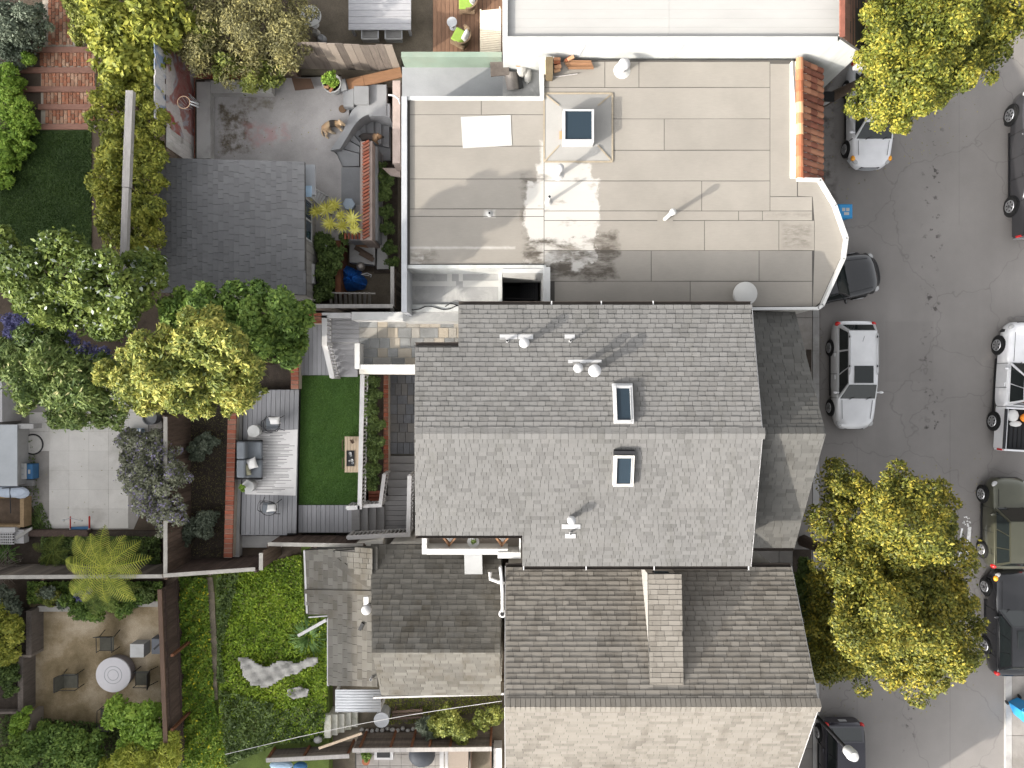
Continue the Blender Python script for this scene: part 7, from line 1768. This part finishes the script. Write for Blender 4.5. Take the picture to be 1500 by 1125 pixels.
# ------------------------------------------------------------------ upper yard
t = thing('slatted_table', 'long grey plank table in the upper dirt yard', 'table', P(556,20,YZ)); zz = YZ+.75
for i in range(7):
    a = P(510.5, 44-(i+1)*9.6, zz); b = P(602, 44-i*9.6-.5, zz); bpiece('plank', mt['grey_wood'], t, a.x, b.x, a.y, b.y, zz-.04, zz)
for x in (514, 598): a = P(x, 38, zz); build(MB().box(a.x-.05, a.x+.05, a.y-.05, a.y+.05, YZ, zz-.04), 'leg', mt['grey_wood'], t)
for px, lb in ((542, 'left grey chair tucked under the plank table'), (576.5, 'right grey chair tucked under the plank table')):
    t = thing('garden_chair', lb, 'chair', P(px,50,YZ), 'grey chairs at the plank table'); build(MB().pbox(px-12, px+12, 30, 55, YZ+.4, YZ+.45), 'seat', mt['cushion_grey'] if False else M('chair_sling', (.25,.245,.24), .9) if 'chair_sling' not in bpy.data.materials else bpy.data.materials['chair_sling'], t)
    build(MB().pbox(px-12, px+12, 55.5, 58, YZ+.45, YZ+.72), 'backrest', bpy.data.materials['chair_sling'], t)
    for s in (-12.2, 12.2): build(MB().tube([P(px+s,32,YZ+.55), P(px+s,56,YZ+.6), P(px+s,57,YZ)], .025, 5), 'arm', mt['plastic_grey'], t)
t = thing('patterned_table', 'round white table with a dark leaf print by the olive scrub', 'table', P(455,24,YZ)); q = P(455,23.5,YZ+.7); build(MB().lathe((q.x,q.y,YZ), [(.2,0),(.04,.05),(.04,.66),(.44,.68),(.44,.72)], 26), 'table_top', mt['white'], t, smooth=35)
mb = MB(); r = random.Random(5)
for k in range(30):
    a = r.uniform(0, 2*PI); d = .38*math.sqrt(r.random()); c = Vector((q.x+d*math.cos(a), q.y+d*math.sin(a), YZ+.724)); b = r.uniform(0, 2*PI); u = Vector((math.cos(b), math.sin(b), 0))*.06; v = Vector((-u.y, u.x, 0))*.3
    mb.add([c-u, c+v, c+u, c-v], [(0,1,2,3)])
build(mb, 'leaf_print', mt['plastic_grey'] if False else mt['dark_metal'], t)
for x, y, lb, s in ((466,53,'pale glazed urn beside the patterned table',.17),(474,62,'dark round urn by the grey fence',.2)):
    t = thing('garden_urn', lb, 'urn', P(x,y,YZ)); build(MB().lathe(P(x,y,YZ), [(s*.6,0),(s,.2),(s*.8,.36),(s*.5,.42),(s*.45,.4)], 16), 'urn_shell', mt['grey_tarp'] if s < .18 else mt['step_conc'], t, smooth=40)
td = thing('wooden_deck', 'red brown boarded deck with two wicker chairs at the top', 'deck', P(680,40,YZ))
build(MB().pbox(634,738,-40,80,YZ-.1,YZ+.16), 'deck_frame', mt['black'], td)
boards(td, 'deck_board', mt['deck_teak'], 634, 737, -40, 80, YZ+.2, 6.2)
def wicker(px, py, rz, label):
    c = P(px, py, YZ+.2); t = thing('wicker_chair', label, 'chair', c, 'wicker chairs on the red brown deck', rz)
    mb = MB(); n = 16; 
    for k in range(n):
        a0 = PI*(-.05+1.1*k/n)+PI; a1 = PI*(-.05+1.1*(k+1)/n)+PI
        f = lambda a, r_, z: (r_*math.cos(a), r_*math.sin(a)*1.0, z)
        mb.add([f(a0,.33,.12), f(a1,.33,.12), f(a1,.42,.66), f(a0,.42,.66), f(a0,.29,.12), f(a1,.29,.12), f(a1,.36,.66), f(a0,.36,.66)], [(0,1,2,3),(7,6,5,4),(3,2,6,7),(0,4,5,1)])
    build(mb, 'shell', mt['wicker'], t, local=True)
    build(MB().box(-.34,.34,-.28,.36,.1,.34), 'base', mt['wicker'], t, local=True)
    build(MB().box(-.28,.28,-.2,.36,.34,.44), 'seat_cushion', mt['cushion_green'], t, local=True, bevel=.04)
    build(MB().cushion((0.02,-.22,.62), (1,0,0), (0,.45,.9), (0,-.9,.45), .5, .36, .17), 'back_pillow', mt['cushion_white'], t, local=True, smooth=True)
wicker(686, 11, R(90), 'wicker chair with a green seat at the top edge'); wicker(677, 61, R(62), 'wicker chair with a green seat by the mint green wall')
t = thing('round_stool', 'small round grey stool between the wicker chairs', 'stool', P(662,33,YZ+.2)); q = P(662,32,YZ+.65); build(MB().lathe((q.x,q.y,YZ+.2), [(.14,0),(.05,.04),(.05,.4),(.21,.42),(.21,.45)], 20), 'seat', mt['plastic_grey'], t, smooth=35)
t = thing('slatted_canopy', 'cream slatted canopy beside the white building', 'canopy', P(720,45,2.6))
for i in range(20):
    k = i/20; y = 80-i*3.3; build(MB().beam(P(704,y,2.75), P(734,y-3,2.9), .075, .03), 'slat', M('cream_slat', (.66,.58,.46), .7, .08, 3, .08) if 'cream_slat' not in bpy.data.materials else bpy.data.materials['cream_slat'], t)
build(MB().beam(P(704,82,2.70), P(704,14,2.70), .05, .06).beam(P(732,80,2.84), P(732,10,2.84), .05, .06), 'canopy_rail', bpy.data.materials['cream_slat'], t)
# ------------------------------------------------------------------ clutter on the flat roof
def heap(name, label, cat, px, py, z): return thing(name, label, cat, P(px, py, z))
zr_ = 4.12
t = heap('scrap_sheet', 'dark brown scrap sheet lying on the corner of the low roof', 'sheet', 731, 101, zr_); build(MB().slab([P(718,91,zr_+.25), P(745,90,zr_+.3), P(746,109,zr_+.25), P(719,112,zr_+.2)], .05), 'sheet_board', M('scrap_dark', (.09,.075,.065), .9, .3, 4, .3, stain=(.2,.18,.16)), t)
t = heap('scrap_sheet', 'curled grey roofing offcut below the dark scrap sheet', 'sheet', 752, 117, zr_); vs = []
for i in range(7): 
    a = i/6; vs += [P(738+a*19, 105, zr_+.1+.16*math.sin(a*PI)), P(743+a*18, 132-a*2, zr_+.08+.16*math.sin(a*PI))]
build(MB().add(vs, [(2*i,2*i+2,2*i+3,2*i+1) for i in range(6)]), 'offcut', mt['weathered'] if False else M('offcut_grey', (.20,.18,.165), .9, .2, 3, .2), t)
t = heap('scrap_sheet', 'black bent strip beside the grey roofing offcut', 'sheet', 762, 120, zr_); build(MB().slab([P(757,105,zr_+.16),P(763,104,zr_+.12),P(767,128,zr_+.1),P(761,130,zr_+.14)], .04), 'strip', mt['black'], t)
t = heap('bucket', 'white bucket on the low roof by the white wall', 'bucket', 748, 97, zr_); build(MB().lathe(P(748,97,zr_), [(.14,0),(.17,.36),(.15,.36),(.13,.1)], 18), 'bucket_shell', mt['white'], t, smooth=40)
t = heap('bucket', 'white bucket with an orange lid on the low roof', 'bucket', 760, 92, zr_); build(MB().lathe(P(759,94,zr_), [(.13,0),(.16,.36)], 18), 'bucket_shell', mt['white'], t, smooth=40); build(MB().lathe(P(759,91.5,zr_+.36), [(.17,0),(.17,.04)], 18), 'lid', mt['terracotta'], t)
t = heap('rubble_sack', 'pale crumpled rubble sack on the low roof', 'sack', 770, 108, zr_); build(MB().ell(P(765,103,zr_+.14), .22, .28, .2, 9, 5).ell(P(773,110,zr_+.1), .15, .35, .13, 8, 5).ell(P(770,95,zr_+.12), .2, .14, .16, 8, 5), 'sack_body', mt['grey_tarp'], t, smooth=28)
t = heap('plywood_sheet', 'upright brown plywood piece by the brick stack', 'plywood', 804, 96, FZ); build(MB().pbox(800, 810, 83, 110, FZ+.02, FZ+.5), 'plywood_board', M('ply_brown', (.14,.105,.06), .85, .2, 3, .2), t); build(MB().slab([P(787,85,FZ+.4),P(799,83,FZ+.45),P(799,108,FZ+.4),P(793,106,FZ+.35)], .06), 'pale_board', mt['cushion_white'] if False else M('pale_ply', (.55,.47,.36), .85, .15, 3, .1), t)
t = heap('brick_stack', 'small stack of orange bricks on the flat roof', 'bricks', 816, 97, FZ)
for i, (x, y, z) in enumerate(((816,87,.12),(816,92,.10),(817,98,.2),(816,103,.1),(817,97.5,.1),(836,85.5,.18),(832,87,.1))): 
    c = P(x, y, FZ+z); a = .1*i; piece('brick', mt['terracotta'], t, c, Vector((math.cos(a),math.sin(a),0)), Vector((-math.sin(a),math.cos(a),0)), EZ, (.24,.11,.09))
t = heap('timber_pile', 'pile of red brown timber lengths on the flat roof', 'timber', 850, 96, FZ)
for i in range(4): build(MB().beam(P(826+i*2, 90+i*3.2, FZ+.08+.03*(i%2)), P(866+i*1.2, 90.5+i*3.0, FZ+.1+.03*(i%2)), .07, .07), 'timber_length', mt['teak'], t)
t = heap('metal_rod', 'pale rod lying on the flat roof below the timber', 'rod', 820, 111, FZ); build(MB().tube([P(793,115,FZ+.05), P(846,108,FZ+.06)], .02, 6), 'rod_length', mt['weathered'], t)
t = heap('loose_brick', 'single orange brick leaning on the roof skylight', 'brick', 822, 197, FZ); build(MB().pbox(819.5,823.5,192,203,FZ+.1,FZ+.2), 'brick_block', mt['terracotta'], t)
t = heap('cable', 'loose black cable along the low white roof edge', 'cable', 640, 452, LZ); r = random.Random(1)
build(MB().tube([P(596+i*9, 451+2.5*math.sin(i*1.3)+r.uniform(-1,1), LZ+.13) for i in range(9)]+[P(672,448,LZ+.12),P(660,444,LZ+.1),P(652,449,LZ+.12)], .018, 5), 'cable_run', mt['black'], t)
# ------------------------------------------------------------------ bottom left garden
t = thing('round_table', 'round white drum table on the gravel', 'table', P(166,985,YZ)); q = P(164,988,YZ+.55); build(MB().lathe((q.x+.05,q.y-.02,YZ+.01), [(.62,0),(.68,.1),(.70,.48)], 32), 'drum', M('drum_side', (.27,.24,.25), .8), t, smooth=40)
tp_ = build(MB().lathe((q.x+.05,q.y-.02,YZ+.49), [(.72,0),(.72,.06),(.70,.07)], 32), 'top', M('drum_top', (.60,.58,.60), .8, .05, 2, .05), t, smooth=40)
mb = MB()
for rr4 in (.36, .22): mb.tube([(q.x+.05+rr4*math.cos(2*PI*k/28), q.y-.02+rr4*math.sin(2*PI*k/28), YZ+.56) for k in range(28)], .012, 5, True)
build(mb, 'ring_groove', mt['plastic_grey'], tp_)
t = thing('white_cube', 'white topped grey cube beside the round gravel table', 'cube table', P(204,950,YZ)); build(MB().pbox(191,211,943.5,962.5,YZ,YZ+.5), 'side', mt['plastic_grey'], t); build(MB().pbox(190.5,210.5,943.5,963,YZ+.505,YZ+.55), 'top', mt['white'], t)
t = thing('storage_box', 'grey storage box with a slotted lid against the dark fence', 'box', P(232,946,YZ)); build(MB().pbox(222,243,935,957,YZ,YZ+.45), 'box_side', mt['plastic_grey'] if False else M('box_grey', (.13,.14,.16), .7, .1, 3, .08), t, bevel=.02); build(MB().pbox(222,242,936,958,YZ+.455,YZ+.5), 'lid', bpy.data.materials['box_grey'], t); c = P(230,947,YZ+.505); piece('slot', mt['black'], t, c, Vector((.75,.66,0)), Vector((-.66,.75,0)), EZ, (.36,.08,.015))
def mesh_chair(px, py, rz, label):
    c = P(px, py, YZ+.02); t = thing('mesh_chair', label, 'chair', c, 'dark mesh chairs on the gravel', rz); mz = mt['mesh_seat']
    build(MB().box(-.29,.29,-.28,.28,.40,.42), 'seat', mz, t, local=True); build(MB().add([(-.29,-.28,.42),(.29,-.28,.42),(.29,-.40,.85),(-.29,-.40,.85),(-.29,-.30,.42),(.29,-.30,.42),(.29,-.42,.85),(-.29,-.42,.85)], [(0,1,2,3),(7,6,5,4),(3,2,6,7)]), 'backrest', mz, t, local=True)
    for s in (-1, 1):
        build(MB().tube([(s*.31,.30,0),(s*.31,.30,.62),(s*.31,-.34,.64),(s*.30,-.41,.86)], .016, 5), 'arm', mt['dark_metal'], t, local=True); build(MB().tube([(s*.31,-.42,0),(s*.31,-.28,.42)], .016, 5), 'leg', mt['dark_metal'], t, local=True)
    build(MB().tube([(-.3,-.41,.86),(.3,-.41,.86)], .016, 5).tube([(-.31,.30,.41),(.31,.30,.41)], .014, 5), 'crossbar', mt['dark_metal'], t, local=True)
mt['mesh_seat'] = M('mesh_seat', (.10,.095,.075), .9, .15, 6, .35, 120)
mesh_chair(165, 937, PI, 'dark mesh chair above the round gravel table'); mesh_chair(113, 991, -PI/2, 'dark mesh chair left of the round gravel table'); mesh_chair(217, 987, PI/2, 'dark mesh chair right of the round gravel table'); mesh_chair(166, 1042, 0, 'dark mesh chair below the round gravel table, half under the rose')
# ------------------------------------------------------------------ left edge of the slab patio
t = thing('stone_counter', 'long pale grey counter along the left edge of the slab patio', 'counter', P(10,680,YZ)); build(MB().pbox(-60,21,624,712,YZ,YZ+.88), 'counter_body', mt['concrete'], t); build(MB().pbox(-60,25,622,712,YZ+.885,YZ+.93), 'counter_top', M('counter_top', (.46,.48,.50), .7, .12, 1, .1, stain=(.36,.38,.40)), t); build(MB().pbox(25.3,49,621,628,YZ+.3,YZ+.8), 'counter_end', mt['concrete'], t)
build(MB().pbox(20,48,703,712,YZ,YZ+.2), 'counter_foot', mt['concrete'], t)
t = thing('patio_disc', 'round pale lid lying on the patio beside the counter', 'lid', P(48,652,YZ)); q = P(48,651,YZ+.06); build(MB().lathe((q.x,q.y,YZ+.03), [(.38,0),(.38,.03),(.02,.05)], 26), 'lid_disc', mt['slab_grey'], t, smooth=40); build(MB().tube([(q.x+.42*math.cos(2*PI*k/26), q.y+.42*math.sin(2*PI*k/26), YZ+.05) for k in range(26)], .022, 6, True), 'rim', mt['dark_metal'], t)
t = thing('cool_box', 'blue cool box with a white lid beside the counter', 'cool box', P(40,690,YZ)); build(MB().pbox(31,47.5,680,702,YZ+.02,YZ+.42), 'box_side', mt['blue_paint'], t, bevel=.02); build(MB().pbox(27.5,38,679,702,YZ+.43,YZ+.5), 'lid', mt['white'], t, bevel=.02); build(MB().pbox(41,44,688,694,YZ+.421,YZ+.44), 'label_print', mt['white'], t)
for y in (686, 695): build(MB().pbox(31,34,y-1,y+1,YZ+.501,YZ+.52), 'cup_holder', mt['plastic_grey'], t)
t = thing('tarp_bundle', 'pale blue tarpaulin bundle below the counter', 'tarpaulin', P(18,722,YZ)); build(MB().ell(P(15,720,YZ+.75), .75, .26, .16, 14, 6).ell(P(30,722,YZ+.7), .38, .24, .12, 12, 6), 'tarp_fold', M('tarp_pale', (.42,.47,.55), .6, .2, 3, .1), t, smooth=25)
t = thing('wooden_crate', 'open weathered wooden crate on the patio edge', 'crate', P(15,750,YZ)); wd = M('crate_wood', (.30,.21,.12), .85, .3, 3, .25); build(MB().pbox(-40,29,731,771,YZ+.3,YZ+.34), 'base', M('crate_dark', (.12,.085,.06), .9, .4, 2.5, .3), t)
build(MB().pbox(29.2,35,729,772,YZ+.2,YZ+.65), 'side', wd, t); build(MB().pbox(-40,29,769,773,YZ+.2,YZ+.65), 'side', wd, t); build(MB().pbox(-40,29,727.5,730,YZ+.2,YZ+.62), 'side', wd, t)
build(MB().tube([P(14.5,715,YZ+.9),P(15.5,752,YZ+.85)], .02, 6).tube([P(3,715,YZ+.9),P(32,713,YZ+.9)], .02, 6), 'iron_handle', mt['dark_metal'], t)
t = thing('laundry_basket', 'white plastic basket below the wooden crate', 'basket', P(15,785,YZ)); mb = MB()
for x in range(8): mb.pbox(-6+x*3.2, -4.6+x*3.2, 780, 797, YZ+.7, YZ+.74)
for y in range(5): mb.pbox(-6, 20.5, 780+y*4, 781.4+y*4, YZ+.742, YZ+.77)
build(mb, 'grid', mt['white_rail'], t); build(MB().pbox(-40,22,773,779.8,YZ+.5,YZ+.78).pbox(20.6,35,776,796,YZ+.3,YZ+.6).pbox(-40,-6.2,780,797,YZ+.5,YZ+.78), 'rim', mt['white_rail'], t)
build(MB().slab([P(22,786,YZ+.85),P(46,772,YZ+.85),P(46,776,YZ+.85),P(24,791,YZ+.85)], .06), 'lid', mt['grey_tarp'], t)
t = thing('toy_scooter', 'small blue and red scooter at the bottom of the slab patio', 'scooter', P(118,772,YZ)); build(MB().beam(P(104,774,YZ+.14),P(131,773,YZ+.14),.12,.03), 'deck', mt['blue_paint'], t)
for x in (104, 131): build(MB().ell(P(x,775,YZ+.1),.05,.09,.09,12,8), 'wheel', mt['white'], t, smooth=True)
build(MB().tube([P(131,773,YZ+.15),P(131,757,YZ+.8)], .035, 8), 'steering_post', mt['red_paint'], t); build(MB().tube([P(103,774,YZ+.15),P(103,757,YZ+.7)], .025, 8), 'rear_post', mt['red_paint'], t)
for x, y in ((93,762),(119,763)): build(MB().ell(P(x,y,YZ+.75),.07,.04,.04,10,6), 'grip', mt['white'], t, smooth=True)
build(MB().tube([P(93,762,YZ+.75),P(103,759,YZ+.72),P(119,763,YZ+.75)], .012, 5), 'handlebar', mt['plastic_grey'], t)
t = thing('small_box', 'pale blue slatted box beside the purple shrub', 'box', P(197,634,YZ)); build(MB().pbox(186,207,628,642,YZ+.05,YZ+.3), 'box_side', mt['pale_blue'], t); 
for x in range(5): build(MB().pbox(188+x*4,190+x*4,628.5,641.5,YZ+.301,YZ+.33), 'slat', mt['white_rail'], t)
t = thing('dark_bin', 'dark grey tub in the corner by the pale capped fence', 'tub', P(228,612,YZ)); build(MB().lathe(P(228,611,YZ), [(.28,0),(.31,.5),(.28,.5),(.27,.4)], 20), 'tub_shell', mt['step_conc'], t, smooth=40)
t = thing('white_post', 'white panel at the left edge above the counter', 'panel', P(0,590,YZ)); build(MB().pbox(-30,3,558,618,YZ,YZ+1.1), 'panel_board', mt['white_rail'], t)
t = thing('birdhouse', 'small pale timber frame in the scrub above the painted fence', 'bird table', P(285,28,3.4)); 
build(MB().beam(P(274,34,3.7),P(281,22,3.7),.05,.05).beam(P(281,22,3.7),P(286,33,3.7),.05,.05).beam(P(274,34,3.7),P(287,33,3.7),.05,.05).beam(P(280,22,3.7),P(290,2,3.6),.05,.05), 'frame', mt['oak'], t)
# ------------------------------------------------------------------ weedy yard
def tarp(label, poly, z, seed, hgt=.2):
    t = thing('grey_tarp', label, 'tarpaulin', P(poly[0][0], poly[0][1], z)); r = random.Random(seed)
    xs = [p[0] for p in poly]; ys = [p[1] for p in poly]; nx, ny = 40, 16; vs = []; fs = []; idx = {}
    def ins(x, y):
        c = False; j = len(poly)-1
        for i in range(len(poly)):
            if (poly[i][1] > y) != (poly[j][1] > y) and x < (poly[j][0]-poly[i][0])*(y-poly[i][1])/(poly[j][1]-poly[i][1])+poly[i][0]: c = not c
            j = i
        return c
    ph = [r.uniform(0, 6) for _ in range(6)]
    for i in range(nx+1):
        for j in range(ny+1):
            x = min(xs)+(max(xs)-min(xs))*i/nx; y = min(ys)+(max(ys)-min(ys))*j/ny
            h = .07*math.sin(x*.09+y*.16+ph[0])+.05*abs(math.sin(x*.16-y*.12+ph[1]))+.05*abs(math.sin(x*.07+y*.24+ph[2]))+.02*math.sin(y*.4+x*.25+ph[3])
            idx[i, j] = len(vs); vs.append(P(x+r.uniform(-.5,.5), y+r.uniform(-.4,.4), z+hgt+h))
    for i in range(nx):
        for j in range(ny):
            if ins(min(xs)+(max(xs)-min(xs))*(i+.5)/nx, min(ys)+(max(ys)-min(ys))*(j+.5)/ny): fs.append((idx[i,j], idx[i,j+1], idx[i+1,j+1], idx[i+1,j]))
    o = build(MB().add(vs, fs), 'tarp_sheet', mt['grey_tarp'], t, smooth=40); m_ = o.modifiers.new('thickness', 'SOLIDIFY'); m_.thickness = .02
tarp('long grey tarpaulin lying in the green weeds', [(349,964),(362,963),(376,972),(392,978),(402,970),(420,968),(437,972),(452,963),(466,964),(464,974),(446,979),(436,988),(418,990),(405,1000),(390,1007),(368,1003),(356,990),(352,976)], YZ+.2, 1)
tarp('small grey tarpaulin scrap below the long one in the weeds', [(421,1010),(438,1006),(452,1010),(450,1020),(430,1024),(420,1018)], YZ+.18, 2, .1)
t = thing('loose_gutter', 'white gutter length sticking out over the strappy plant', 'gutter', P(460,918,2.6)); build(MB().beam(P(437,931,2.5),P(478,908,2.7),.12,.08), 'gutter_length', mt['white_rail'], t)
build(MB().beam(P(452,904,2.75),P(480,902,2.75),.05,.06), 'bracket', mt['white_rail'], t)
t = thing('water_butt', 'round grey lidded bin beside the stoop steps', 'bin', P(559,1054,.6)); q = P(559,1054,1.4); build(MB().lathe((q.x,q.y,.6), [(.26,0),(.31,.8),(.32,.85),(.28,.85),(.12,.80),(.02,.82)], 26), 'bin_body', mt['plastic_grey'], t, smooth=40)
t = thing('garden_bench', 'dark plank bench between the bin and the border shrubs', 'bench', P(592,1045,.6))
for y in (1041, 1046, 1051): build(MB().beam(P(574,y+2,1.0),P(619,y-1,1.0),.10,.04), 'slat', mt['fence'], t)
for x in (578, 616): build(MB().pbox(x-1, x+1, 1040, 1052, .6, .97), 'leg', mt['fence'], t)
t = thing('white_rock', 'pale rock beside the stoop steps', 'rock', P(466,1083,YZ)); build(MB().ell(P(466,1083,YZ+.15), .2, .16, .16, 9, 6), 'rock_body', mt['concrete'], t, smooth=25)
mb_ = MB(); r = random.Random(9)
st_ = thing('rock_edging', 'row of small pale rocks along the bottom border', 'rocks', P(575,1070,.6))
for k in range(14): 
    c = P(530+k*7.5, 1069+r.uniform(-2.5,2), .75); build(MB().ell(c, r.uniform(.08,.13), r.uniform(.07,.1), .1, 8, 5), 'rock', mt['concrete'], st_, smooth=25)
t = thing('overhead_wire', 'white service wire drooping across the bottom yard', 'wire', P(550,1065,5)); pts = []
for i in range(13): 
    k = i/12; p = P(330+405*k, 1105-78*k, 0); zz = 5.0-.5*math.sin(PI*k); a = Vector(P(330,1105,5.0)).lerp(Vector(P(735,1027,5.3)), k); a.z -= .35*math.sin(PI*k); pts.append(a)
build(MB().tube(pts, .011, 5), 'wire_strand', mt['white_rail'], t)
# ------------------------------------------------------------------ patio below the bottom fence
pt = structure('bottom_patio', MB().prism(pxpoly([(520,1087),(735,1087),(735,1180),(520,1180)], .62), .3, .62), mt['tar'])
for i in range(13):
    for j in range(3): a = P(522+i*16.5, 1089+j*16.5, .65); c = P(538+i*16.5, 1105+j*16.5, .65); bpiece('patio_slab', mt['concrete_pave'], pt, a.x, c.x, a.y, c.y, .58, .65)
t = thing('covered_grill', 'dark grey covered grill on the bottom patio', 'grill', P(617,1108,.65)); build(MB().ell(P(618,1106,1.3), .56, .5, .32, 18, 9), 'cover', M('grill_cover', (.05,.055,.065), .6), t, smooth=True); 
for x in (602, 634): c = P(x, 1106, 1.2); build(MB().box(c.x-.03, c.x+.03, c.y-.2, c.y+.2, .65, 1.2), 'leg', mt['dark_metal'], t)
build(MB().pbox(644,650,1088,1130,1.1,1.2).pbox(652,656,1088,1130,1.1,1.2), 'side_rack', mt['white_rail'], t)
t = thing('planter_box', 'white planter box with a dark opening on the bottom patio', 'planter', P(560,1100,.65)); build(MB().pbox(548,576,1092,1113,.65,1.2), 'box_side', mt['white_rail'], t); build(MB().pbox(552,571,1094,1110,1.201,1.22), 'opening', mt['black'], t)
t = thing('potted_shrub', 'small potted shrub at the left of the bottom patio', 'plant', P(538,1108,.65)); build(MB().lathe(P(538,1110,.65), [(.13,0),(.17,.3)], 14), 'pot', mt['terracotta'], t); c = P(537,1104,1.2); pos, nrm, rng = crown_points([(c.x,c.y,c.z,.22,.26,.2)], 500, 4); np_quads('foliage', leaf_quads(pos, nrm, .12, rng), lf['green'], t, tuple(P(538,1108,.65)))
t = thing('awning_panel', 'grey corrugated panel on the bottom patio', 'panel', P(670,1110,.65)); build(MB().pbox(657,686,1093,1140,.9,1.5), 'panel_box', mt['fence_grey'], t)
t = thing('wooden_bin', 'open brown timber bin on the bottom patio', 'bin', P(706,1110,.65)); build(MB().pbox(689,690.5,1093,1140,.65,1.4).pbox(718,720,1093,1140,.65,1.4).pbox(690.6,717.9,1093,1095,.65,1.4), 'box_side', mt['fence'], t); build(MB().pbox(690.6,717.9,1095.1,1140,.65,1.0), 'fill', mt['dirt'], t)
t = thing('blue_cloth', 'blue and green cloth heap behind the corner fence', 'cloth', P(415,1122,YZ)); build(MB().ell(P(412,1121,YZ+.4),.5,.2,.2,12,6), 'fold', mt['pale_blue'], t, smooth=25); build(MB().ell(P(440,1123,YZ+.35),.3,.2,.2,12,6), 'fold', mt['blue_paint'], t, smooth=25)
t = thing('side_post', 'white utility box in the corner of the bottom patio', 'box', P(728,1110,.65)); build(MB().pbox(723,735,1096,1140,.65,1.3), 'box_side', mt['white_rail'], t)
# pavement odds
t = thing('hose_reel', 'black and white house number plaque bracket by the tile roof', 'bracket', P(1214,136,3)) if False else None
t = thing('porch_lamp', 'black and white lantern by the corner of the white gable wall', 'lantern', P(1214,143,2.8)); c = P(1214,142,2.9); build(MB().box(c.x-.2,c.x+.2,c.y-.2,c.y+.2,2.9,2.95), 'hood', mt['black'], t); build(MB().lathe((c.x+.02,c.y-.02,2.4), [(.12,0),(.16,.3),(.14,.48)], 12), 'lantern_glass', mt['white'], t, smooth=40); build(MB().box(c.x-.3,c.x-.21,c.y-.03,c.y+.03,2.85,2.93), 'arm', mt['black'], t)
shade_house(-44, -31, -34, -18, 16.8, 'unseen tall block added to the south west to shade the back gardens', 0)  # added blocks, heights set by how far their shade reaches
shade_house(-44, -31, -17.6, -12.3, 16.2, 'unseen narrow block added to the west to shade the deck and terrace steps', 0)
shade_house(-44, -31, -12, -1, 14.6, 'unseen tall block added to the west to shade the shed and court', 0)
shade_house(-44, -31, 1.0, 16, 6.5, 'unseen low block added to the north west, leaving the hedge sunlit', 0)
